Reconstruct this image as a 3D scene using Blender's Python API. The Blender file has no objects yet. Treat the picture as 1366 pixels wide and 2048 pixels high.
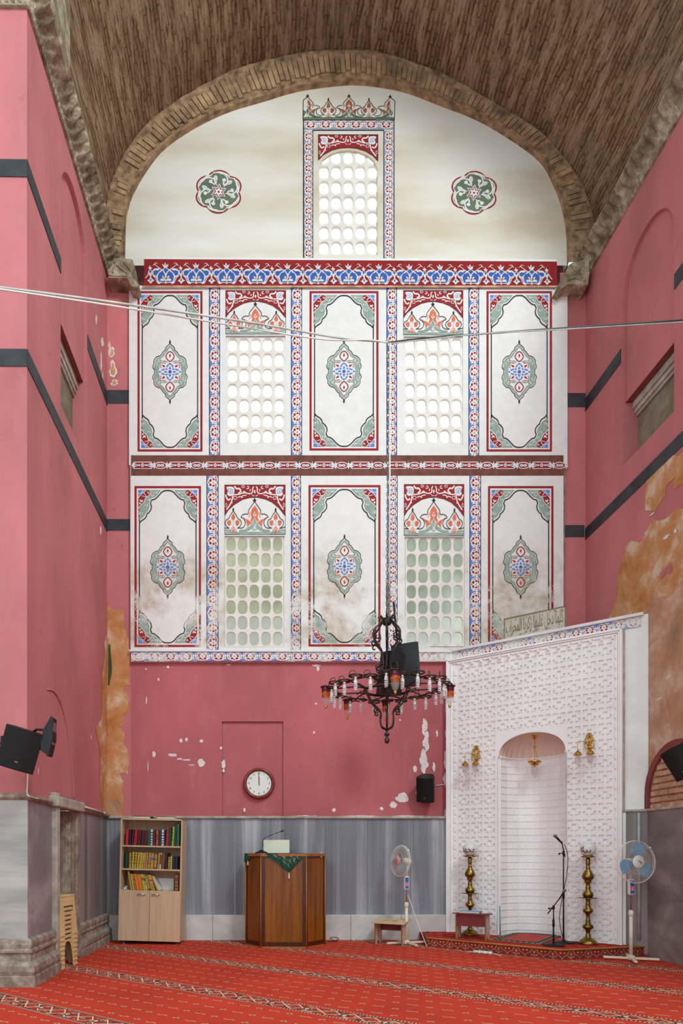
import bpy, bmesh, math, random
from mathutils import Vector, Matrix, noise
from mathutils.geometry import tessellate_polygon
random.seed(7)
SC = bpy.context.scene
COL = SC.collection
PI = math.pi
sin, cos, rad = math.sin, math.cos, math.radians

# ---------------------------------------------------------------- camera
F, CX, CY = 1300.0, 540.0, 1705.0          # focal length and principal point in pixels of a 1366 x 2048 frame
PSI = rad(-0.68)
EYE = Vector((0, 0, 1.3))
cd = bpy.data.cameras.new('camera')
cam = bpy.data.objects.new('camera', cd)
COL.objects.link(cam)
cam.location = EYE
cam.rotation_euler = (rad(90), 0, PSI)
cd.sensor_fit = 'AUTO'
cd.sensor_width = 36.0
cd.lens = F * 36.0 / 2048.0
cd.shift_x = (683 - CX) / 2048.0
cd.shift_y = (CY - 1024) / 2048.0
cd.clip_start = 0.05
SC.camera = cam

# ---------------------------------------------------------------- light
SC.view_settings.view_transform = 'Standard'
SC.view_settings.look = 'None'
SC.view_settings.gamma = 1.0
SC.view_settings.use_curve_mapping = False
SC.view_settings.exposure = -0.14
WORLD_STRENGTH = 1.06
w = bpy.data.worlds.new('sky')
SC.world = w
w.use_nodes = True
w.node_tree.nodes['Background'].inputs[0].default_value = (0.86, 0.975, 1.0, 1)
w.node_tree.nodes['Background'].inputs[1].default_value = WORLD_STRENGTH

def area(name, loc, target, sx, sy, power, color):
    l = bpy.data.lights.new(name, 'AREA')
    l.shape = 'RECTANGLE'
    l.size, l.size_y = sx, sy
    l.energy = power
    l.color = color
    o = bpy.data.objects.new(name, l)
    COL.objects.link(o)
    o.location = loc
    d = Vector(target) - Vector(loc)
    o.rotation_euler = d.to_track_quat('-Z', 'Y').to_euler()
    return o
area('dome_window_light', (6.0, -2.5, 13.5), (0.8, 9.0, 3.0), 3.0, 3.0, 1400, (0.90, 1.0, 0.99))
area('nave_fill_light', (-3.5, -3.0, 6.0), (1.5, 9.0, 4.5), 4, 4, 230, (0.92, 0.99, 1.0))  # fill added from the nave side to brighten the niche, no window there

# ---------------------------------------------------------------- pixel rays to points in the place
def ray(px, py):
    a, b = (px - CX) / F, (CY - py) / F
    return Vector((a * cos(PSI) - sin(PSI), a * sin(PSI) + cos(PSI), b))
def onY(px, py, Y):
    r = ray(px, py); return EYE + r * (Y / r.y)
def onX(px, py, X):
    r = ray(px, py); return EYE + r * (X / r.x)
def onZ(px, py, Z):
    r = ray(px, py); return EYE + r * ((Z - 1.3) / r.z)
def onP(px, py, p0, n):
    r = ray(px, py); return EYE + r * ((p0 - EYE).dot(n) / r.dot(n))
YB = 9.7
XL = onY(214, 1600, YB).x
XR = onY(1171, 1600, YB).x
YN = onX(54, 1500, XL).y

# ---------------------------------------------------------------- materials
def lin(c):
    return tuple(((x / 255) / 12.92 if x / 255 <= 0.04045 else ((x / 255 + 0.055) / 1.055) ** 2.4) for x in c) + (1,)
class N:
    """small wrapper for building node trees"""
    def __init__(s, name):
        s.m = bpy.data.materials.new(name)
        s.m.use_nodes = True
        s.t = s.m.node_tree
        s.b = s.t.nodes['Principled BSDF']
        s.pos = None
    def n(s, typ, ins=None, **props):
        x = s.t.nodes.new(typ)
        for k, v in props.items():
            setattr(x, k, v)
        for k, v in (ins or {}).items():
            if hasattr(v, 'is_output') or isinstance(v, bpy.types.NodeSocket):
                s.t.links.new(v, x.inputs[k])
            else:
                x.inputs[k].default_value = v
        return x
    def obj(s):
        if not s.pos:
            s.pos = s.n('ShaderNodeTexCoord').outputs['Object']
        return s.pos
    def world(s):
        return s.n('ShaderNodeNewGeometry').outputs['Position']
    def noise(s, scale, detail=4, vec=None, stretch=None, rough=.5, dist=0.0, col=False):
        v = vec or s.obj()
        if stretch:
            v = s.n('ShaderNodeMapping', {'Vector': v, 'Scale': stretch}).outputs[0]
        x = s.n('ShaderNodeTexNoise', {'Vector': v, 'Scale': scale, 'Detail': detail, 'Roughness': rough, 'Distortion': dist})
        return x.outputs['Color' if col else 'Fac']
    def math(s, op, a, b=0.0, c=None, clamp=False):
        d = {0: a, 1: b}
        if c is not None: d[2] = c
        return s.n('ShaderNodeMath', d, operation=op, use_clamp=clamp).outputs[0]
    def ramp(s, fac, stops, interp='LINEAR'):
        x = s.n('ShaderNodeValToRGB', {'Fac': fac})
        cr = x.color_ramp
        cr.interpolation = interp
        while len(cr.elements) < len(stops): cr.elements.new(0.5)
        for e, (p, c) in zip(cr.elements, stops):
            e.position = p
            e.color = lin(c) if not isinstance(c, float) else (c, c, c, 1)
        return x.outputs[0]
    def mix(s, fac, a, b, blend='MIX'):
        x = s.t.nodes.new('ShaderNodeMix')
        x.data_type = 'RGBA'; x.blend_type = blend
        for k, v in ((0, fac), (6, a), (7, b)):
            if isinstance(v, bpy.types.NodeSocket): s.t.links.new(v, x.inputs[k])
            elif isinstance(v, tuple): x.inputs[k].default_value = lin(v) if len(v) == 3 else v
            else: x.inputs[k].default_value = v
        return x.outputs[2]
    def smooth(s, v, a, b, lo=0.0, hi=1.0):
        return s.n('ShaderNodeMapRange', {'Value': v, 'From Min': a, 'From Max': b, 'To Min': lo, 'To Max': hi}, interpolation_type='SMOOTHSTEP').outputs[0]
    def bump(s, h, strength=.3, dist=.01):
        x = s.n('ShaderNodeBump', {'Height': h, 'Strength': strength, 'Distance': dist})
        s.t.links.new(x.outputs[0], s.b.inputs['Normal'])
    def color(s, c):
        if isinstance(c, bpy.types.NodeSocket): s.t.links.new(c, s.b.inputs['Base Color'])
        else: s.b.inputs['Base Color'].default_value = lin(c)
        return s
    def set(s, rough=.6, metal=0.0, spec=None, trans=None, alpha=None, coat=None):
        s.b.inputs['Roughness'].default_value = rough
        s.b.inputs['Metallic'].default_value = metal
        if spec is not None: s.b.inputs['Specular IOR Level'].default_value = spec
        if coat is not None: s.b.inputs['Coat Weight'].default_value = coat
        if alpha is not None: s.b.inputs['Alpha'].default_value = alpha
        return s.m

def pm(name, col, rough=.6, metal=0.0, var=.12, scale=6, stretch=None, bump=None, spec=None, coat=None):
    k = N(name)
    f = k.noise(scale, 5, stretch=stretch)
    a = tuple(max(0, c * (1 - var)) for c in col); b = tuple(min(255, c * (1 + var)) for c in col)
    k.color(k.ramp(f, [(.3, a), (.7, b)]))
    if bump: k.bump(k.noise(bump[0], 6), bump[1], bump[2] if len(bump) > 2 else .004)
    return k.set(rough, metal, spec=spec, coat=coat)

MAT = {}
def wear(k, col, amt=1.0, worn=(205, 200, 192)):
    """old paint rubbed and washed off the lower part of the plaster facing"""
    p = k.world()
    z = k.n('ShaderNodeSeparateXYZ', {0: p}).outputs[2]
    zone = k.smooth(z, 6.3, 4.75)
    n1 = k.noise(2.3, 9, vec=p, rough=.62)
    n2 = k.noise(28, 6, vec=p, rough=.7)
    s = k.math('ADD', k.math('MULTIPLY', n1, .75), k.math('MULTIPLY', n2, .32))
    thr = k.math('SUBTRACT', .80 if amt == 1 else .70, k.math('MULTIPLY', zone, .27))
    f = k.math('MULTIPLY', k.math('SUBTRACT', s, thr), 14, clamp=True)
    return k.mix(f, col, worn)
def paint(name, col, var=.06):
    k = N(name)
    f = k.noise(9, 6, vec=k.world())
    a = tuple(c * (1 - var) for c in col); b = tuple(min(255, c * (1 + var)) for c in col)
    k.color(wear(k, k.ramp(f, [(.3, a), (.7, b)])))
    k.set(.75, spec=.25)
    MAT[name] = k.m
    return k.m
paint('paint_red', (150, 38, 42))
paint('paint_blue', (98, 130, 202))
paint('paint_strong_blue', (62, 102, 182))
paint('paint_sage', (146, 166, 156))
paint('paint_black', (34, 34, 38))
paint('paint_orange', (216, 116, 86))
paint('paint_brown', (112, 70, 60), .12)
paint('paint_olive', (104, 118, 96))
paint('paint_rust', (160, 92, 62))
paint('paint_lilac', (150, 156, 180))

def white_wall():
    k = N('white_plaster')
    p = k.world()
    sx = k.n('ShaderNodeSeparateXYZ', {0: p})
    z = sx.outputs[2]
    zone = k.math('MULTIPLY', k.smooth(z, 6.1, 5.3), k.smooth(z, 4.2, 4.5))
    n = k.noise(1.6, 9, vec=p, rough=.62)
    n2 = k.noise(6, 8, vec=p, rough=.7)
    base = k.ramp(n2, [(.3, (222, 221, 219)), (.7, (234, 233, 231))])
    st = k.ramp(n2, [(.25, (150, 142, 130)), (.45, (196, 184, 168)), (.6, (212, 206, 196)), (.8, (176, 176, 172))])
    f = k.math('MULTIPLY', k.smooth(n, .42, .62), zone)
    k.color(k.mix(f, base, st))
    k.bump(k.noise(30, 8, vec=p), .15, .004)
    MAT['white'] = k.set(.8, spec=.2)
    MAT['paint_white'] = MAT['white']
white_wall()
def lunette_wall():
    k = N('lunette_plaster')
    p = k.world()
    n = k.noise(.7, 6, vec=p, stretch=(.6, 1, 2.2))
    k.color(k.ramp(n, [(.35, (206, 194, 172)), (.55, (224, 219, 208)), (.7, (232, 230, 224))]))
    k.bump(k.noise(12, 8, vec=p), .15, .006)
    MAT['lunette'] = k.set(.85, spec=.15)
lunette_wall()
def pink(name, base):
    k = N(name)
    p = k.world()
    n = k.noise(.9, 8, vec=p, rough=.6, stretch=(1, 1, .5))
    n2 = k.noise(5, 8, vec=p, rough=.65, stretch=(1, 1, .35))
    a = tuple(c * .90 for c in base); b = tuple(min(255, c * 1.07) for c in base)
    c = k.ramp(n, [(.3, a), (.7, b)])
    c = k.mix(k.math('MULTIPLY', k.smooth(n2, .5, .8), .22), c, (206, 150, 150))
    c = k.mix(k.math('MULTIPLY', k.smooth(k.noise(3, 9, vec=p, rough=.75), .60, .72), .35), c, (120, 62, 64))
    sp = k.smooth(k.noise(16, 9, vec=p, rough=.8), .735, .755)
    c = k.mix(sp, c, (226, 208, 206))
    k.color(c)
    k.bump(k.noise(10, 9, vec=p), .18, .006)
    MAT[name] = k.set(.8, spec=.2)
pink('pink_plaster', (196, 118, 120))
pink('pink_plaster_back', (180, 100, 105))

def marble(name, lo, mid, hi, stretch=(3.2, 3.2, .12), scale=1.0, dist=.6):
    k = N(name)
    p = k.world()
    n = k.noise(scale, 8, vec=p, stretch=stretch, rough=.62, dist=dist)
    n2 = k.noise(.8, 5, vec=p)
    c = k.ramp(n, [(.28, lo), (.48, mid), (.56, tuple((x + y) / 2 for x, y in zip(mid, hi))), (.63, hi), (.70, mid)])
    c = k.mix(k.math('MULTIPLY', k.smooth(n2, .45, .7), .3), c, lo)
    k.color(c)
    MAT[name] = k.set(.38, spec=.4)
marble('grey_marble', (102, 105, 114), (127, 131, 140), (186, 189, 196))
marble('brown_marble', (96, 90, 90), (126, 118, 118), (162, 152, 150))
marble('cloudy_marble', (112, 104, 106), (142, 134, 136), (176, 170, 170), stretch=(.9, .9, .9), dist=1.4)
marble('pale_marble', (118, 124, 128), (168, 168, 165), (196, 194, 188), stretch=(.35, .35, 2.6), dist=.7)
marble('right_marble', (92, 84, 84), (128, 118, 114), (160, 148, 140), stretch=(.6, .6, 1.3), dist=1.2)
marble('white_marble', (172, 168, 166), (196, 194, 192), (214, 212, 210), stretch=(1.2, 1.2, 1.6))
def stone(name, a, b, c, scale=7):
    k = N(name)
    p = k.world()
    n = k.noise(scale, 10, vec=p, rough=.68)
    k.color(k.ramp(n, [(.32, a), (.5, b), (.66, c)]))
    k.bump(k.noise(scale * 4, 9, vec=p, rough=.7), .6, .015)
    MAT[name] = k.set(.85, spec=.2)
stone('worn_stone', (116, 102, 90), (150, 136, 124), (184, 174, 162), 9)
stone('carved_stone', (96, 84, 66), (148, 134, 110), (200, 190, 168), 5)
stone('plain_stone', (150, 140, 128), (176, 168, 156), (200, 194, 184), 5)
stone('slab_stone', (104, 96, 82), (130, 120, 102), (150, 142, 122), 3)
def plaster_patch(name, stops, sc=2.2):
    k = N(name)
    p = k.world()
    n = k.noise(sc, 10, vec=p, rough=.66, dist=.3)
    k.color(k.ramp(n, stops))
    k.bump(k.noise(14, 10, vec=p, rough=.7), .55, .02)
    MAT[name] = k.set(.9, spec=.1)
plaster_patch('orange_plaster', [(.30, (160, 108, 66)), (.43, (196, 134, 84)), (.53, (204, 154, 112)), (.62, (220, 196, 172))])
plaster_patch('brown_plaster', [(.30, (138, 122, 102)), (.43, (182, 138, 108)), (.54, (198, 156, 128)), (.66, (214, 190, 170))], 1.6)
plaster_patch('moss', [(.3, (52, 66, 40)), (.6, (78, 92, 58))], 8)
pm_black = pm('band_black', (46, 48, 54), .6, var=.25, scale=5, stretch=(1, 1, 1))
MAT['band'] = pm_black
MAT['chip'] = pm('bare_gypsum', (226, 218, 216), .9, var=.05)
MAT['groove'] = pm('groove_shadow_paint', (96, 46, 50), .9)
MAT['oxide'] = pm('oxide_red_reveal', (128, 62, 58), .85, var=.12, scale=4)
MAT['old_timber'] = pm('weathered_wood', (120, 104, 88), .85, var=.3, scale=9, stretch=(3, 3, .3), bump=(30, .4, .01))

def brick_vault(name, c1, c2, mortar, bw=.25, rh=.058, ms=.011, bumpd=.02, stain=True):
    k = N(name)
    uv = k.n('ShaderNodeUVMap').outputs[0]
    wob = k.noise(3.0, 6, vec=uv, col=True)
    v = k.mix(.06, uv, wob, 'LINEAR_LIGHT') if True else uv
    br = k.n('ShaderNodeTexBrick', {'Vector': v, 'Color1': lin(c1), 'Color2': lin(c2), 'Mortar': lin(mortar), 'Scale': 1.0, 'Mortar Size': ms,
                                    'Mortar Smooth': .4, 'Bias': -.1, 'Brick Width': bw, 'Row Height': rh})
    br.offset = .5
    n = k.noise(3.5, 10, vec=k.n('ShaderNodeMapping', {'Vector': uv, 'Scale': (.5, 2.2, 1)}).outputs[0], rough=.7)
    n2 = k.noise(.55, 6, vec=k.world())
    n3 = k.noise(9, 9, vec=k.n('ShaderNodeMapping', {'Vector': uv, 'Scale': (.45, 2.4, 1)}).outputs[0], rough=.75)
    c = k.mix(k.smooth(n, .44, .60), br.outputs['Color'], (200, 170, 138))
    c = k.mix(k.smooth(n3, .47, .36), c, (96, 72, 52))
    c = k.mix(k.math('MULTIPLY', k.smooth(n2, .45, .7), .35), c, (128, 112, 96))
    k.color(c)
    h = k.math('ADD', k.math('MULTIPLY', br.outputs['Fac'], -1.0), k.math('ADD', k.math('MULTIPLY', n3, 2.4), k.math('MULTIPLY', n, 1.5)))
    k.bump(h, 1.0, bumpd)
    MAT[name] = k.set(.92, spec=.1)
brick_vault('vault_brick', (174, 138, 106), (150, 116, 86), (116, 90, 68))
pm('x', (1, 1, 1))
MAT['ring_brick'] = pm('voussoir_brick', (154, 126, 96), .92, var=.28, scale=5, bump=(22, .8, .02))
MAT['ring_mortar'] = pm('voussoir_mortar', (146, 118, 90), .95, var=.3, scale=9, bump=(30, .8, .02))
MAT['niche_brick'] = pm('thin_roman_brick', (186, 148, 122), .9, var=.18, scale=7, bump=(26, .6, .012))
MAT['niche_mortar'] = pm('orange_mortar', (172, 128, 98), .95, var=.2, scale=9, bump=(20, .7, .012))

def carpet(name, base=(197, 66, 48), stripes=True):
    k = N(name)
    p = k.world()
    s = k.n('ShaderNodeSeparateXYZ', {0: p})
    X, Y = s.outputs[0], s.outputs[1]
    u = k.math('SUBTRACT', k.math('MULTIPLY', X, .79), k.math('MULTIPLY', Y, .613))
    v = k.math('ADD', k.math('MULTIPLY', X, .613), k.math('MULTIPLY', Y, .79))
    wv = k.n('ShaderNodeVectorMath', {0: p, 1: (1, 1, 1)}, operation='MULTIPLY').outputs[0]
    PER = 1.31
    t = k.math('FRACT', k.math('DIVIDE', k.math('ADD', v, PER * 10 - 7.12 + .12), PER))     # 0..1 across one prayer row
    tm = k.math('MULTIPLY', t, PER)                                                        # metres from stripe edge
    instr = k.math('LESS_THAN', tm, .24)
    # rows of little dashes and sprigs between the stripes
    rowv = k.math('DIVIDE', k.math('SUBTRACT', tm, .24), .214)
    row = k.math('FLOOR', rowv)
    fv = k.math('MULTIPLY', k.math('SUBTRACT', k.math('FRACT', rowv), .5), .214)
    uu = k.math('DIVIDE', k.math('ADD', u, k.math('ADD', k.math('MULTIPLY', row, .097), 50.0)), .31)
    fu = k.math('MULTIPLY', k.math('SUBTRACT', k.math('FRACT', uu), .5), .31)
    # dash: centre -0.078, wavy
    du = k.math('ADD', fu, .078)
    wav = k.math('MULTIPLY', k.math('SINE', k.math('MULTIPLY', du, 60.0)), .009)
    dash = k.math('MULTIPLY', k.math('LESS_THAN', k.math('ABSOLUTE', du), .052), k.math('LESS_THAN', k.math('ABSOLUTE', k.math('SUBTRACT', fv, wav)), .0065))
    def blob(cu, cv, r):
        a = k.math('SUBTRACT', fu, cu); b = k.math('SUBTRACT', fv, cv)
        d = k.math('ADD', k.math('MULTIPLY', a, a), k.math('MULTIPLY', k.math('MULTIPLY', b, b), 1.6))
        return k.math('LESS_THAN', d, r * r)
    sp1 = k.math('MAXIMUM', blob(.085, .008, .017), blob(.060, -.006, .014))
    sp2 = blob(.105, -.008, .014)
    dark = blob(.082, .0, .007)
    f1 = k.noise(60, 3, vec=p)
    n = k.noise(1.2, 5, vec=p)
    c = k.ramp(n, [(.3, tuple(x * .93 for x in base)), (.7, tuple(min(255, x * 1.05) for x in base))])
    c = k.mix(k.math('MAXIMUM', dash, sp1), c, (200, 162, 128))
    c = k.mix(sp2, c, (150, 104, 96))
    c = k.mix(dark, c, (70, 50, 60))
    if stripes:
        # the dense border stripe
        m = k.math('SUBTRACT', tm, .12)
        am = k.math('ABSOLUTE', m)
        q = k.math('FRACT', k.math('DIVIDE', k.math('ADD', u, 50.0), .36))
        qa = k.math('MULTIPLY', k.math('SUBTRACT', q, .5), .36)
        vor = k.n('ShaderNodeTexVoronoi', {'Vector': k.n('ShaderNodeCombineXYZ', {0: u, 1: v, 2: 0.0}).outputs[0], 'Scale': 38.0}, feature='F1').outputs['Color']
        vr = k.n('ShaderNodeSeparateColor', {0: vor}).outputs[0]
        sc = k.ramp(vr, [(.0, (172, 58, 44)), (.36, (184, 146, 112)), (.48, (170, 58, 46)), (.68, (104, 84, 84)), (.78, (180, 96, 66)), (.90, (56, 48, 56))], 'CONSTANT')
        z1 = k.math('ABSOLUTE', k.math('SUBTRACT', k.math('ABSOLUTE', m), k.math('MULTIPLY', k.math('PINGPONG', k.math('MULTIPLY', u, 1.0), .09), .8)))
        sc = k.mix(k.math('LESS_THAN', z1, .0065), sc, (226, 210, 180))
        bl = k.math('LESS_THAN', k.math('ADD', k.math('MULTIPLY', qa, qa), k.math('MULTIPLY', m, m)), .0011)
        sc = k.mix(bl, sc, (40, 40, 52))
        bl = k.math('LESS_THAN', k.math('ADD', k.math('MULTIPLY', qa, qa), k.math('MULTIPLY', m, m)), .0004)
        sc = k.mix(bl, sc, (224, 206, 176))
        e = k.math('GREATER_THAN', am, .098)
        ch = k.math('GREATER_THAN', k.math('FRACT', k.math('DIVIDE', k.math('ADD', u, 50.0), .03)), .5)
        ec = k.mix(ch, (54, 50, 66), (206, 184, 160))
        sc = k.mix(e, sc, ec)
        c = k.mix(instr, c, sc)
    c = k.mix(k.math('MULTIPLY', f1, .22), c, (120, 34, 30))
    k.color(c)
    k.bump(k.noise(220, 3, vec=p), .25, .004)
    MAT[name] = k.set(.95, spec=.08)
carpet('carpet')
carpet('platform_carpet', (176, 46, 40), False)
def wood(name, a, b, stretch=(14, 14, .8), rough=.4, spec=.4):
    k = N(name)
    n = k.noise(1.3, 8, stretch=stretch, rough=.6, dist=.5)
    k.color(k.ramp(n, [(.3, a), (.7, b)]))
    MAT[name] = k.set(rough, spec=spec)
wood('beige_laminate', (190, 160, 130), (212, 182, 150), rough=.5)
wood('walnut', (96, 50, 5), (150, 86, 14), rough=.28, spec=.5)
wood('dark_walnut', (48, 20, 6), (80, 36, 10), rough=.28, spec=.5)
wood('light_edge', (150, 88, 36), (178, 108, 50), rough=.35)
wood('bench_ply', (196, 168, 128), (216, 190, 152), stretch=(8, 2, 2), rough=.5)
wood('cherry', (112, 36, 20), (150, 56, 32), rough=.25, spec=.6)
MAT['ply_edge'] = pm('ply_edge', (128, 88, 40), .6)
MAT['bench_red'] = pm('bench_red', (122, 32, 36), .6)
MAT['bench_pink'] = pm('bench_pale_panel', (206, 172, 150), .55, var=.04)
def metal(name, col, rough=.25, var=.1):
    MAT[name] = pm(name, col, rough, 1.0, var=var, scale=5)
metal('brass', (206, 158, 62), .24)
metal('old_brass', (138, 114, 58), .34, .18)
metal('chrome', (200, 200, 204), .25)
MAT['iron'] = pm('wrought_iron', (58, 50, 46), .42, .75, var=.35, scale=14, bump=(60, .3, .003))
MAT['steel_grey'] = pm('grey_metal', (120, 124, 130), .4, .6)
MAT['black_plastic'] = pm('black_plastic', (17, 17, 19), .5, var=.1, spec=.35)
MAT['black_cloth'] = pm('speaker_grille_cloth', (9, 9, 10), .8, var=.2)
MAT['dark_panel'] = pm('dark_grey_cabinet', (36, 42, 48), .5, var=.15)
MAT['screen'] = pm('glossy_screen', (92, 84, 84), .12, var=.1)
MAT['white_plastic'] = pm('white_plastic', (226, 224, 216), .45, var=.03)
MAT['cream_plastic'] = pm('cream_plastic', (222, 212, 192), .45, var=.03)
MAT['stool_plastic'] = pm('beige_plastic', (216, 188, 132), .42, var=.04)
MAT['blue_blade'] = pm('blue_blade', (112, 164, 200), .35, var=.04)
MAT['pink_plastic'] = pm('pink_plastic', (214, 150, 150), .45, var=.04)
MAT['panel_blue'] = pm('label_blue', (40, 96, 168), .4)
MAT['panel_magenta'] = pm('label_magenta', (206, 96, 160), .4)
MAT['red_metal'] = pm('red_metal', (150, 60, 52), .4, .3)
MAT['gypsum'] = pm('moulded_gypsum', (246, 245, 246), .55, var=.025, scale=2, spec=.35)
MAT['gypsum_dome'] = pm('moulded_gypsum_dome', (226, 200, 186), .6, var=.03, scale=2)
MAT['off_white'] = pm('off_white_render', (232, 236, 236), .7, var=.05, scale=2)
MAT['grille_white'] = pm('window_grille_plaster', (226, 222, 214), .8, var=.04)
MAT['paper'] = pm('paper', (232, 222, 190), .8, var=.05)
MAT['white_paper'] = pm('white_paper', (222, 224, 226), .8, var=.05)
MAT['cream_board'] = pm('cream_board', (226, 228, 206), .5, var=.02)
MAT['green_cloth'] = pm('green_velvet', (14, 66, 46), .85, var=.2, scale=12)
MAT['leaf_thread'] = pm('silver_thread', (150, 158, 130), .6, var=.2, scale=30)
MAT['tassel'] = pm('ivory_tassel', (226, 206, 182), .8)
MAT['navy'] = pm('navy_pile', (34, 36, 54), .95, var=.25, scale=40)
MAT['rug_red'] = pm('rug_red', (186, 64, 52), .95, var=.08, scale=4)
MAT['sand_pile'] = pm('sand_pile', (196, 170, 120), .95)
MAT['fascia_red'] = pm('fascia_carpet_red', (138, 28, 30), .95, var=.1)
MAT['trim_gold'] = pm('gold_edge_trim', (176, 124, 44), .45, .3, var=.08)
MAT['dial'] = pm('clock_dial', (226, 228, 224), .5, var=.02)
MAT['ink'] = pm('black_ink', (24, 26, 30), .6)
MAT['gilt'] = pm('dull_gilt', (128, 112, 70), .5, .3)
MAT['plaque'] = pm('plaque_ground', (188, 184, 172), .6, var=.05)
MAT['globe'] = pm('frosted_globe', (226, 222, 222), .25, var=.02)
MAT['cfl'] = pm('lamp_tube_white', (236, 234, 236), .3, var=.02)
MAT['cfl_base'] = pm('lamp_base', (206, 190, 160), .4)
MAT['teal'] = pm('teal_plastic', (30, 150, 160), .4)
MAT['grey_cable'] = pm('pale_cable', (190, 192, 186), .5)
MAT['dark_cable'] = pm('dark_cable', (66, 70, 68), .5)
MAT['pipe'] = pm('pale_pipe', (160, 168, 176), .4)
def glassy(name, col, trans, rough=.08, base=None, emit=0):
    k = N(name)
    k.color(base or col); k.set(rough, spec=.5)
    if emit:          # glow added to whiten the pane, standing in for bright sky behind
        k.b.inputs['Emission Color'].default_value = (1, .97, .92, 1); k.b.inputs['Emission Strength'].default_value = emit
    tr = k.n('ShaderNodeBsdfTransparent', {0: lin(col)})
    mx = k.n('ShaderNodeMixShader', {0: trans, 1: k.b.outputs[0], 2: tr.outputs[0]})
    k.t.links.new(mx.outputs[0], k.t.nodes['Material Output'].inputs[0])
    MAT[name] = k.m
glassy('clear_glass', (250, 248, 246), .78, .05, (210, 206, 204))
glassy('amber_glass', (236, 150, 70), .45, .12, (200, 96, 48))
glassy('ruby_glass', (170, 60, 80), .35, .12, (110, 24, 44))
glassy('window_glass', (252, 255, 252), .90, .3, (214, 222, 204), 6.0)
glassy('lower_window_glass', (240, 244, 232), .90, .3, (196, 204, 176))
glassy('cage_wire', (236, 232, 226), .0, .3, (236, 232, 226))
def book_m(name, c): MAT[name] = pm(name, c, .5, var=.08, scale=20)
for nme, c in dict(b_red=(200, 24, 28), b_crimson=(164, 20, 34), b_navy=(20, 26, 52), b_maroon=(74, 16, 28), b_green=(24, 96, 52), b_dkgreen=(16, 52, 40),
                   b_sky=(120, 180, 216), b_rust=(150, 52, 34), b_gold=(186, 142, 58), b_yellow=(204, 176, 70), b_brown=(112, 66, 36), b_tan=(176, 130, 82),
                   b_orange=(226, 120, 26), b_lime=(120, 170, 60), b_dark=(34, 30, 28), b_white=(220, 214, 204), b_blue=(40, 96, 190)).items():
    book_m(nme, c)

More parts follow.
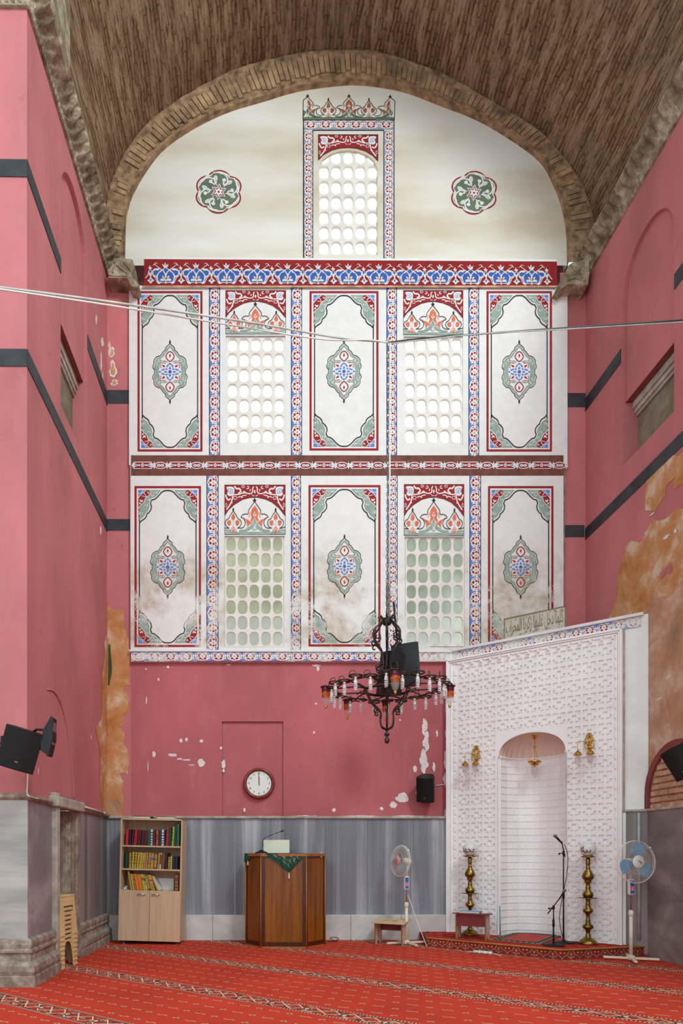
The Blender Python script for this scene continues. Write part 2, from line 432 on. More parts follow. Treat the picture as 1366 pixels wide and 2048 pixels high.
# ---------------------------------------------------------------- mesh builder
class M:
    def __init__(s): s.v, s.f, s.m, s.sm, s.uv = [], [], [], [], None
    def add(s, vs, fs, mat='gypsum', smooth=False, mx=None):
        o = len(s.v)
        for p in vs:
            p = Vector(p)
            s.v.append(mx @ p if mx else p)
        for f in fs:
            s.f.append([i + o for i in f]); s.m.append(mat); s.sm.append(smooth)
    def quad(s, a, b, c, d, mat): s.add([a, b, c, d], [(0, 1, 2, 3)], mat)
    def box(s, c, size, mat, mx=None, bev=0.0, rot=None):
        x, y, z = size[0] / 2, size[1] / 2, size[2] / 2
        R = Matrix.Translation(Vector(c)) @ (rot if rot is not None else Matrix.Identity(4))
        if mx is not None: R = mx @ R
        if bev > 0:
            bm = bmesh.new()
            bmesh.ops.create_cube(bm, size=1.0, matrix=Matrix.Diagonal((2 * x, 2 * y, 2 * z, 1)))
            bmesh.ops.bevel(bm, geom=bm.edges[:], offset=min(bev, min(x, y, z) * .9), segments=2, affect='EDGES', profile=.5)
            bm.verts.index_update()
            s.add([v.co for v in bm.verts], [[v.index for v in f.verts] for f in bm.faces], mat, False, R)
            bm.free()
        else:
            vs = [(i * x, j * y, k * z) for i in (-1, 1) for j in (-1, 1) for k in (-1, 1)]
            s.add(vs, [(0, 1, 3, 2), (4, 6, 7, 5), (0, 4, 5, 1), (2, 3, 7, 6), (0, 2, 6, 4), (1, 5, 7, 3)], mat, False, R)
    def tube(s, pts, r, mat, n=8, closed=False, mx=None, flat=None):
        pts = [Vector(p) for p in pts]
        L = len(pts)
        rs = r if isinstance(r, (list, tuple)) else [r] * L
        vs = []; up = Vector((0, 0, 1)); prev = None
        for i, p in enumerate(pts):
            if closed: t = (pts[(i + 1) % L] - pts[i - 1])
            else: t = pts[min(i + 1, L - 1)] - pts[max(i - 1, 0)]
            if t.length < 1e-9: t = Vector((0, 0, 1))
            t.normalize()
            if prev is None:
                a = t.cross(up)
                if a.length < .1: a = t.cross(Vector((1, 0, 0)))
            else:
                a = prev - t * prev.dot(t)
            a.normalize(); prev = a
            b = t.cross(a)
            for k in range(n):
                an = 2 * PI * k / n
                ca, cb = cos(an), sin(an)
                if flat: cb *= flat
                vs.append(p + a * (ca * rs[i]) + b * (cb * rs[i]))
        fs = []
        for i in range(L if closed else L - 1):
            j = (i + 1) % L
            for k in range(n):
                k2 = (k + 1) % n
                fs.append((i * n + k, i * n + k2, j * n + k2, j * n + k))
        if not closed:
            fs.append(tuple(range(n))[::-1]); fs.append(tuple((L - 1) * n + k for k in range(n)))
        s.add(vs, fs, mat, True, mx)
    def lathe(s, prof, mat, n=24, c=(0, 0, 0), mx=None, smooth=True, cap=True):
        vs, fs, ms = [], [], []
        c = Vector(c)
        for r, z in prof:
            for k in range(n):
                a = 2 * PI * k / n
                vs.append(c + Vector((r * cos(a), r * sin(a), z)))
        for i in range(len(prof) - 1):
            for k in range(n):
                k2 = (k + 1) % n
                fs.append((i * n + k, i * n + k2, (i + 1) * n + k2, (i + 1) * n + k))
        if cap and prof[0][0] > 1e-5: fs.append(tuple(range(n))[::-1])
        if cap and prof[-1][0] > 1e-5: fs.append(tuple((len(prof) - 1) * n + k for k in range(n)))
        s.add(vs, fs, mat, smooth, mx)
    def loops(s, loops, fn, mat):
        """fill 2-D outlines (first outer, then holes), placed by fn"""
        tri = tessellate_polygon([[Vector((p[0], p[1], 0)) for p in l] for l in loops])
        flat = [p for l in loops for p in l]
        s.add([fn(p[0], p[1]) for p in flat], tri, mat)
    def prism(s, poly, fn, d0, d1, mat, smooth=False):
        """poly in 2-D; fn(x, y, depth)"""
        n = len(poly)
        tri = tessellate_polygon([[Vector((p[0], p[1], 0)) for p in poly]])
        s.add([fn(p[0], p[1], d0) for p in poly], tri, mat)
        s.add([fn(p[0], p[1], d1) for p in poly], tri, mat)
        s.add([fn(p[0], p[1], d0) for p in poly] + [fn(p[0], p[1], d1) for p in poly], [(i, (i + 1) % n, n + (i + 1) % n, n + i) for i in range(n)], mat, smooth)
    def strip(s, rows, mat, smooth=False, closed=False, mx=None):
        n = len(rows[0]); vs = [p for r in rows for p in r]; fs = []
        for i in range(len(rows) - 1):
            for k in range(n if closed else n - 1):
                k2 = (k + 1) % n
                fs.append((i * n + k, i * n + k2, (i + 1) * n + k2, (i + 1) * n + k))
        s.add(vs, fs, mat, smooth, mx)
    def sphere(s, c, r, mat, n=16, mx=None, sc=(1, 1, 1)):
        rows = []
        for i in range(n // 2 + 1):
            t = PI * i / (n // 2)
            rows.append([Vector(c) + Vector((r * sin(t) * cos(2 * PI * k / n) * sc[0], r * sin(t) * sin(2 * PI * k / n) * sc[1], r * cos(t) * sc[2])) for k in range(n)])
        s.strip(rows, mat, True, True, mx)
    def text(s, body, size, mx, mat, depth=.001, align='CENTER', sx=1.0):
        c = bpy.data.curves.new('lettering', 'FONT')
        c.body = body; c.size = size; c.align_x = align; c.align_y = 'CENTER'; c.extrude = depth
        o = bpy.data.objects.new('lettering', c); COL.objects.link(o)
        dg = bpy.context.evaluated_depsgraph_get()
        me = bpy.data.meshes.new_from_object(o.evaluated_get(dg))
        s.add([(v.co.x * sx, v.co.y, v.co.z) for v in me.vertices], [list(p.vertices) for p in me.polygons], mat, False, mx)
        bpy.data.objects.remove(o); bpy.data.curves.remove(c); bpy.data.meshes.remove(me)
    def build(s, name, parent=None, label=None, kind=None, recalc=True, inv=None):
        me = bpy.data.meshes.new(name)
        vs = s.v
        if inv is not None: vs = [inv @ p for p in vs]
        me.from_pydata([tuple(p) for p in vs], [], s.f)
        names = []
        for x in s.m:
            if x not in names: names.append(x)
        for x in names: me.materials.append(MAT[x])
        ix = {x: i for i, x in enumerate(names)}
        me.polygons.foreach_set('material_index', [ix[x] for x in s.m])
        me.polygons.foreach_set('use_smooth', s.sm)
        if s.uv:
            l = me.uv_layers.new(name='UVMap')
            for i, lp in enumerate(me.loops): l.data[i].uv = s.uv[lp.vertex_index]
        if recalc:
            bm = bmesh.new(); bm.from_mesh(me)
            bmesh.ops.recalc_face_normals(bm, faces=bm.faces[:])
            bm.to_mesh(me); bm.free()
        me.update()
        o = bpy.data.objects.new(name, me)
        COL.objects.link(o)
        if parent: o.parent = parent
        if label: o['label'] = label
        if kind: o['kind'] = kind
        return o
def tag(o, label=None, cat=None, group=None, kind=None):
    if label: o['label'] = label
    if cat: o['category'] = cat
    if group: o['group'] = group
    if kind: o['kind'] = kind
    return o
def thing(name, loc, label, cat, rot=(0, 0, 0), group=None):
    o = bpy.data.objects.new(name, None)
    o.empty_display_size = .1
    COL.objects.link(o)
    o.location = loc; o.rotation_euler = rot
    return tag(o, label, cat, group)
def copy_tree(o, parent=None):
    c = o.copy(); COL.objects.link(c); c.parent = parent
    for ch in list(o.children):
        if ch.name in COL.objects: copy_tree(ch, c)
    return c
def catmull(pts, n=6, closed=False):
    P = [Vector(p) for p in pts]; L = len(P); out = []
    for i in range(L if closed else L - 1):
        if closed: a, b, c, d = P[i - 1], P[i], P[(i + 1) % L], P[(i + 2) % L]
        else: a, b, c, d = P[max(i - 1, 0)], P[i], P[i + 1], P[min(i + 2, L - 1)]
        for k in range(n):
            t = k / n
            out.append(.5 * ((2 * b) + (c - a) * t + (2 * a - 5 * b + 4 * c - d) * t * t + (3 * b - a - 3 * c + d) * t ** 3))
    if not closed: out.append(P[-1])
    return out
def rough_edge(pts, amp, it=3, seed=1):
    rnd = random.Random(seed)
    P = [tuple(p) for p in pts]
    for _ in range(it):
        Q = []
        for i, p in enumerate(P):
            q = P[(i + 1) % len(P)]
            L = math.hypot(q[0] - p[0], q[1] - p[1])
            m = ((p[0] + q[0]) / 2, (p[1] + q[1]) / 2)
            if L > amp * .8:
                nx, ny = -(q[1] - p[1]) / L, (q[0] - p[0]) / L
                d = rnd.uniform(-1, 1) * min(amp, L * .22)
                m = (m[0] + nx * d, m[1] + ny * d)
                Q += [p, m]
            else: Q.append(p)
        P = Q
        amp *= .62
    return P

# ---------------------------------------------------------------- painted ornament (flat coats of paint on the plaster)
class Art:
    """flat painted shapes; every coat lies a little in front of the one before"""
    k = 0
    def __init__(s, place): s.M = M(); s.place = place; s.t = lambda x, y: (x, y)
    def at(s, f):
        a = Art(s.place); a.M = s.M; g = s.t; a.k = random.randrange(12)
        a.t = lambda x, y: g(*f(x, y))
        return a
    def aff(s, ox, oy, sx=1.0, sy=1.0): return s.at(lambda x, y: (ox + x * sx, oy + y * sy))
    def poly(s, pts, c, L=1):
        q = [s.t(p[0], p[1]) for p in pts]
        tri = tessellate_polygon([[Vector((x, y, 0)) for x, y in q]])
        s.k = (s.k + 1) % 12
        L += s.k * .075
        s.M.add([s.place(x, y, L) for x, y in q], tri, c)
    def blob(s, pts, c, L=1, n=4): s.poly([(p.x, p.y) for p in catmull([(x, y, 0) for x, y in pts], n, True)], c, L)
    def ell(s, cx, cy, rx, ry, c, L=1, rot=0.0, n=12):
        a = rad(rot)
        s.poly([(cx + rx * cos(t) * cos(a) - ry * sin(t) * sin(a), cy + rx * cos(t) * sin(a) + ry * sin(t) * cos(a)) for t in [2 * PI * k / n for k in range(n)]], c, L)
    def line(s, pts, w, c, L=2, smooth=4, closed=False, taper=False):
        P = [(p.x, p.y) for p in catmull([(x, y, 0) for x, y in pts], smooth, closed)] if smooth else list(pts)
        n = len(P); A, B = [], []
        for i in range(n):
            p = P[(i - 1) % n] if (closed or i > 0) else P[i]
            q = P[(i + 1) % n] if (closed or i < n - 1) else P[i]
            dx, dy = q[0] - p[0], q[1] - p[1]; l = math.hypot(dx, dy) or 1
            k = w / 2
            if taper: k *= max(.15, sin(PI * min(1, (i + .6) / n * 1.0)) if taper == 2 else 1 - .8 * i / n)
            A.append((P[i][0] - dy / l * k, P[i][1] + dx / l * k)); B.append((P[i][0] + dy / l * k, P[i][1] - dx / l * k))
        s.k = (s.k + 1) % 12
        L += s.k * .075
        v = [s.place(*s.t(*a), L) for a in A] + [s.place(*s.t(*b), L) for b in B]
        s.M.add(v, [(i, (i + 1) % n, n + (i + 1) % n, n + i) for i in range(n if closed else n - 1)], c)
    def rect(s, x0, y0, x1, y1, c, L=1): s.poly([(x0, y0), (x1, y0), (x1, y1), (x0, y1)], c, L)
W, R_, B_, S_, K_, O_ = 'paint_white', 'paint_red', 'paint_blue', 'paint_sage', 'paint_black', 'paint_orange'

def flower(a):
    """one rosette of the running border; u 0..1 across (0 = tip), v 0..1 along"""
    a.blob([(.73, .0), (.92, .12), (.95, .36), (.85, .48), (.95, .60), (.93, .80), (.74, .93), (.66, .98), (.62, 1.0), (.45, 1.0), (.22, .95), (.30, .88), (.14, .80),
            (.11, .62), (.04, .48), (.12, .28), (.27, .08), (.55, .03)], W, 2, 3)
    for cu, cv, ru, rv, r in [(.32, .34, .10, .08, -30), (.80, .31, .05, .085, 0), (.78, .13, .075, .035, 50), (.60, .26, .10, .055, 0), (.18, .48, .055, .045, 0),
                              (.32, .64, .10, .075, 30), (.59, .70, .10, .055, 0), (.79, .64, .045, .075, 0), (.77, .82, .085, .032, -40), (.45, .13, .14, .018, -12),
                              (.55, .50, .08, .018, 8), (.50, .86, .08, .016, 22), (.44, .965, .10, .018, 4), (.62, .42, .04, .014, 0), (.62, .58, .04, .014, 0)]:
        a.ell(cu, cv, ru * 1.2, rv * 1.25, R_, 3, r, 8)

def frieze_motif(a):
    """one palmette, period 1 across, 0..1 down"""
    X = lambda x, m=1: (x - 455) / 595 * m; Y = lambda y: (y - 75) / 515
    for m in (1, -1):
        P = lambda pts: [(X(x, m), Y(y)) for x, y in pts]
        a.poly(P([(456, 205), (400, 262), (362, 266), (330, 240), (240, 250), (192, 292), (200, 402), (240, 440), (288, 545), (330, 566), (362, 540), (430, 540), (456, 562)]), W, 2)
        a.poly(P([(212, 304), (250, 284), (306, 288), (345, 258), (360, 280), (312, 325), (268, 395), (216, 378)]), 'paint_strong_blue', 3)
        a.poly(P([(388, 288), (425, 345), (442, 402), (436, 425), (402, 395), (376, 402), (408, 450), (368, 450), (345, 476), (356, 505), (392, 524), (446, 498), (446, 526), (330, 518), (305, 470), (298, 395), (330, 335), (362, 318)]), 'paint_strong_blue', 3)
        a.poly(P([(243, 412), (262, 420), (302, 506), (284, 500)]), B_, 3)
        a.ell(X(428, m), Y(440), 7 / 595, 26 / 515, R_, 4, 12 * m, 6)
        a.line(P([(372, 268), (300, 215), (240, 172), (206, 190)]), .022, W, 3)
        a.line(P([(238, 174), (246, 146), (276, 136), (302, 158)]), .034, W, 3, taper=True)
    P = lambda pts: [(X(x), Y(y)) for x, y in pts]
    a.poly(P([(455, 222), (505, 276), (458, 350), (408, 276)]), 'paint_strong_blue', 3)
    a.ell(X(463), Y(455), 9 / 595, 26 / 515, R_, 4, 0, 6)
    a.poly(P([(378, 150), (412, 182), (424, 168), (440, 122), (460, 168), (474, 182), (508, 150), (492, 215), (455, 246), (408, 215)]), W, 3)
    a.ell(X(444), Y(180), 7 / 595, 22 / 515, 'paint_strong_blue', 4, 0, 6)
    frieze_link(a.aff(-.5, 0))
def frieze_link(b):
    Y = lambda y: (y - 75) / 515
    P = lambda pts: [((x - 158) / 595, Y(y)) for x, y in pts]
    b.poly(P([(142, 182), (160, 222), (192, 234), (166, 262), (192, 325), (170, 420), (176, 440), (208, 476), (238, 495), (198, 516), (160, 562), (124, 516), (90, 495), (122, 476), (150, 440), (150, 420), (108, 330), (138, 262), (108, 234), (134, 222)]), W, 3)
    b.poly(P([(150, 258), (176, 305), (156, 360), (130, 305)]), 'paint_strong_blue', 4)
    b.ell(0.004, Y(480), 16 / 595, 24 / 515, 'paint_strong_blue', 4, 0, 8)
    b.line(P([(58, 446), (96, 398), (122, 345)]), .03, W, 3)
    b.line(P([(258, 446), (220, 398), (194, 345)]), .03, W, 3)

def mirror(pts): return pts + [(-x, y) for x, y in pts[::-1]]
MED = [(0, -770), (50, -725), (120, -665), (140, -590), (190, -555), (230, -495), (270, -440), (340, -425), (410, -375), (450, -305), (445, -245), (480, -155), (465, -95), (425, -45)]
MEDR = MED + [(435, 0)] + [(x, -y) for x, y in MED[::-1]]
def medallion(a):
    """units: 1 px; centre 0,0"""
    a = a.aff(0, 0, 1 / 13.66, 1 / 13.66)
    full = MEDR + [(-x, y) for x, y in MEDR[-2:0:-1]]
    a.blob([(x * .935, y * .94) for x, y in full], S_, 2, 3)
    inn = [(0, -650), (45, -615), (55, -575), (120, -515), (160, -440), (205, -390), (270, -345), (215, -290), (280, -230), (290, -110), (325, 0)]
    innr = inn + [(x, -y) for x, y in inn[-2::-1]]
    a.poly(innr + [(-x, y) for x, y in innr[-2:0:-1]], W, 3)
    a.line(full, 17, K_, 3, 3, True)
    for sy in (1, -1):
        a.poly([(-12, sy * 770), (-26, sy * 815), (0, sy * 890), (26, sy * 815), (12, sy * 770)], K_, 3)
        a.line([(0, sy * -548), (70, sy * -512), (112, sy * -430), (105, sy * -380), (50, sy * -310), (0, sy * -282), (-50, sy * -310), (-105, sy * -380), (-112, sy * -430), (-70, sy * -512)], 30, R_, 4, 3, True)
        a.ell(0, sy * -440, 22, 48, R_, 4)
        for sx in (1, -1):
            a.line([(sx * 110, sy * -234), (sx * 190, sy * -240), (sx * 264, sy * -244), (sx * 262, sy * -190), (sx * 254, sy * -100)], 18, R_, 4, 0)
            a.poly([(sx * 236, sy * -205), (sx * 195, sy * -130), (sx * 138, sy * -120), (sx * 150, sy * -175), (sx * 190, sy * -182)], R_, 4)
            a.poly([(sx * 55, sy * -262), (sx * 100, sy * -300), (sx * 170, sy * -312), (sx * 240, sy * -290), (sx * 170, sy * -262)], S_, 4)
            a.poly([(sx * 25, sy * -200), (sx * 62, sy * -210), (sx * 108, sy * -140), (sx * 68, sy * -120)], B_, 5)
            a.poly([(sx * 150, sy * -95), (sx * 250, sy * -60), (sx * 226, sy * -28), (sx * 142, sy * -52)], B_, 5)
            a.poly([(sx * 70, sy * -98), (sx * 122, sy * -98), (sx * 122, sy * -58), (sx * 70, sy * -52)], B_, 5)
            a.line([(sx * 400, sy * -250), (sx * 350, sy * -215), (sx * 385, sy * -150)], 22, W, 4, 3, taper=True)
            a.line([(sx * 300, sy * -350), (sx * 330, sy * -290), (sx * 262, sy * -270)], 20, W, 4, 3)
        a.poly([(0, sy * -155), (38, sy * -88), (0, sy * -42), (-38, sy * -88)], B_, 5)
        a.poly([(0, sy * -250), (42, sy * -222), (0, sy * -186), (-42, sy * -222)], B_, 5)
    for sx in (1, -1):
        a.poly([(sx * 68, 0), (sx * 120, -30), (sx * 178, 0), (sx * 120, 30)], B_, 5)
        a.poly([(sx * 235, 0), (sx * 280, -26), (sx * 325, 0), (sx * 280, 26)], B_, 5)
    a.ell(0, 0, 66, 66, W, 6, n=20); a.ell(0, 0, 48, 48, 'paint_strong_blue', 7, n=20)

def corner(a):
    """spandrel right of the top centre; units px, x from panel centre, y from red line top, already scaled"""
    a = a.at(lambda x, y: ((x - 680) / 9.757, (y - 70) / 9.757))
    a.poly([(800, 148), (1240, 148), (1240, 742), (1185, 702), (1128, 655), (1100, 600), (1045, 540), (1026, 460), (1040, 400), (1014, 335), (985, 298), (930, 288), (880, 245), (830, 180)], S_, 1)
    a.poly([(1010, 190), (1055, 150), (1110, 150), (1170, 190), (1240, 300), (1240, 492), (1190, 440), (1130, 380), (1100, 300), (1050, 270), (1015, 222)], R_, 2)
    a.poly([(1105, 148), (1240, 148), (1240, 292), (1200, 240), (1150, 195)], B_, 3)
    a.line([(1005, 190), (1018, 225), (1055, 275), (1102, 302), (1132, 382), (1192, 442), (1240, 500)], 13, W, 4)
    a.line([(1092, 150), (1148, 200), (1200, 245), (1240, 305)], 13, W, 4)
    a.line([(1150, 148), (1180, 200), (1240, 218)], 11, W, 4)
    a.line([(1100, 262), (1118, 225), (1140, 205)], 12, W, 4, 0); a.line([(1060, 270), (1100, 278), (1180, 262)], 10, W, 4)
    for x, y, fx in [(900, 185, 1), (975, 245, 1), (1058, 325, 1), (1095, 440, 1), (1180, 600, -1)]:
        a.line([(x - 30 * fx, y - 12), (x - 18 * fx, y + 22), (x + 12 * fx, y + 22), (x + 22 * fx, y - 6), (x + 2 * fx, y - 30)], 15, W, 4, 3, taper=True)
    a.line([(880, 190), (930, 210), (1000, 180)], 10, W, 4)
    a.blob([(1150, 335), (1175, 350), (1215, 335), (1200, 375), (1165, 380)], W, 4)
    a.blob([(1195, 395), (1222, 395), (1222, 425), (1200, 425)], W, 4)
    a.blob([(1030, 185), (1052, 200), (1075, 170), (1060, 215), (1035, 212)], W, 4)
    for y in (530, 660): a.ell(1228, y, 11, 22, R_, 3, 0, 6)

OUT = [(0, 0), (60, 5), (120, 40), (190, 120), (250, 170), (305, 185), (312, 212), (330, 250), (312, 300), (320, 370), (360, 430), (398, 460), (405, 500), (440, 550), (500, 590), (533, 638), (540, 690)]
def panel(place, x0, y0, x1, y1, name, parent):
    """tall cartouche panel: red frame, lobed black line, corner spandrels, medallion"""
    a = Art(place)
    cx, w, h = (x0 + x1) / 2, x1 - x0, y1 - y0
    t = 4.4
    for r in ((x0, y0, x1, y0 + t), (x0, y1 - t, x1, y1), (x0, y0 + t, x0 + t, y1 - t), (x1 - t, y0 + t, x1, y1 - t)): a.rect(*r, R_, 1)
    kx = w / 130.0
    for sy, yb in ((1, y0), (-1, y1)):
        for sx in (1, -1):
            corner(a.at(lambda x, y, sx=sx, sy=sy, yb=yb: (cx + sx * x * kx, yb + sy * y)))
        pass
    o = [(x / 9.757 * kx, (y + 85) / 9.757) for x, y in OUT]
    right = [(cx + x, y0 + y) for x, y in o] + [(cx + x, y1 - y) for x, y in o[::-1]]
    pts = right + [(2 * cx - x, y) for x, y in right[-2:0:-1]]
    a.line(pts, 1.9, K_, 4, 2, True)
    p = a.M.build(name, parent, 'tall painted panel with a red frame and lobed black line', recalc=False)
    m = Art(place)
    medallion(m.aff(cx, (y0 + y1) / 2 + 1, .98, 1.0))
    m.M.build('medallion', p, recalc=False)

def small_palm(a, edge=None, O=O_, G=S_):
    """units of the 8.54x crop, apex at (0,0), base line at y=350"""
    for m in (1, -1):
        P = lambda pts: [(x * m, y) for x, y in pts]
        a.line(P([(0, 0), (42, 50), (72, 100), (88, 118), (125, 142), (137, 185), (112, 232), (68, 262)]), 10, K_, 4, 3)
        a.blob(P([(42, 195), (40, 150), (75, 140), (108, 165), (82, 215), (48, 212)]), O, 3)
        a.line(P([(52, 285), (40, 300), (62, 320)]), 9, O, 4, 2)
    a.poly([(-8, 2), (-16, -22), (0, -52), (16, -22), (8, 2)], K_, 4)
    a.blob([(0, 35), (26, 72), (30, 110), (0, 150), (-30, 110), (-26, 72)], O, 3)
    a.line([(0, 130), (-22, 185), (0, 200), (22, 185), (0, 130)], 9, W, 4, 3)
    a.poly([(0, 225), (44, 272), (0, 330), (-44, 272)], O, 3)
    a.line([(-40, 285), (0, 250), (40, 285)], 10, W, 4, 0)
    a.line([(-38, 305), (0, 275), (38, 305)], 8, W, 4, 0)
def large_palm(a, half=None, O=O_, G=S_):
    """apex at (0,0), base at y=500"""
    for m in ((1, -1) if half is None else (half,)):
        P = lambda pts: [(x * m, y) for x, y in pts]
        a.line(P([(0, 0), (45, 60), (100, 130), (112, 190), (160, 188), (205, 205), (230, 238), (190, 255), (158, 310), (172, 370), (225, 402), (290, 395)]), 10, K_, 4, 3)
        a.poly(P([(0, 60), (48, 120), (66, 190), (50, 240), (72, 290), (38, 330), (0, 240)]), O, 3)
        a.poly(P([(160, 262), (100, 280), (52, 330), (90, 345), (128, 400), (112, 330)]), O, 3)
        a.line(P([(80, 160), (92, 215), (100, 240)]), 9, O, 4, 2); a.line(P([(190, 245), (140, 290), (122, 360)]), 9, O, 4, 3)
        a.poly(P([(0, 440), (20, 380), (40, 330), (90, 380), (160, 420), (260, 430), (260, 450), (150, 452), (80, 430), (40, 400), (30, 430)]), G, 3)
        a.poly(P([(0, 470), (50, 455), (110, 470), (180, 478), (260, 470), (260, 502), (0, 502)]), G, 3)
        a.line(P([(0, 335), (44, 285), (52, 325)]), 8, W, 4, 0)
    a.poly([(-10, 5), (-34, -20), (-14, -24), (0, -62), (14, -24), (34, -20), (10, 5)], K_, 4)
    a.poly([(0, 240), (36, 320), (0, 375), (-36, 320)], G, 4)
    a.line([(0, 240), (38, 320), (0, 378), (-38, 320)], 9, W, 5, 0, True)
    a.blob([(0, 150), (14, 185), (36, 200), (14, 215), (0, 232), (-14, 215), (-36, 200), (-14, 185)], W, 4)
    a.ell(0, 192, 8, 18, R_, 5, 0, 6)
    a.line([(-26, 400), (-14, 425), (0, 440), (14, 425), (26, 400), (0, 412)], 8, W, 5, 2, True)

def spandrel_scrolls(a, red_box, arch):
    """red arch spandrel in crop units; red_box x0,y0,x1"""
    x0, y0, x1 = red_box
    a.poly([(x0, y0), (x1, y0)] + arch[::-1], R_, 1)
    c = (x0 + x1) / 2; k = (x1 - x0) / 1027.0
    for m in (1, -1):
        b = a.at(lambda x, y, m=m: (c + m * (x - 612) * k, y0 + (y - 95) * k))
        b.blob([(128, 130), (185, 118), (250, 132), (262, 180), (250, 235), (190, 262), (140, 238), (150, 180)], W, 2, 3)
        b.line([(160, 155), (225, 160), (232, 215), (165, 210)], 8, B_, 3, 2, True); b.line([(180, 175), (212, 200)], 14, B_, 3, 0)
        b.line([(245, 240), (330, 236), (430, 212), (520, 226), (572, 200), (572, 150), (592, 118)], 17, W, 2)
        b.line([(330, 222), (372, 190), (345, 150), (300, 150), (262, 112)], 24, W, 2)
        b.line([(480, 112), (508, 128), (492, 152), (470, 146)], 12, W, 2); b.line([(540, 160), (525, 172), (540, 186)], 12, W, 2)
        for t in range(5): b.ell(410 + 22 * cos(2.51 * t / 2), 118 + 18 * sin(2.51 * t / 2), 10, 8, W, 2, 0, 6)
        b.line([(400, 215), (430, 190), (452, 212)], 14, W, 2)
        b.line([(235, 250), (225, 310), (195, 380), (130, 465)], 20, W, 2)
        b.line([(112, 240), (130, 290), (160, 320), (200, 300)], 22, W, 2)
        for t in range(6): b.ell(275 + 28 * cos(t * 1.05), 288 + 24 * sin(t * 1.05), 10, 9, W, 2, 0, 6)
        for t in range(5): b.ell(122 + 14 * cos(t * 1.26), 398 + 26 * sin(t * 1.26), 7, 9, W, 2, 0, 6)
        b.line([(320, 282), (365, 268), (395, 285), (400, 258), (468, 246)], 14, W, 2)
        b.ell(222, 362, 9, 9, W, 2, 0, 6); b.line([(560, 236), (580, 256), (604, 258)], 9, W, 2)
    b = a.at(lambda x, y: (c + (x - 612) * k, y0 + (y - 95) * k))
    b.ell(608, 196, 13, 28, W, 2, 0, 8)
    a.line(arch, 7, K_, 3, 0)

ARCH = [(98, 555), (160, 470), (260, 388), (400, 312), (520, 284), (640, 278), (780, 304), (900, 352), (1020, 440), (1125, 560)]
def window_head(place, x0, y0, x1, y1, parent):
    a = Art(place).at(lambda x, y: (x0 + (x - 98) / 1027 * (x1 - x0), y0 + (y - 95) / 745 * (y1 - y0)))
    spandrel_scrolls(a, (98, 95, 1125), ARCH)
    for r in ((94, 90, 1129, 97), (94, 836, 1129, 843), (94, 90, 100, 843), (1123, 90, 1129, 843), (100, 872, 1118, 880)): a.rect(*r, K_, 2)
    a.poly([(98, 800), (1125, 800), (1125, 838), (98, 838)], S_, 1)
    a.poly([(98, 760), (200, 765), (200, 795), (98, 785)], S_, 1); a.poly([(1125, 760), (1020, 765), (1020, 795), (1125, 785)], S_, 1)
    large_palm(a.aff(605, 340)); small_palm(a.aff(243, 485)); small_palm(a.aff(962, 485))
    a.line([(98, 738), (150, 742), (172, 736)], 10, K_, 4, 2); a.line([(1125, 722), (1060, 742), (1030, 736)], 10, K_, 4, 2)
    return a.M.build('painted_window_head', parent, 'red arched spandrel with orange palmettes above a window', recalc=False)

def border(place, x0, y0, x1, y1, n, vertical, parent, name, flip=False, lines=True, bg='paint_blue'):
    a = Art(place)
    a.rect(x0, y0, x1, y1, bg, 1)
    if lines:
        if vertical:
            a.rect(x0, y0, x0 + 1.3, y1, K_, 2); a.rect(x1 - 1.3, y0, x1, y1, K_, 2)
        else: a.rect(x0, y1 - 1.2, x1, y1, R_, 2)
    for i in range(n):
        if vertical: b = a.at(lambda u, v, i=i: (x0 + (.02 + .96 * u) * (x1 - x0), y0 + (i + v) * (y1 - y0) / n))
        else: b = a.at(lambda u, v, i=i: (x0 + (i + v) * (x1 - x0) / n, y1 - (.02 + .96 * u) * (y1 - y0)))
        flower(b)
    return a.M.build(name, parent, recalc=False)

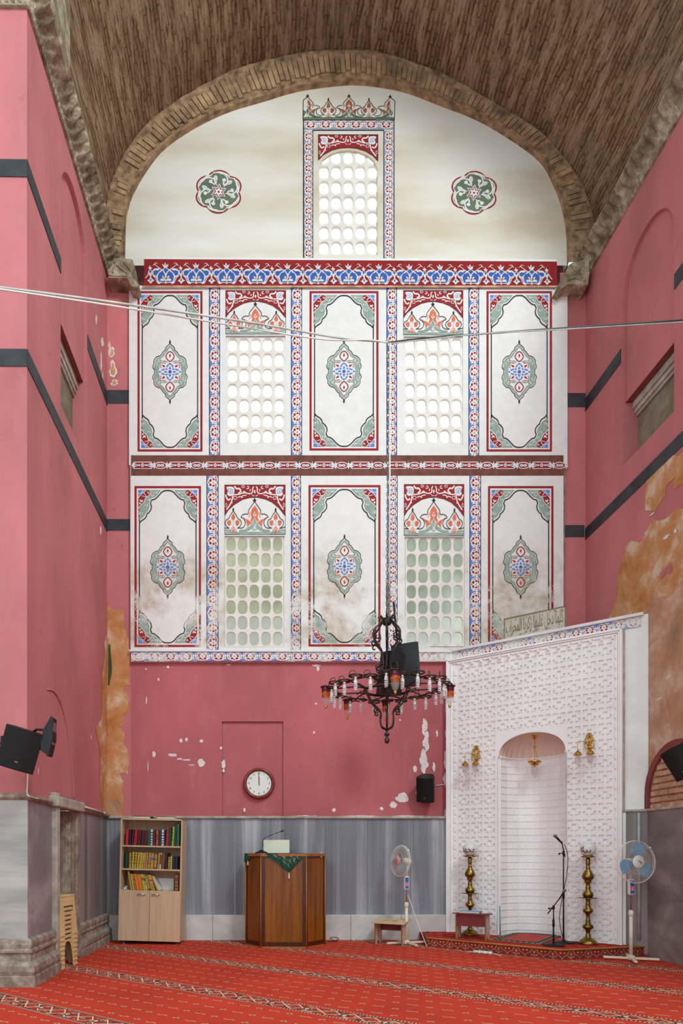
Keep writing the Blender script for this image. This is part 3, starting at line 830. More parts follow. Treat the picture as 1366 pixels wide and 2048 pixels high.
def cartouche_band(place, x0, x1, ya, yb, parent):
    a = Art(place)
    a.rect(x0, ya, x1, yb, 'paint_brown', 1)
    a.rect(x0, yb - 1, x1, yb, R_, 2)
    k = (yb - ya) / 360.0 * 1.0
    per = (x1 - x0 + 6) / 12.0
    x = x0 - 45 + 8
    def mot(o):
        b = a.at(lambda u, v: (o + (u - 260) / 635.0 * per, ya + (v - 130) * k))
        b.poly([(305, 310), (345, 245), (650, 245), (690, 310), (650, 372), (345, 372)], W, 2)
        b.poly([(325, 310), (356, 258), (640, 258), (670, 310), (640, 360), (356, 360)], R_, 3)
        b.ell(810, 310, 112, 62, W, 2, n=20); b.ell(810, 310, 96, 48, R_, 3, n=20)
        for cx in (700, 925):
            b.blob([(cx - 34, 280), (cx - 8, 275), (cx, 232), (cx + 10, 275), (cx + 34, 282), (cx + 22, 308), (cx + 36, 340), (cx + 10, 345), (cx, 384), (cx - 10, 345), (cx - 34, 340), (cx - 22, 308)], W, 4, 2)
            for d in ((-14, -10), (14, -10), (-14, 14), (14, 14)): b.ell(cx + d[0], 308 + d[1], 7, 7, B_, 5, 0, 4)
        for cx, s in ((372, 1), (620, -1)):
            b.blob([(cx - 44 * s, 305), (cx - 20 * s, 270), (cx + 12 * s, 285), (cx + 48 * s, 306), (cx + 12 * s, 328), (cx - 20 * s, 342)], W, 4, 2)
            b.blob([(cx - 22 * s, 305), (cx, 290), (cx + 28 * s, 306), (cx, 320)], B_, 5, 2)
        for t in range(5): b.ell(497 + 20 * cos(t * 1.26), 305 + 24 * sin(t * 1.26), 12, 14, W, 4, 0, 6)
        b.ell(497, 305, 6, 7, B_, 5, 0, 6)
        for cx in (436, 556): b.ell(cx, 306, 24, 14, W, 4)
        for cx in (780, 842): b.ell(cx, 310, 32, 24, W, 4); b.ell(cx, 310, 14, 10, B_, 5, 0, 6)
    for i in range(12): mot(x0 - 4 + i * per)
    return a.M.build('painted_cartouche_band', parent, 'brown band with red cartouches', recalc=False)

def roundel(place, cx, cy, parent):
    a = Art(place).aff(cx, cy, 1 / 12.42, 1 / 12.42)
    for k in range(6):
        t = rad(60 * k + 30 + 2)
        a.k = k; a.ell(300 * cos(t), 285 * sin(t), 305, 260, R_, 1, n=28)
    for k in range(6):
        t = rad(60 * k + 32)
        a.k = k; a.ell(300 * cos(t), 285 * sin(t), 266, 223, W, 2, n=28)
    a.ell(0, 0, 440, 415, W, 2, n=40)
    for k in range(6):
        t = rad(60 * k + 32)
        a.k = k; a.ell(292 * cos(t), 277 * sin(t), 250, 208, 'paint_olive', 3, n=28)
    a.ell(0, 0, 400, 380, 'paint_olive', 3, n=40)
    for k in range(6):
        t = rad(60 * k)
        c, s = cos(t), sin(t)
        b = a.at(lambda x, y, c=c, s=s: (x * c - y * s, (x * s + y * c) * .95))
        b.line([(-500, -140), (-400, -300), (-260, -370), (-120, -330), (-60, -250), (-110, -200), (-160, -240)], 34, W, 5, 3)
        b.blob([(-480, -230), (-395, -330), (-330, -400), (-240, -440), (-170, -420), (-290, -380), (-380, -270)], W, 5, 3)
        b.line([(-40, -170), (-100, -260), (-90, -330), (-60, -400)], 22, W, 5, 3)
        b.blob([(-110, -300), (-128, -360), (-90, -430), (-40, -410), (-30, -330), (-70, -270)], W, 5, 3)
        b.blob([(90, -330), (150, -350), (190, -300), (160, -270), (110, -260)], W, 5, 3)
        b.line([(-75, -290), (-70, -410)], 8, 'paint_olive', 6, 0)
    def star(r1, r2, c, L):
        a.poly([((r1 if k % 2 == 0 else r2) * cos(rad(30 * k - 84)), (r1 if k % 2 == 0 else r2) * sin(rad(30 * k - 84))) for k in range(12)], c, L)
    star(212, 118, W, 7); star(178, 92, R_, 8); star(138, 62, W, 9); a.ell(0, 0, 26, 26, R_, 10)
    return a.M.build('painted_roundel', parent, 'six-lobed roundel with a small star', recalc=False)

# ---------------------------------------------------------------- back wall
PANEL_Y = YB - .05
def face(Y):
    return lambda x, y, L=0: onY(x, y, Y - .0016 * L)
m = M()
fB = lambda x, y, d=0: onY(x, y, YB + d)
# lower pink facing with the sunk blind doorway
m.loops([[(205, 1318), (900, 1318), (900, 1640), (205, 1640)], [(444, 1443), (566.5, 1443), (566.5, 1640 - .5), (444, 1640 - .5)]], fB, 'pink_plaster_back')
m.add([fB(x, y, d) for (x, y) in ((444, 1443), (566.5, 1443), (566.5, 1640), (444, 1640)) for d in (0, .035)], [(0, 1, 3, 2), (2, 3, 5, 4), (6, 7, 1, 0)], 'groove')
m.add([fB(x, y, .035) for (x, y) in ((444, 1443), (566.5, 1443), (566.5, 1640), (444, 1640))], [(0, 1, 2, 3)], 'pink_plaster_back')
# pilasters either side
for x0, x1 in ((206, 262), (1120, 1176)):
    m.loops([[(x0, 545), (x1, 545), (x1, 1640 if x0 < 900 else 1330), (x0, 1640 if x0 < 900 else 1330)]], lambda x, y, d=0: onY(x, y, YB), 'pink_plaster')
m.loops([[(860, 1290), (1176, 1290), (1176, 1640), (860, 1640)]], lambda x, y: onY(x, y, YB + .002), 'pink_plaster_back')
wall_back = m.build('wall_back', kind='structure')

def slab(M_, y0, y1, x0, x1, holes, Yf, depth, mat, rev='white'):
    """upright slab with rectangular openings and their reveals"""
    M_.loops([[(x0, y0), (x1, y0), (x1, y1), (x0, y1)]] + [[(a, b), (c, b), (c, d), (a, d)] for a, b, c, d in holes], lambda x, y: onY(x, y, Yf), mat)
    for a, b, c, d in holes:
        q = [onY(*p, Yf) for p in ((a, b), (c, b), (c, d), (a, d))]
        r = [p + Vector((0, depth, 0)) for p in q]
        M_.add(q + r, [(i, (i + 1) % 4, 4 + (i + 1) % 4, 4 + i) for i in range(4)], rev)
WIN = [(452, 673, 571, 889), (807, 673, 926, 889), (449, 1072, 568, 1294), (810, 1073, 929, 1294)]
m = M()
slab(m, 571, 930, 258, 1135, WIN[:2], PANEL_Y, .09, 'white')
slab(m, 930, 1303, 261, 1127, WIN[2:], PANEL_Y, .09, 'white')
for xa, xb, ya, yb in ((258, 261, 571, 1303), (1135, 1127, 571, 1303)):
    a_, b_ = onY(xa, ya, PANEL_Y), onY(xb, yb, PANEL_Y)
    m.add([a_, b_, b_ + Vector((0, .09, 0)), a_ + Vector((0, .09, 0))], [(0, 1, 2, 3)], 'worn_stone')
a_, b_ = onY(258, 571, PANEL_Y), onY(1135, 571, PANEL_Y)
m.add([a_, b_, b_ + Vector((0, .3, 0)), a_ + Vector((0, .3, 0))], [(0, 1, 2, 3)], 'white')
m.build('white_panelled_facing', wall_back, 'white plaster facing covered with painted panels')
# white moulding under the lower row
m = M()
p = onY(259, 1299, PANEL_Y); q = onY(905, 1301, PANEL_Y)
m.add([p, q, q + Vector((0, -.03, -.01)), p + Vector((0, -.03, -.01)), p + Vector((0, -.03, -.035)), q + Vector((0, -.03, -.035)), p + Vector((0, .05, -.04)), q + Vector((0, .05, -.04))],
      [(0, 1, 2, 3), (3, 2, 5, 4), (4, 5, 7, 6)], 'white')
m.build('sill_moulding', wall_back)
fP = face(PANEL_Y - .001)
for x0, y0, x1, y1 in ((275, 582, 405, 903), (619, 582, 757, 901), (973, 582, 1104, 903), (269, 972, 402, 1294), (617, 970, 761, 1293), (976, 972, 1107, 1294)):
    panel(fP, x0, y0, x1, y1, 'painted_panel', wall_back)
for x0, y0, x1, y1 in ((451.5, 581, 571.5, 668), (807, 581, 926, 669.5), (449.5, 970, 570.5, 1069), (808.5, 969, 928, 1071)):
    window_head(fP, x0, y0, x1, y1, wall_back)
for x0, y0, x1, y1, n in ((418, 575, 440, 910, 11), (582, 575, 604, 910, 11), (773, 575, 794, 910, 11), (937, 575, 958, 912, 11),
                          (413, 951, 437, 1300, 12), (582, 951, 602, 1300, 12), (775, 951, 795, 1300, 12), (939, 951, 962, 1300, 12)):
    border(fP, x0, y0, x1, y1, n, True, wall_back, 'painted_upright_border')
cartouche_band(fP, 262, 1127, 910.5, 951, wall_back)
border(face(YB - .06), 262, 1304, 900, 1323, 20, False, wall_back, 'painted_sill_border')
m = M(); p = [onY(262, 1304, YB - .058), onY(905, 1304, YB - .058), onY(905, 1323, YB - .058), onY(262, 1323, YB - .058)]
m.add(p + [v + Vector((0, .06, 0)) for v in p], [(0, 1, 2, 3), (3, 2, 6, 7), (0, 3, 7, 4)], 'white')
m.build('sill_border_ground', wall_back)

# white lunette under the vault
INNER = [(250, 530), (250, 515), (252, 440), (257, 415), (265, 390), (290, 345), (325, 300), (380, 260), (450, 225), (530, 200), (600, 180), (683, 169), (733, 169), (808, 182), (883, 210), (958, 240), (1033, 285),
         (1083, 325), (1108, 370), (1123, 410), (1133, 460), (1135, 515), (1135, 530)]
OUTER = [(212, 530), (215, 500), (217, 410), (240, 340), (262, 298), (300, 252), (350, 212), (420, 172), (500, 136), (600, 112), (683, 106), (758, 112), (833, 133), (908, 167), (983, 210), (1063, 258), (1108, 298),
         (1148, 350), (1173, 405), (1186, 460), (1184, 512), (1183, 530)]
inner = [(p.x, p.y) for p in catmull([(x, y, 0) for x, y in INNER[1:-1]], 5)]
awin = [(638, 510), (638, 335), (645, 320), (660, 309), (680, 302), (697, 300.5), (715, 303), (735, 311), (748, 322), (755, 337), (755, 510)]
YL = YB + .02
m = M()
m.loops([[(250, 531)] + inner + [(1135, 531)], awin], lambda x, y: onY(x, y, YL), 'lunette')
r = [onY(x, y, YL) for x, y in awin]
m.strip([r, [v + Vector((0, .028, 0)) for v in r]], 'lunette')
m.build('white_lunette', wall_back, 'white plaster lunette under the brick vault')
fL = face(YL - .001)
a = Art(fL)
for x0, y0, x1, y1 in ((606, 239, 608, 518), (625, 260, 626.4, 518), (767, 260, 768.4, 518), (787.5, 239, 789, 518), (606, 239, 789, 240.5), (625, 259.5, 768, 261)): a.rect(x0, y0, x1, y1, K_, 3)
a.M.build('painted_border_lines', wall_back, recalc=False)
border(fL, 607, 262, 626, 518, 12, True, wall_back, 'painted_upright_border', lines=False, bg='paint_lilac')
border(fL, 768, 262, 788, 518, 12, True, wall_back, 'painted_upright_border', lines=False, bg='paint_lilac')
border(fL, 607, 240, 788, 259, 6, False, wall_back, 'painted_head_border', lines=False, bg='paint_lilac')
a = Art(fL).at(lambda x, y: (595 + x / 6.505, 170 + y / 6.505))
aarch = [(272, 975), (340, 905), (450, 845), (560, 818), (670, 812), (780, 824), (890, 860), (980, 915), (1046, 985)]
spandrel_scrolls(a, (272, 648, 1046), aarch)
a.rect(268, 642, 1050, 650, K_, 2); a.rect(268, 642, 275, 975, K_, 2); a.rect(1043, 642, 1050, 985, K_, 2)
a.M.build('painted_window_head', wall_back, 'dark red spandrel over the top window', recalc=False)
a = Art(fL).at(lambda x, y: (595 + x / 6.505, 170 + y / 6.505))
a.rect(75, 418, 1262, 452, 'paint_olive', 1)
kk = dict(O='paint_rust', G='paint_olive')
large_palm(a.aff(670, 150, .70, .60), **kk)
large_palm(a.aff(132, 150, .70, .60), 1, **kk); large_palm(a.aff(1205, 158, .70, .60), -1, **kk)
small_palm(a.aff(403, 200, .72, .72), **kk); small_palm(a.aff(930, 200, .72, .72), **kk)
a.line([(132, 150), (75, 195), (72, 450)], 8, K_, 4, 0); a.line([(1205, 158), (1268, 205), (1262, 450)], 8, K_, 4, 0)
for x in (90, 1225): a.poly([(x - 12, 320), (x + 20, 350), (x, 400), (x - 15, 400)], 'paint_olive', 3)
a.M.build('painted_crest', wall_back, 'row of rust and olive palmettes above the top window', recalc=False)
roundel(fL, 437.3, 383.5, wall_back); roundel(fL, 948, 385.5, wall_back)

# painted frieze, leaning out at the top
m = M()
def frz(x, y, L=0):
    t = (570 - y) / 52.0                       # 0 foot .. 1 head
    out = .03 + .15 * t
    return onY(x, y, PANEL_Y - out - .0016 * L)
def frz2(x, y, L=0):
    y = y + (x - 288) * .006 * (1 if y < 545 else .5)
    return frz(x, y, L)
rows = [[frz2(x, 571 - 53 * i / 10) for x in range(288, 1116, 12)] + [frz2(1114, 571 - 53 * i / 10)] for i in range(11)]
m.strip(rows, R_)
b0, b1 = rows[-1][0], rows[-1][-1]
m.add([b0, b1, b1 + Vector((0, 0, .03)), b0 + Vector((0, 0, .03)), b0 + Vector((0, .3, .03)), b1 + Vector((0, .3, .03))], [(0, 1, 2, 3), (3, 2, 5, 4)], 'white')
for k in (0, -1):
    side = [r_[k] for r_ in rows]
    m.strip([side, [Vector((p.x, PANEL_Y + .1, p.z)) for p in side]], R_)
trim_frieze = m.build('trim_1', None, kind='structure')
a = Art(frz2)
for i in range(13): frieze_motif(a.aff(331.5 + 61.0 * i, 519.5, 61.0, 51.0))
frieze_link(a.aff(331.5 + 61.0 * 12.5, 519.5, 61.0, 51.0))
a.M.build('painted_palmette_frieze', trim_frieze, 'dark red frieze with blue palmettes outlined white', recalc=False)
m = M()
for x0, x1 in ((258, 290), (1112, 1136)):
    m.loops([[(x0, 528), (x1, 528), (x1, 572), (x0, 572)]], lambda x, y: onY(x, y, YB + .22), 'groove')  # dark sheets painted as the shade in the end gaps
m.build('gap_shade_behind_frieze', trim_frieze)
# pink strip under frieze
m = M(); m.loops([[(284, 571), (1113, 571), (1113, 575), (284, 575)]], lambda x, y: onY(x, y, PANEL_Y - .03), 'niche_brick'); m.build('rose_fillet', trim_frieze)

# ---- windows: pierced plaster grilles with glass
def grille(name, x0, y0, x1, y1, cols, rows_, glass, Yf, clip=None):
    Yg = Yf + .06
    m = M()
    n = 24
    for r in range(rows_):
        for c in range(cols):
            ax, bx = x0 + (x1 - x0) * c / cols, x0 + (x1 - x0) * (c + 1) / cols
            ay, by = y0 + (y1 - y0) * r / rows_, y0 + (y1 - y0) * (r + 1) / rows_
            cx, cy, hw, hh = (ax + bx) / 2, (ay + by) / 2, (bx - ax) / 2, (by - ay) / 2
            hole, sq = [], []
            for k in range(n):
                t = 2 * PI * k / n
                ct, st = cos(t), sin(t)
                hx = hw * .79 * math.copysign(abs(ct) ** .74, ct); hy = hh * .83 * math.copysign(abs(st) ** .74, st)
                s = 1 / max(abs(ct), abs(st))
                hole.append((cx + hx, cy + hy)); sq.append((cx + hw * ct * s, cy + hh * st * s))
            f0 = [onY(*p, Yg) for p in hole]; f1 = [onY(*p, Yg) for p in sq]
            f0c = [onY(cx + (p[0] - cx) * 1.05, cy + (p[1] - cy) * 1.05, Yg) for p in hole]
            f0b = [onY(cx + (p[0] - cx), cy + (p[1] - cy), Yg) + Vector((0, .012, 0)) for p in hole]
            bk = [onY(cx + (p[0] - cx), cy + (p[1] - cy), Yg) + Vector((0, .035, 0)) for p in hole]
            m.strip([f1, f0c, f0b, bk], 'grille_white', False, True)
    # corners of squares are filled by a thin sheet behind
    g = None
    root = tag(bpy.data.objects.new(name, None), kind='structure'); COL.objects.link(root)
    m.build('pierced_grille', root)
    m = M()
    m.loops([[(x0, y0), (x1, y0), (x1, y1), (x0, y1)]], lambda x, y: onY(x, y, Yg + .075), glass)
    m.build('glass_pane', root)
    # frame back so that no light slips round
    return root
for i, (wb, gl) in enumerate(zip(WIN, ('window_glass', 'window_glass', 'lower_window_glass', 'lower_window_glass'))):
    grille('window_%d' % (i + 1), wb[0] + 1, wb[1] + 1, wb[2] - 1, wb[3] - 1, 5, 7, gl, PANEL_Y - (.045 if i > 1 else .045))
grille('window_5', 636, 299, 757, 511, 5, 7, 'window_glass', YL - .03)

# ---- blank marble dado and base of the back wall
m = M()
def rect(M_, x0, y0, x1, y1, Y, mat): M_.add([onY(x0, y0, Y), onY(x1, y0, Y), onY(x1, y1, Y), onY(x0, y1, Y)], [(0, 1, 2, 3)], mat)
dz = lambda y: onY(500, y, YB).z
zt, zb = dz(1637), dz(1829)
xs = [XL] + [onY(x, 1700, YB).x for x in (262, 372, 470, 566, 650, 735, 820)] + [onY(905, 1700, YB).x]
for i in range(len(xs) - 1):
    m.box(((xs[i] + xs[i + 1]) / 2, YB, (zt + zb) / 2), (xs[i + 1] - xs[i] - .004, .05 + .004 * (i % 3), zt - zb), 'grey_marble')
m.build('marble_dado', wall_back, 'grey veined marble dado slabs')
m = M()
m.box(((xs[0] + xs[-1]) / 2, YB - .02, zt + .015), (xs[-1] - xs[0], .09, .035), 'plain_stone', bev=.008)
m.build('dado_ledge', wall_back)
m = M()
xb = [XL] + [onY(x, 1850, YB).x for x in (262, 372, 426, 560, 700, 800)] + [onY(930, 1850, YB).x]
for i in range(len(xb) - 1):
    m.box(((xb[i] + xb[i + 1]) / 2, YB - .03, zb / 2), (xb[i + 1] - xb[i] - .003, .10, zb), 'white_marble', bev=.006)
m.build('baseboard_back', kind='structure')
# ---- plaster chips on the pink
m = M()
def chip(x, y, rx, ry, seed, Y=YB - .003, mat='chip'):
    rnd = random.Random(seed)
    pts = [(x + rx * cos(t) * rnd.uniform(.6, 1.1), y + ry * sin(t) * rnd.uniform(.6, 1.1)) for t in [2 * PI * k / 14 for k in range(14)]]
    m.loops([rough_edge(pts, min(rx, ry) * .5, 2, seed)], lambda a, b: onY(a, b, Y), mat)
for i, c in enumerate([(403, 1526, 8, 9), (362, 1481, 4, 5), (373, 1479, 3, 5), (403, 1482, 4, 4), (447, 1529, 5, 10), (447, 1541, 3, 4), (442, 1496, 3, 3), (345, 1510, 11, 4), (359, 1518, 8, 2), (308, 1509, 4, 7), (373, 1520, 10, 1.5),
                       (384, 1530, 8, 1.2), (849, 1452, 7, 20), (852, 1486, 7, 26), (848, 1520, 9, 30), (846, 1560, 7, 10), (868, 1534, 3, 12), (830, 1538, 4, 9), (806, 1596, 16, 11), (786, 1610, 9, 8), (763, 1617, 4, 4), (835, 1585, 4, 8), (892, 1520, 4, 26),
                       (893, 1420, 3, 30), (894, 1470, 3, 22), (890, 1560, 4, 14), (893, 1625, 4, 10), (874, 1467, 2, 9), (632, 1331, 12, 2), (636, 1337, 3, 6), (489, 1620, 3, 5), (668, 1620, 5, 4), (632, 1407, 3, 2), (628, 1465, 2, 3),
                       (800, 1440, 2, 2), (292, 1338, 2, 2), (336, 1334, 3, 3), (317, 1359, 2, 4), (457, 1330, 5, 1.3), (520, 1633, 60, 1.2), (610, 1632, 26, 1.4), (720, 1632, 40, 1.2), (820, 1632, 40, 1.2), (296, 1534, 1, 12), (293, 1400, 1.3, 10)]):
    chip(*c, seed=i)
m.build('bare_gypsum_chips', wall_back, 'pale chips where the pink paint has flaked')
# black bands on the pilasters
m = M()
for x0, x1, y0, y1 in ((213, 259, 780, 807), (214, 261, 1038, 1061), (1131, 1174, 786, 814), (1124, 1169, 1050, 1074)):
    rect(m, x0, y0, x1, y1, YB - .006, 'band')
m.build('black_pilaster_bands', wall_back)
# bare plaster on the left pilaster
m = M()
pts = [(200 + x / 4.45, 1200 + y / 4.45) for x, y in [(66, 20), (85, 62), (130, 85), (180, 80), (215, 95), (220, 180), (210, 230), (235, 320), (262, 350), (264, 450), (262, 760), (215, 770), (210, 800), (245, 830),
      (258, 900), (250, 1010), (200, 1030), (210, 1100), (165, 1130), (220, 1200), (222, 1300), (255, 1330), (250, 1550), (175, 1540), (180, 1570), (210, 1610), (190, 1700), (210, 1830), (200, 1925), (60, 1925)]]
m.loops([rough_edge(pts, 2.5, 2, 5)], lambda a, b: onY(a, b, YB - .004), 'orange_plaster')
m.loops([rough_edge([(216, 1288), (221, 1292), (224, 1340), (219, 1370), (216, 1372)], 1.2, 2, 3)], lambda a, b: onY(a, b, YB - .007), 'moss')
m.loops([rough_edge([(217, 1600), (236, 1598), (242, 1612), (238, 1632), (217, 1633)], 1.2, 2, 4)], lambda a, b: onY(a, b, YB - .007), 'brown_plaster')
m.build('bare_orange_plaster', wall_back, 'flaked strip of bare orange plaster beside the bookcase corner')

# ---------------------------------------------------------------- side walls, in (Y, Z)
def zcor(y): return 9.62 + (9.85 - 9.62) * (y - YN) / (YB - YN)
def arch_poly(y0, y1, z0, zs, n=20, rise=None):
    c, r = (y0 + y1) / 2, (y1 - y0) / 2
    rise = rise or r
    return [(y0, z0)] + [(c - r * cos(PI * k / n), zs + rise * sin(PI * k / n)) for k in range(n + 1)] + [(y1, z0)]
def side_wall(X, s, y0, y1, zlo, ztop, arch, win, dep, slabmat):
    """X plane, s = +1 when deeper is +X.  arch = blind arch outline, win = (ya, yb, za, zb) opening in it"""
    fn = lambda d: (lambda y, z, d=d: Vector((X + s * d, y, z)))
    m = M()
    m.loops([[(y0, zlo), (y1, zlo), (y1, ztop(y1)), (y0, ztop(y0))], arch], fn(0), 'pink_plaster')
    d1 = .05
    n = len(arch)
    ring0 = [fn(0)(y, z) for y, z in arch]; ring1 = [fn(d1)(y, z) for y, z in arch]
    m.strip([ring0, ring1], 'pink_plaster', False, True)
    ya, yb, za, zb = win
    # sunk face of the blind arch above the opening
    m.loops([[(ya, zb)] + [p for p in arch[1:-1]] + [(yb, zb)]], fn(d1), 'pink_plaster')
    # deep opening
    q = [(ya, za), (yb, za), (yb, zb), (ya, zb)]
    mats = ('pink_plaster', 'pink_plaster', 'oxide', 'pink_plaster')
    for i in range(4):
        a, b = q[i], q[(i + 1) % 4]
        m.add([fn(d1)(*a), fn(d1)(*b), fn(dep)(*b), fn(dep)(*a)], [(0, 1, 2, 3)], mats[i])
    m.add([fn(dep)(*p) for p in q], [(0, 1, 2, 3)], slabmat)
    return m, fn
# left wall
LA = arch_poly(7.48, 8.60, 6.43, 8.88)
m, fnL = side_wall(XL, -1, YN, YB, 1.80, lambda y: 10.05, LA, (7.48, 8.60, 6.43, 7.50), .19, 'slab_stone')
m.add([Vector(p) for p in ((XL, YN, 1.80), (-8, YN, 1.80), (-8, YN, 10.0), (XL, YN, 10.0))], [(0, 1, 2, 3)], 'pink_plaster')
wall_left = m.build('wall_left', kind='structure')
m = M()
for i, (t_, z0, z1) in enumerate(((.07, 7.40, 7.50), (.05, 7.34, 7.40), (.03, 7.30, 7.34))):
    m.box((XL - .19 + t_ / 2, 8.04, (z0 + z1) / 2), (t_, 1.11, z1 - z0), 'plain_stone', bev=.008)
m.build('stone_lintel_moulding', wall_left)
m = M()
def band_side(M_, X, s, y0, y1, z0, z1): M_.box((X - s * .002, (y0 + y1) / 2, (z0 + z1) / 2), (.012, y1 - y0, z1 - z0), 'band')
band_side(m, XL, -1, YN, YB, 6.07, 6.24); band_side(m, XL, -1, YN, 7.47, 7.93, 8.10); band_side(m, XL, -1, 8.61, YB, 7.95, 8.14)
for z0, z1 in ((6.07, 6.24), (7.93, 8.10)): m.box(((XL - 8) / 2, YN - .002, (z0 + z1) / 2), (8 + XL + .006, .012, z1 - z0), 'band')
m.build('black_painted_bands', wall_left, 'black bands running round the pink wall')
m = M()      # thin incised arch line near the bookcase corner
arc = [Vector((XL + .004, 7.05 + .62 * sin(PI / 2 * k / 14), 1.95 + .95 * cos(PI / 2 * k / 14))) for k in range(15)]
arc = [Vector((XL + .003, y, z)) for y, z in [(7.0, 3.05), (7.25, 3.08), (7.5, 2.98), (7.7, 2.78), (7.86, 2.48), (7.95, 2.2), (7.98, 1.95)]]
m.tube(catmull(arc, 4), .012, 'pink_plaster', 5)
m.build('faint_arch_ridge', wall_left)
m = M()
pts = [(216, 1190), (214.5, 1262), (208, 1285), (206, 1340), (203, 1375), (202, 1440), (191, 1452), (194, 1475), (199, 1500), (199, 1560), (202, 1600), (203, 1630), (216, 1632)]
m.loops([[(p.y, p.z) for p in [onX(x, y, XL) for x, y in rough_edge(pts, 2, 2, 9)]]], lambda y, z: Vector((XL + .004, min(y, YB - .002), z)), 'orange_plaster')
m.build('bare_orange_plaster', wall_left)
m = M()
for x, y, rx, ry in ((192, 640, 2, 12), (204, 684, 4, 12), (202, 720, 2, 26), (205, 760, 1.5, 20), (201, 1060, 2, 12), (76, 1542, 1, 10), (182, 1475, 1.2, 6)):
    rnd = random.Random(int(x * y)); L = []
    for k in range(12):
        t = 2 * PI * k / 12; p = onX(x + rx * cos(t) * rnd.uniform(.6, 1), y + ry * sin(t) * rnd.uniform(.6, 1), XL); L.append((p.y, p.z))
    m.loops([L], lambda y_, z_: Vector((XL + .003, y_, z_)), 'chip')
m.build('bare_gypsum_chips', wall_left)
m = M()
for x, y, rx, ry in ((223, 705, 7, 16), (226, 740, 9, 22), (229, 765, 9, 8), (219, 690, 3, 8)):
    rnd = random.Random(int(x * y))
    L = [(x + rx * cos(2 * PI * k / 14) * rnd.uniform(.5, 1), y + ry * sin(2 * PI * k / 14) * rnd.uniform(.6, 1)) for k in range(14)]
    m.loops([rough_edge(L, 2, 2, 3)], lambda a, b: onY(a, b, YB - .004), 'chip')
    L = [(x + .6 * (a - x), y + .7 * (b - y)) for a, b in L]
    m.loops([rough_edge(L, 2, 2, 3)], lambda a, b: onY(a, b, YB - .006), 'orange_plaster')
m.build('flaked_patch', wall_back, 'pale and orange flaked patch high on the left pilaster')

# marble dado and moulded base of the left wall, doorway with worn stone frame
def sweep(M_, path, dirs, prof, mat, cap=True):
    rows = [[Vector((p[0] + d[0] * o, p[1] + d[1] * o, z)) for o, z in prof] for p, d in zip(path, dirs)]
    M_.strip(rows, mat)
    if cap:
        for r in (rows[0], rows[-1]): M_.add(r, [tuple(range(len(r)))], mat)
m = M()
ZD = 1.83
m.box((XL - .02, (YN + 7.12) / 2, (ZD + .40) / 2), (.07, 7.12 - YN, ZD - .40), 'cloudy_marble')
m.box((XL - .02, (8.12 + YB) / 2, (ZD + .36) / 2), (.06, YB - 8.12, ZD - .36), 'brown_marble')
m.box(((XL - 8) / 2 + .007, YN + .01, (ZD + .40) / 2), (8 + XL + .015, .07, ZD - .40), 'pale_marble')
m.build('marble_dado', wall_left, 'marble dado slabs with cloudy grey veins')
m = M()
led = [(0, ZD - .02), (.035, ZD - .015), (.055, ZD + .01), (.05, ZD + .035), (.02, ZD + .05), (0, ZD + .05)]
sweep(m, [(-8, YN), (XL, YN), (XL, 7.12)], [(0, -1), (1, -1), (1, 0)], led, 'worn_stone')
sweep(m, [(XL, 8.15), (XL, YB)], [(1, 0), (1, 0)], led, 'worn_stone')
m.build('dado_ledge', wall_left)
BASE = [(0, 0), (.12, 0), (.12, .10), (.10, .11), (.105, .115), (.115, .15), (.11, .20), (.085, .225), (.07, .235), (.06, .24), (.055, .30), (.06, .315), (.075, .325), (.075, .35), (.06, .36), (.07, .40), (.065, .44), (.03, .46), (0, .46)]
m = M()
sweep(m, [(-8, YN), (XL, YN), (XL, 7.12)], [(0, -1), (1, -1), (1, 0)], BASE, 'worn_stone')
sweep(m, [(XL, 8.12), (XL, YB)], [(1, 0), (1, 0)], [(o * .8, z * .88) for o, z in BASE], 'worn_stone')
m.build('baseboard_left', kind='structure')
# doorway
d1 = tag(bpy.data.objects.new('door_1', None), kind='structure'); COL.objects.link(d1)
m = M()
m.box((XL + .02, 7.185, .90), (.10, .11, 1.80), 'plain_stone', bev=.012)
m.box((XL + .03, 7.62, 1.86), (.13, 1.08, .12), 'plain_stone', bev=.015)
m.box((XL + .01, 7.20, 1.93), (.09, .14, .06), 'plain_stone', bev=.01)
for k, (y, d, wd) in enumerate(((8.06, .03, .12), (7.97, .01, .09), (7.91, -.02, .07), (7.87, -.05, .05), (7.845, -.08, .035))):
    m.box((XL + d - .06, y, .90), (.14, wd, 1.80), 'worn_stone', bev=.014)
m.build('stone_door_frame', d1, 'worn pale stone frame of a low doorway')
m = M()
m.box((XL - .33, 7.86, .92), (.34, .06, 1.80), 'old_timber')
m.box((XL - .62, 7.55, .92), (.05, .66, 1.80), 'old_timber')
m.box((XL - .30, 7.22, .92), (.5, .05, 1.80), 'worn_stone')
m.box((XL - .32, 7.55, 1.88), (.66, .80, .14), 'old_timber')
m.box((XL - .34, 7.19, .92), (.62, .05, 1.84), 'old_timber')
m.build('weathered_reveal', d1)

# right wall
RA = arch_poly(7.60, 8.72, 6.50, 8.66)
m, fnR = side_wall(XR, 1, 3.0, YB, 1.80, lambda y: 10.1, RA, (7.60, 8.72, 6.50, 7.37), .22, 'slab_stone')
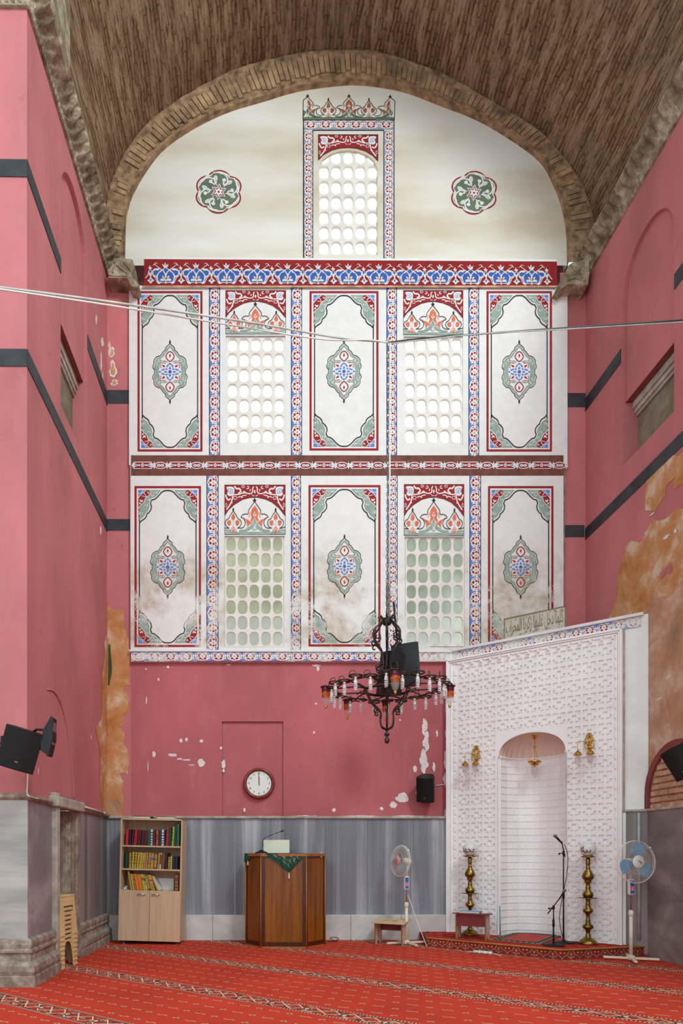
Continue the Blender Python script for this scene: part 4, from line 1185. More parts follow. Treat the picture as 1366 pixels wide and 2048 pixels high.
# brick blind niche low down: cut later as its own sunk piece in front of the wall face
wall_right = m.build('wall_right', kind='structure')
m = M()
for t_, z0, z1 in ((.08, 7.28, 7.37), (.055, 7.22, 7.28), (.03, 7.18, 7.22)):
    m.box((XR + .22 - t_ / 2, 8.16, (z0 + z1) / 2), (t_, 1.11, z1 - z0), 'plain_stone', bev=.008)
m.build('stone_lintel_moulding', wall_right)
m = M()
band_side(m, XR, 1, 3.0, YB, 5.99, 6.16); band_side(m, XR, 1, 3.0, 7.59, 7.92, 8.10); band_side(m, XR, 1, 8.73, YB, 7.92, 8.11)
m.build('black_painted_bands', wall_right)
def on_right(pts, d, mat, M_):
    L = []
    for x, y in pts:
        p = onX(x, y, XR); L.append((p.y, max(p.z, 1.84)))
    M_.loops([L], lambda y, z: Vector((XR - d, y, z)), mat)
C4 = lambda P: [(1200 + x / 5.39, 880 + y / 5.39) for x, y in P]
m = M()
up = C4([(500, 395), (660, 268), (705, 205), (780, 170), (835, 175), (895, 125), (1300, -250), (1300, 300), (1000, 420), (895, 470), (830, 520), (790, 520), (820, 400), (735, 470), (712, 520), (718, 590), (660, 680), (600, 780), (540, 760), (490, 760), (492, 640), (515, 480)])
on_right(rough_edge(up, 2.2, 2, 2), .004, 'orange_plaster', m)
lo = C4([(300, 1120), (345, 1085), (420, 1112), (465, 1090), (484, 1030), (500, 985), (540, 900), (580, 860), (680, 860), (760, 805), (850, 728), (895, 745), (1300, 420), (1300, 4200), (440, 4200), (440, 1990), (80, 1990), (90, 1940), (155, 1770), (180, 1620), (200, 1450), (250, 1280)])
on_right(rough_edge(lo, 2.2, 2, 4), .004, 'orange_plaster', m)
on_right(rough_edge([(1283, 1262), (1290, 1225), (1305, 1190), (1330, 1200), (1350, 1185), (1366, 1160), (1440, 1090), (1440, 1640), (1283, 1640)], 3, 3, 8), .007, 'brown_plaster', m)
for P in ([(655, 1500), (660, 1430), (720, 1370), (770, 1325), (790, 1380), (770, 1440), (720, 1430)],): on_right(rough_edge(C4(P), 1.2, 2, 3), .009, 'pink_plaster', m)
for x, y, rx, ry in ((1338, 1354, 9, 3), (1320, 1398, 8, 3), (1306, 1028, 6, 3), (1334, 1074, 9, 5), (1352, 1062, 4, 6)):
    rnd = random.Random(int(x)); on_right(rough_edge([(x + rx * cos(2 * PI * k / 12) * rnd.uniform(.5, 1), y - rx * .5 * cos(2 * PI * k / 12) + ry * sin(2 * PI * k / 12) * rnd.uniform(.5, 1)) for k in range(12)], 1.0, 2, 3), .010, 'chip', m)
m.build('bare_orange_plaster', wall_right, 'broad area of bare orange and brown plaster')
# shallow brick-filled arch, standing as a raised surround with sunk brickwork
yc, zc, rr = 7.50, 1.98, .60
m = M()
prof = arch_poly(yc - .62, yc + .62, 1.84, 2.02, 18, .60)
inn = arch_poly(yc - .54, yc + .54, 1.84, 2.02, 18, .52)
m.loops([prof], lambda y, z: Vector((XR - .009, y, z)), 'niche_mortar')
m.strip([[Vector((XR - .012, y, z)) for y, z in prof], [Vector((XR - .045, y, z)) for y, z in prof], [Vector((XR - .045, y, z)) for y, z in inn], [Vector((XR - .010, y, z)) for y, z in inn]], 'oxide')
rnd = random.Random(3)
for r in range(9):
    z = 1.865 + r * .078
    y = yc - .6 + rnd.uniform(-.1, 0)
    while y < yc + .55:
        L = rnd.uniform(.24, .36)
        a, b = max(y, yc - .53), min(y + L, yc + .53)
        if z > 2.02:
            hw = .52 * math.sqrt(max(0, 1 - ((z + .03 - 2.02) / .52) ** 2)); a, b = max(a, yc - hw), min(b, yc + hw)
        if b - a > .03: m.box((XR - .016, (a + b) / 2, z + .002 * rnd.random()), (.03 + rnd.uniform(-.008, .006), b - a - .012, .056), 'niche_brick', bev=.006, rot=Matrix.Rotation(rnd.uniform(-.02, .02), 4, 'X'))
        y += L
m.build('brick_blind_arch', wall_right, 'low blind arch filled with thin bricks')
m = M()
ys = [3.0, 4.3, 5.6, 6.9, 8.13]
for i in range(4): m.box((XR, (ys[i] + ys[i + 1]) / 2, .91), (.05 + .004 * (i % 2), ys[i + 1] - ys[i] - .004, 1.82), 'right_marble')
m.box((XR - .01, 5.56, 1.83), (.08, 5.14, .035), 'plain_stone', bev=.01)
m.build('marble_dado', wall_right, 'grey brown marble dado to the floor')

# ---------------------------------------------------------------- vault
outer = catmull([(x, y, 0) for x, y in OUTER], 7)
arcp = [onY(p.x, p.y, YB) for p in outer]
arcp = [Vector((arcp[0].x - .02, YB, arcp[0].z - .2))] + arcp + [Vector((arcp[-1].x + .02, YB, arcp[-1].z - .2))]
al = [0]
for i in range(1, len(arcp)): al.append(al[-1] + (arcp[i] - arcp[i - 1]).length)
# resample
def resample(P, A, n):
    out = []
    for k in range(n + 1):
        t = A[-1] * k / n
        i = min(max(j for j in range(len(A)) if A[j] <= t + 1e-9), len(A) - 2)
        out.append((P[i].lerp(P[i + 1], (t - A[i]) / max(1e-9, A[i + 1] - A[i])), t))
    return out
rs = resample(arcp, al, 150)
m = M(); m.uv = []
YV0 = 6.0
ny = 44
for j in range(ny + 1):
    y = YB + (YV0 - YB) * j / ny
    for i, (p, t) in enumerate(rs):
        d = noise.noise(Vector((t * 1.3, y * 1.1, 3.3))) * .030 + noise.noise(Vector((t * 6, y * 3.0, 1.3))) * .012
        nx, nz = p.x - 1.2, p.z - 9.6
        l = math.hypot(nx, nz) or 1
        m.v.append(Vector((p.x + nx / l * d, y, p.z + nz / l * d))); m.uv.append((y, t))
W_ = len(rs)
for j in range(ny):
    for i in range(W_ - 1):
        m.f.append([j * W_ + i, j * W_ + i + 1, (j + 1) * W_ + i + 1, (j + 1) * W_ + i]); m.m.append('vault_brick'); m.sm.append(True)
ceiling = m.build('ceiling', kind='structure')
# arch ring of voussoir bricks
YR = YB - .06
ri = catmull([(x, y, 0) for x, y in INNER], 7); ro = catmull([(x, y, 0) for x, y in OUTER], 7)
def res2(P, n):
    A = [0]
    for i in range(1, len(P)): A.append(A[-1] + (P[i] - P[i - 1]).length)
    return [q for q, t in resample(P, A, n)]
NB = 132
ri, ro = res2(ri, NB), res2(ro, NB)
ri = [onY(p.x, p.y, YB) + Vector((0, YR - YB, 0)) for p in ri]; ro = [onY(p.x, p.y, YB) + Vector((0, YR - YB, 0)) for p in ro]
m = M()
m.strip([ri, [p + Vector((0, .2, 0)) for p in ri]], 'ring_mortar')
ro2 = [p + (p - q).normalized() * .06 for p, q in zip(ro, ri)]
m.strip([[p + Vector((0, .012 + .012 * noise.noise(p * 3), 0)) for p in ri], [p.lerp(q, .5) + Vector((0, .012 + .02 * noise.noise(p * 2), 0)) for p, q in zip(ri, ro2)], [p + Vector((0, .012, 0)) for p in ro2]], 'ring_mortar')
rnd = random.Random(11)
for i in range(2, NB - 2):
    if i < 20 and rnd.random() < .5: continue
    if i > NB - 26 and rnd.random() < .55: continue
    t0, t1 = .22, .80
    a0, a1, b0, b1 = ri[i], ri[i + 1], ro[i], ro[i + 1]
    e0, e1 = t0 + rnd.uniform(-.10, .06), min(.97, t1 + rnd.uniform(-.16, .10))
    P = [a0.lerp(b0, e0), a1.lerp(b1, e0), a1.lerp(b1, e1), a0.lerp(b0, e1)]
    c = sum(P, Vector()) / 4
    P = [c + (p - c) * 1.0 for p in P]
    sh = (P[1] - P[0]) * .16
    P[0] = P[0] + sh * .6; P[3] = P[3] + sh * .6; P[1] = P[1] - sh * .6; P[2] = P[2] - sh * .6
    d = rnd.uniform(.003, .014)
    Q = [p - Vector((0, d, 0)) for p in P]
    P = [p + Vector((0, .03, 0)) for p in P]
    m.add(P + Q, [(4, 5, 6, 7), (0, 1, 5, 4), (1, 2, 6, 5), (2, 3, 7, 6), (3, 0, 4, 7)], 'ring_brick')
m.build('trim_2', kind='structure', recalc=True)
# carved cornices along the springing
PROF = [(.0, 0.0), (.028, .002), (.034, .022), (.026, .030), (.036, .040), (.030, .052), (.044, .070), (.062, .095), (.085, .118), (.110, .138), (.135, .156), (.155, .176), (.150, .196), (.172, .204), (.172, .226), (.0, .232)]
def cornice(name, path, segs, sc=1.0, LEAF=.135):
    m = M()
    rows = []
    tot = 0
    for i in range(len(path) - 1):
        a, b = Vector(path[i]), Vector(path[i + 1])
        L = (b - a).length; n = max(2, int(L / LEAF * 12))
        for k in range(n + 1):
            t = k / n
            p = a.lerp(b, t)
            d = Vector(segs[i])
            if t == 0 and i > 0: d = d + Vector(segs[i - 1])
            if k == n and i < len(path) - 2: d = d + Vector(segs[i + 1])
            s = tot + L * t
            row = []
            for q, (o, z) in enumerate(PROF):
                f = 0
                if 2 <= q <= 4: f = .009 * (1 if math.sin(2 * PI * s / (LEAF * .5)) > 0 else -1)
                elif 6 <= q <= 12:
                    ph = 2 * PI * (s / LEAF + .28 * math.sin((q - 6) / 6 * PI) * 1.2)
                    amp = .030 * min(1, (q - 5) / 3)
                    f = amp * math.cos(ph) - (.055 * max(0, math.cos(ph + PI)) ** 2 if q in (10, 11, 12) else 0) + .004 * math.cos(4 * ph)
                e = noise.noise(Vector((s * 9, q * .9, 1))) * .006
                row.append(p + Vector((d[0] * (o + f + e) * sc, d[1] * (o + f + e) * sc, (z + f * .25) * sc)))
            rows.append(row)
        tot += L
    m.strip(rows, 'carved_stone')
    return m.build(name, kind='structure')
m = M(); m.box(((XL - 8) / 2 + .05, YN + .3, 10.25), (8 + XL + .3, 1.0, .95), 'carved_stone', bev=.05)
m.build('trim_7', kind='structure')
cornice('trim_3', [(XL, YB, 9.86), (XL, YN, 9.58), (-8, YN, 9.54)], [(1, 0), (0, -1)], 1.15)
cornice('trim_4', [(XR, YB, 9.86), (XR, 6.2, 9.80)], [(-1, 0)], 1.15)
def capital(name, poly, ribs, Yf):
    m = M()
    m.prism(poly, lambda x, y, d: onY(x, y, Yf) + Vector((0, d, 0)), 0, .3, 'carved_stone')
    for r in ribs: m.tube(catmull([onY(x, y, Yf - .004) for x, y in r], 3), .012, 'carved_stone', 6)
    return m.build(name, kind='structure')
capital('trim_5', [(228, 517), (246, 516), (265, 519), (270, 533), (262, 546), (268, 560), (278, 568), (274, 574), (262, 572), (254, 556), (217, 555), (216, 540), (224, 530)],
        [[(218, 550), (236, 552), (254, 551)], [(228, 524), (240, 536), (254, 546)], [(248, 524), (256, 534), (262, 542)], [(226, 545), (230, 532), (234, 524)]], YB - .26)
capital('trim_6', [(1178, 516), (1160, 522), (1147, 524), (1138, 530), (1128, 548), (1116, 572), (1124, 577), (1136, 568), (1176, 570), (1179, 545)],
        [[(1134, 562), (1150, 556), (1170, 562)], [(1142, 530), (1150, 540), (1160, 548)], [(1168, 526), (1160, 538), (1148, 550)]], YB - .26)

# ---------------------------------------------------------------- floor
m = M(); m.add([(-8, 0, 0), (8, 0, 0), (8, 10.2, 0), (-8, 10.2, 0)], [(0, 1, 2, 3)], 'carpet')
m.build('floor', kind='structure')
m = M()      # outside ground and neighbouring houses seen through the glass
MAT['outer_pale'] = pm('outer_pale_render', (250, 252, 244), .8, var=.10, scale=1.2)
MAT['outer_green'] = pm('outer_green_render', (224, 222, 198), .8, var=.12, scale=1.5)
MAT['outer_dark'] = pm('outer_grey_render', (186, 190, 182), .8, var=.14, scale=1.6)
m.box((-1.0, 15.0, 3.3), (22, .3, 6.8), 'outer_pale')
m.box((-4.6, 15.6, 4.8), (12.6, .3, 9.6), 'outer_green')
m.box((8.0, 15.6, 4.8), (12.6, .3, 9.6), 'outer_dark')
m.build('wall_outside', kind='structure')

# ---------------------------------------------------------------- prayer niche and its diagonal wall
A_ = onY(897, 1700, YB - .02); A_.z = 0
B_pt = Vector((XR - .02, 8.10, 0))
U = (B_pt - A_).normalized(); NI = Vector((-U.y, U.x, 0))         # NI points into the wall
MH = Matrix(((U.x, NI.x, 0, A_.x), (U.y, NI.y, 0, A_.y), (0, 0, 1, 0), (0, 0, 0, 1)))
MHi = MH.inverted()
WD = (B_pt - A_).length
ANG = math.atan2(U.y, U.x)
def mih(px, py, off=0.0):
    p = MHi @ onP(px, py, A_ - NI * off, NI); return (p.x, p.z)
def onPl(px, py):
    p = onZ(px, py, .145); p.z = HP; return p
def ml(u, v, d=0.0): return MH @ Vector((u, d, v))
HP = .125                                        # height of the carpeted platform
m = M()
hole = [(.74, HP - .14), (1.665, HP - .14), (1.665, 2.98), (.74, 2.98)]
m.loops([[(-.02, 0), (hole[0][0], 0), hole[3], hole[2], (hole[1][0], 0), (WD + .06, 0), (WD + .06, 4.30), (-.02, 4.30)]], lambda u, v: ml(u, v, .01), 'off_white')
m.add([ml(-.02, 4.30, .01), ml(WD + .06, 4.30, .01), Vector((XR, YB, 4.30))], [(0, 1, 2)], 'off_white')
wall_corner = m.build('wall_corner', kind='structure')
m = M()
m.add([ml(0, 4.285, -.035), ml(WD - .04, 4.285, -.035), ml(WD - .04, 4.32, -.035), ml(0, 4.32, -.035), ml(0, 4.32, .02), ml(WD - .04, 4.32, .02), ml(0, 4.285, .01), ml(WD - .04, 4.285, .01)],
      [(0, 1, 2, 3), (3, 2, 5, 4), (0, 1, 7, 6)], 'white')
m.build('white_ledge', wall_corner)
border(lambda u, v, L=0: ml(u, 4.0 - v, .006 - .0012 * L), 0.0, 4.0 - 4.285, WD - .07, 4.0 - 4.15, 15, False, wall_corner, 'painted_border', lines=False)
m = M()
m.box((WD - .14, -.01, 1.83), (.34, .06, .03), 'plain_stone', mx=MH, bev=.008)
m.box((WD - .13, 0.0, .92), (.30, .03, 1.80), 'brown_marble', mx=MH)
m.box((2.335, -.012, .95), (.035, .03, 1.72), 'off_white', mx=MH)
m.box((2.312, -.002, 2.95), (.05, .02, 2.4), 'plain_stone', mx=MH)
m.build('marble_dado', wall_corner, 'narrow grey marble slab beside the prayer niche')
m = M()
m.tube([ml(2.50, 1.80, -.035), ml(2.50, .20, -.035)], .018, 'pipe', 8, mx=None)
m.build('water_pipe', wall_corner, 'pale vertical pipe')

# ---- the prayer niche
niche = thing('prayer_niche', A_, 'white moulded prayer niche with fretwork face set across the corner', 'prayer niche', (0, 0, ANG))
I4 = Matrix.Identity(4)
UA, UB, VT, RH = .166, 2.213, 4.02, .206
CW = (UB - UA) / 11
def fret(M_, u0, v1):
    """one fretwork cell, v1 = top edge"""
    cu = [0, .08, .22, .37, .41, .59, .63, .78, .92, 1]; cv = [0, .10, .24, .37, .42, .58, .62, .76, .90, 1]
    rec = set()
    for i in range(9):
        for j in range(9):
            x, y = (cu[i] + cu[i + 1]) / 2, (cv[j] + cv[j + 1]) / 2
            ax, ay = min(x, 1 - x), min(y, 1 - y)
            if (.08 < ax < .41 and .10 < ay < .24) or (.08 < ax < .22 and .10 < ay < .42): rec.add((i, j))
            if .37 < ax and .37 < ay: rec.add((i, j))
    D = .024
    P = lambda i, j, d: Vector((u0 + cu[i] * CW, d, v1 - cv[j] * RH))
    for i in range(9):
        for j in range(9):
            d = D if (i, j) in rec else 0
            M_.add([P(i, j, d), P(i + 1, j, d), P(i + 1, j + 1, d), P(i, j + 1, d)], [(0, 1, 2, 3)], 'gypsum')
            if i < 8 and ((i, j) in rec) != ((i + 1, j) in rec): M_.add([P(i + 1, j, 0), P(i + 1, j + 1, 0), P(i + 1, j + 1, D), P(i + 1, j, D)], [(0, 1, 2, 3)], 'gypsum')
            if j < 8 and ((i, j) in rec) != ((i, j + 1) in rec): M_.add([P(i, j + 1, 0), P(i + 1, j + 1, 0), P(i + 1, j + 1, D), P(i, j + 1, D)], [(0, 1, 2, 3)], 'gypsum')
UC, RX = 1.2, .441
VS, RISE = 2.665, .29
m = M()
FY = -.055                                     # face of the fretwork in front of the wall plane
Mf = Matrix.Translation((0, FY, 0))
nrow = 19
for r in range(nrow):
    v1 = VT - r * RH
    for c in range(11):
        if 3 <= c < 8 and r >= 5: continue
        sub = M(); fret(sub, UA + c * CW, v1)
        m.add(sub.v, sub.f, 'gypsum', False, Mf)
        g = .004
        m.add([(UA + c * CW, FY - .001, v1 - .003), (UA + c * CW + CW, FY - .001, v1 - .003), (UA + c * CW + CW, FY - .001, v1 + .001), (UA + c * CW, FY - .001, v1 + .001)], [], 'gypsum')
fl0, fl1, ft = UA + 3 * CW, UA + 8 * CW, VT - 5 * RH
opening = [(UC - RX - .02, HP - .02), (UC - RX - .02, VS - .03), (UC - RX, VS)] + [(UC - RX * cos(PI * k / 24), VS + RISE * max(0, sin(PI * k / 24)) ** .9) for k in range(1, 24)] + [(UC + RX, VS), (UC + RX + .02, VS - .03), (UC + RX + .02, HP - .02)]
m.loops([[(fl0, HP - .02)] + opening + [(fl1, HP - .02), (fl1, ft), (fl0, ft)]], lambda u, v: Vector((u, FY, v)), 'gypsum')
op = [Vector((u, FY, v)) for u, v in opening]
m.strip([op, [p + Vector((0, .07, 0)) for p in op]], 'gypsum')
for s_ in (-1, 1):
    a_, b_ = UC + s_ * (RX + .025), UC + s_ * (RX - .012)
    m.add([(a_, FY + .06, HP - .02), (b_, FY + .06, HP - .02), (b_, FY + .06, VS), (a_, FY + .06, VS)], [(0, 1, 2, 3)], 'gypsum')
m.build('fretwork_face', niche)
m = M()
# flat margin, dentils and frame mouldings
for (u0, v0, u1, v1) in ((.02, HP - .02, UA, VT + .13), (UB, HP - .02, 2.30, VT + .13), (UA, VT, UB, VT + .13)):
    m.box(((u0 + u1) / 2, FY / 2, (v0 + v1) / 2), (u1 - u0, abs(FY), v1 - v0), 'gypsum')
m.build('margin', niche)
n = 16
for k in range(n):
    u = UA - .02 + (UB - UA + .04) * (k + .5) / n
    m = M()
    m.box((u - .005, FY - .008, VT + .055), (.105, .024, .02), 'gypsum', bev=.004)
    m.box((u + .045, FY - .02, VT + .035), (.022, .04, .05), 'gypsum', bev=.004)
    m.build('dentil', niche)
n = 30
for k in range(n):
    v = HP + .05 + (VT - HP - .05) * (k + .5) / n
    for bx in ((UA - .045, .035, .012), (UB + .03, .022, .024)):
        m = M(); m.box((bx[0], FY - bx[2] / 2, v), (bx[1], bx[2], .088), 'gypsum', bev=.003); m.build('dentil', niche)
m = M()
def frame_run(off, w, d):
    u0, u1, vt = .0 + off, 2.32 - off, VT + .135 - off
    m.box((u0 + w / 2, FY - d / 2 + .03, (HP - .02 + vt) / 2), (w, d + .06, vt - HP + .02), 'gypsum', bev=.006)
    m.box((u1 - w / 2, FY - d / 2 + .03, (HP - .02 + vt) / 2), (w, d + .06, vt - HP + .02), 'gypsum', bev=.006)
    m.box(((u0 + u1) / 2, FY - d / 2 + .03, vt - w / 2), (u1 - u0, d + .06, w), 'gypsum', bev=.006)
frame_run(0, .03, .05); frame_run(.03, .022, .035); frame_run(.055, .02, .02)
m.build('frame_moulding', niche)
# half-round shell with raised tiles
m = M()
NF = 7
RYD = .46
def wallpt(t, v): return Vector((UC - RX * cos(t), FY + .05 + RYD * sin(t), v))
ts = [PI * k / NF for k in range(NF + 1)]
m.strip([[wallpt(t, HP - .02) for t in ts], [wallpt(t, VS) for t in ts]], 'gypsum')
rowh = .098
nr = int((VS - HP - .06) / rowh)
for f in range(NF):
    p0, p1 = wallpt(ts[f], 0), wallpt(ts[f + 1], 0)
    e = (p1 - p0); L = e.length; e.normalize(); nrm = Vector((e.y, -e.x, 0))
    if nrm.dot(Vector((UC, FY, 0)) - p0) < 0: nrm = -nrm
    for r in range(nr):
        v0 = VS - .05 - (r + 1) * rowh + .012; v1 = v0 + rowh - .026
        split = .56 if r % 2 else .42
        for a, b in ((.05, split - .03), (split + .03, .95)):
            q = [p0 + e * (a * L), p0 + e * (b * L)]
            lo, hi, md = v0, v1, v0 + .03
            A = [q[0] + Vector((0, 0, lo)), q[1] + Vector((0, 0, lo)), q[1] + nrm * .010 + Vector((0, 0, lo + .004)), q[0] + nrm * .010 + Vector((0, 0, lo + .004)),
                 q[1] + nrm * .006 + Vector((0, 0, md + .012 * ((r + f) % 2))), q[0] + nrm * .006 + Vector((0, 0, md)), q[1] + nrm * .003 + Vector((0, 0, hi)), q[0] + nrm * .003 + Vector((0, 0, hi)), q[0] + Vector((0, 0, hi)), q[1] + Vector((0, 0, hi))]
            m.add(A, [(0, 1, 2, 3), (3, 2, 4, 5), (5, 4, 6, 7), (7, 6, 9, 8), (0, 3, 5, 7, 8), (1, 9, 6, 4, 2)], 'gypsum')
m.build('niche_shell', niche)
m = M()
NT, NP = 96, 14
rows = []
for j in range(NP + 1):
    ph = PI / 2 * j / NP
    row = []
    for i in range(NT + 1):
        t = PI * i / NT
        fl = 1 - .035 * abs(sin(t * 15)) * (1 - j / NP * .6)
        cr = cos(ph) * fl
        row.append(Vector((UC - RX * cos(t) * (cos(ph) if i in (0, NT) else cr), FY + .05 + RYD * sin(t) * cr, VS + RISE * sin(ph))))
    rows.append(row)
m.strip(rows, 'gypsum_dome', True)
m.build('fluted_half_dome', niche, 'rose tinted fluted half dome')
m = M()
arc = [wallpt(t, VS - .01) for t in [PI * k / 40 for k in range(41)]]
ctr = Vector((UC, FY + .05, VS - .01))
for dz_, dr, r in ((0, .012, .016), (-.022, .004, .010)):
    m.tube([p + (ctr - p).normalized() * dr + Vector((0, 0, dz_)) for p in arc], r, 'gypsum', 6)
m.build('sill_cornice', niche)
# rod leaning inside the niche edge
def put(name, label, cat, px, py, z, rot=0.0, group=None):
    p = onPl(px, py) if z == HP else onZ(px, py, z); return thing(name, p, label, cat, (0, 0, rot), group)
m = M(); a = ml(.80, HP, -.12); b = ml(.785, HP + .42, -.09)
m.tube([Vector((0, 0, .008)), b - a], .008, 'teal', 8)
o = m.build('plastic_rod'); o.location = a
tag(o, 'thin turquoise rod leaning against the left edge of the prayer niche', 'rod')

# ---- platform
P1, P2 = onZ(854, 1893, 0), onZ(1125, 1920, 0)
P3 = onZ(1281, 1892, HP); P3.z = 0
P3 = Vector((XR - .035, P3.y, 0)) if P3.x < XR - .035 else P3
pl = [Vector((P1.x, P1.y, 0)), P2, P3, Vector((XR - .035, 8.12, 0)), ml(2.32, 0, -.02), ml(.0, 0, -.03), Vector((P1.x + .05, YB - .10, 0))]
pl = [Vector((p.x, p.y, 0)) for p in pl]
plat = thing('carpeted_platform', P1, 'low platform with patterned red carpet and gold edge before the prayer niche', 'platform')
inv = Matrix.Translation(-P1)
m = M(); m.loops([[(p.x, p.y) for p in pl]], lambda x, y: Vector((x, y, HP)), 'platform_carpet')
MAT['platform_carpet'] = MAT['platform_carpet']
m.build('top_carpet', plat, inv=inv)
m = M()
def run(p, q, nper):
    d = (q - p); L = d.length; d.normalize(); nn = Vector((d.y, -d.x, 0))
    m.add([p, q, q + Vector((0, 0, HP)), p + Vector((0, 0, HP))], [(0, 1, 2, 3)], 'fascia_red')
    a = Art(lambda x, y, k: p + d * x + nn * (.0012 * k + .001) + Vector((0, 0, y)))
    a.M = m
    per = L / nper
    for i in range(nper):
        b = a.at(lambda x, y, i=i: ((i + .5 + x * .5) * per, .006 + y * (HP - .03)))
        for s_ in (1, -1):
            c = b.at(lambda x, y, s_=s_: (x * s_, y))
            c.line([(.14, .98), (.34, .84), (.42, .55), (.70, .42), (.86, .30), (.98, .05)], .085, 'sand_pile', 1, 3)
            c.line([(.16, .96), (.36, .82), (.44, .53), (.72, .40), (.88, .26), (.96, .06)], .03, 'navy', 2, 3)
            c.ell(.28, .26, .10, .11, 'sand_pile', 1, 0, 8); c.ell(.28, .26, .06, .07, 'navy', 2, 0, 8)
            c.line([(0, .05), (.12, .2), (.25, .22)], .03, 'sand_pile', 1, 2)
            c.ell(.80, .80, .08, .11, 'sand_pile', 1, 20, 8)
        b.ell(0, .62, .13, .15, 'sand_pile', 1, 0, 8); b.ell(0, .62, .08, .09, 'navy', 2, 0, 8); b.ell(0, .62, .035, .04, 'sand_pile', 3, 0, 6)
        b.line([(0, .0), (0, .5)], .035, 'sand_pile', 1, 0)
run(pl[0], pl[1], 8); run(pl[1], pl[2], 5)
e = pl[6] - pl[0]
m.add([pl[0], pl[6], pl[6] + Vector((0, 0, HP)), pl[0] + Vector((0, 0, HP))], [(0, 1, 2, 3)], 'fascia_red')
m.build('carpeted_riser', plat, 'dark red riser with ogee vine pattern', inv=inv, recalc=False)
m = M()
for p, q in ((pl[0], pl[1]), (pl[1], pl[2])):
    d = (q - p).normalized(); nn = Vector((d.y, -d.x, 0))
    pts = [(0, .0), (.012, 0), (.012, .012), (-.03, .014), (-.03, .004)]
    m.strip([[x + nn * o + Vector((0, 0, HP - .012 + z)) for o, z in pts] for x in (p, q)], 'trim_gold', closed=True)
m.build('gold_nosing', plat, inv=inv)
m = M()
e = (pl[6] - pl[0]); m.box((pl[0] + e.normalized() * .05 + Vector((.0, 0, HP - .03))), (.016, .10, .08), 'ply_edge', bev=.003)
m.build('end_block', plat, inv=inv)

# prayer rug on the platform
c4 = [onPl(x, y) for x, y in ((973, 1878), (1080, 1888), (1128, 1868), (1040, 1861))]
ctr = sum(c4, Vector()) / 4
rug = thing('prayer_rug', ctr + Vector((0, 0, .001)), 'red prayer rug with a navy border lying before the niche', 'rug')
def q4(s, t): return (c4[0] * (1 - s) + c4[1] * s) * (1 - t) + (c4[3] * (1 - s) + c4[2] * s) * t - ctr
def ringq(M_, a, b, z, mat):
    o = [q4(a, a), q4(1 - a, a), q4(1 - a, 1 - a), q4(a, 1 - a)]; i = [q4(b, b), q4(1 - b, b), q4(1 - b, 1 - b), q4(b, 1 - b)]
    o = [p + Vector((0, 0, z)) for p in o]; i = [p + Vector((0, 0, z)) for p in i]
    M_.add(o + i, [(k, (k + 1) % 4, 4 + (k + 1) % 4, 4 + k) for k in range(4)], mat)
m = M()
m.add([q4(*p) + Vector((0, 0, .008)) for p in ((0, 0), (1, 0), (1, 1), (0, 1))] + [q4(*p) for p in ((0, 0), (1, 0), (1, 1), (0, 1))], [(0, 1, 2, 3), (0, 1, 5, 4), (1, 2, 6, 5), (2, 3, 7, 6), (3, 0, 4, 7)], 'rug_red')
m.build('field', rug, 'plain red field')
m = M(); ringq(m, .0, .17, .010, 'navy')
a = Art(lambda x, y, k: q4(x, y) + Vector((0, 0, .0105 + .0005 * k))); a.M = m
for k in range(9):
    t = .06 + .88 * k / 8
    for x, y in ((t, .07), (t, .93), (.07, t), (.93, t)):
        a.ell(x, y, .028, .028, 'sand_pile', 1, 0, 6); a.ell(x, y, .014, .014, 'rug_red', 2, 0, 5)
for w0 in (.015, .15): ringq(m, w0, w0 + .012, .0125, 'sand_pile')
m.build('woven_border', rug, 'navy border with small sand flowers', recalc=False)

# ---- brass floor candlesticks with lettered globes
CP = [(105, 1485), (108, 1478), (104, 1462), (88, 1440), (66, 1425), (42, 1410), (30, 1392), (26, 1370), (22, 1345), (30, 1322), (30, 1312), (60, 1292), (63, 1278), (58, 1260), (32, 1242), (26, 1215), (30, 1200), (22, 1185), (22, 1140), (32, 1120),
      (56, 1100), (60, 1085), (52, 1066), (32, 1048), (26, 1020), (30, 1010), (24, 990), (26, 960), (34, 940), (112, 934), (112, 930), (48, 924), (60, 905), (63, 890), (58, 870), (34, 850), (26, 828), (32, 812), (24, 790), (26, 760), (38, 745),
      (42, 730), (40, 722), (58, 708), (68, 688), (68, 668), (56, 640), (40, 612), (26, 590), (22, 580), (34, 576), (20, 566), (24, 530), (30, 515), (22, 500), (32, 480), (22, 464), (18, 455), (40, 450), (82, 446), (84, 440), (64, 430), (50, 425)]
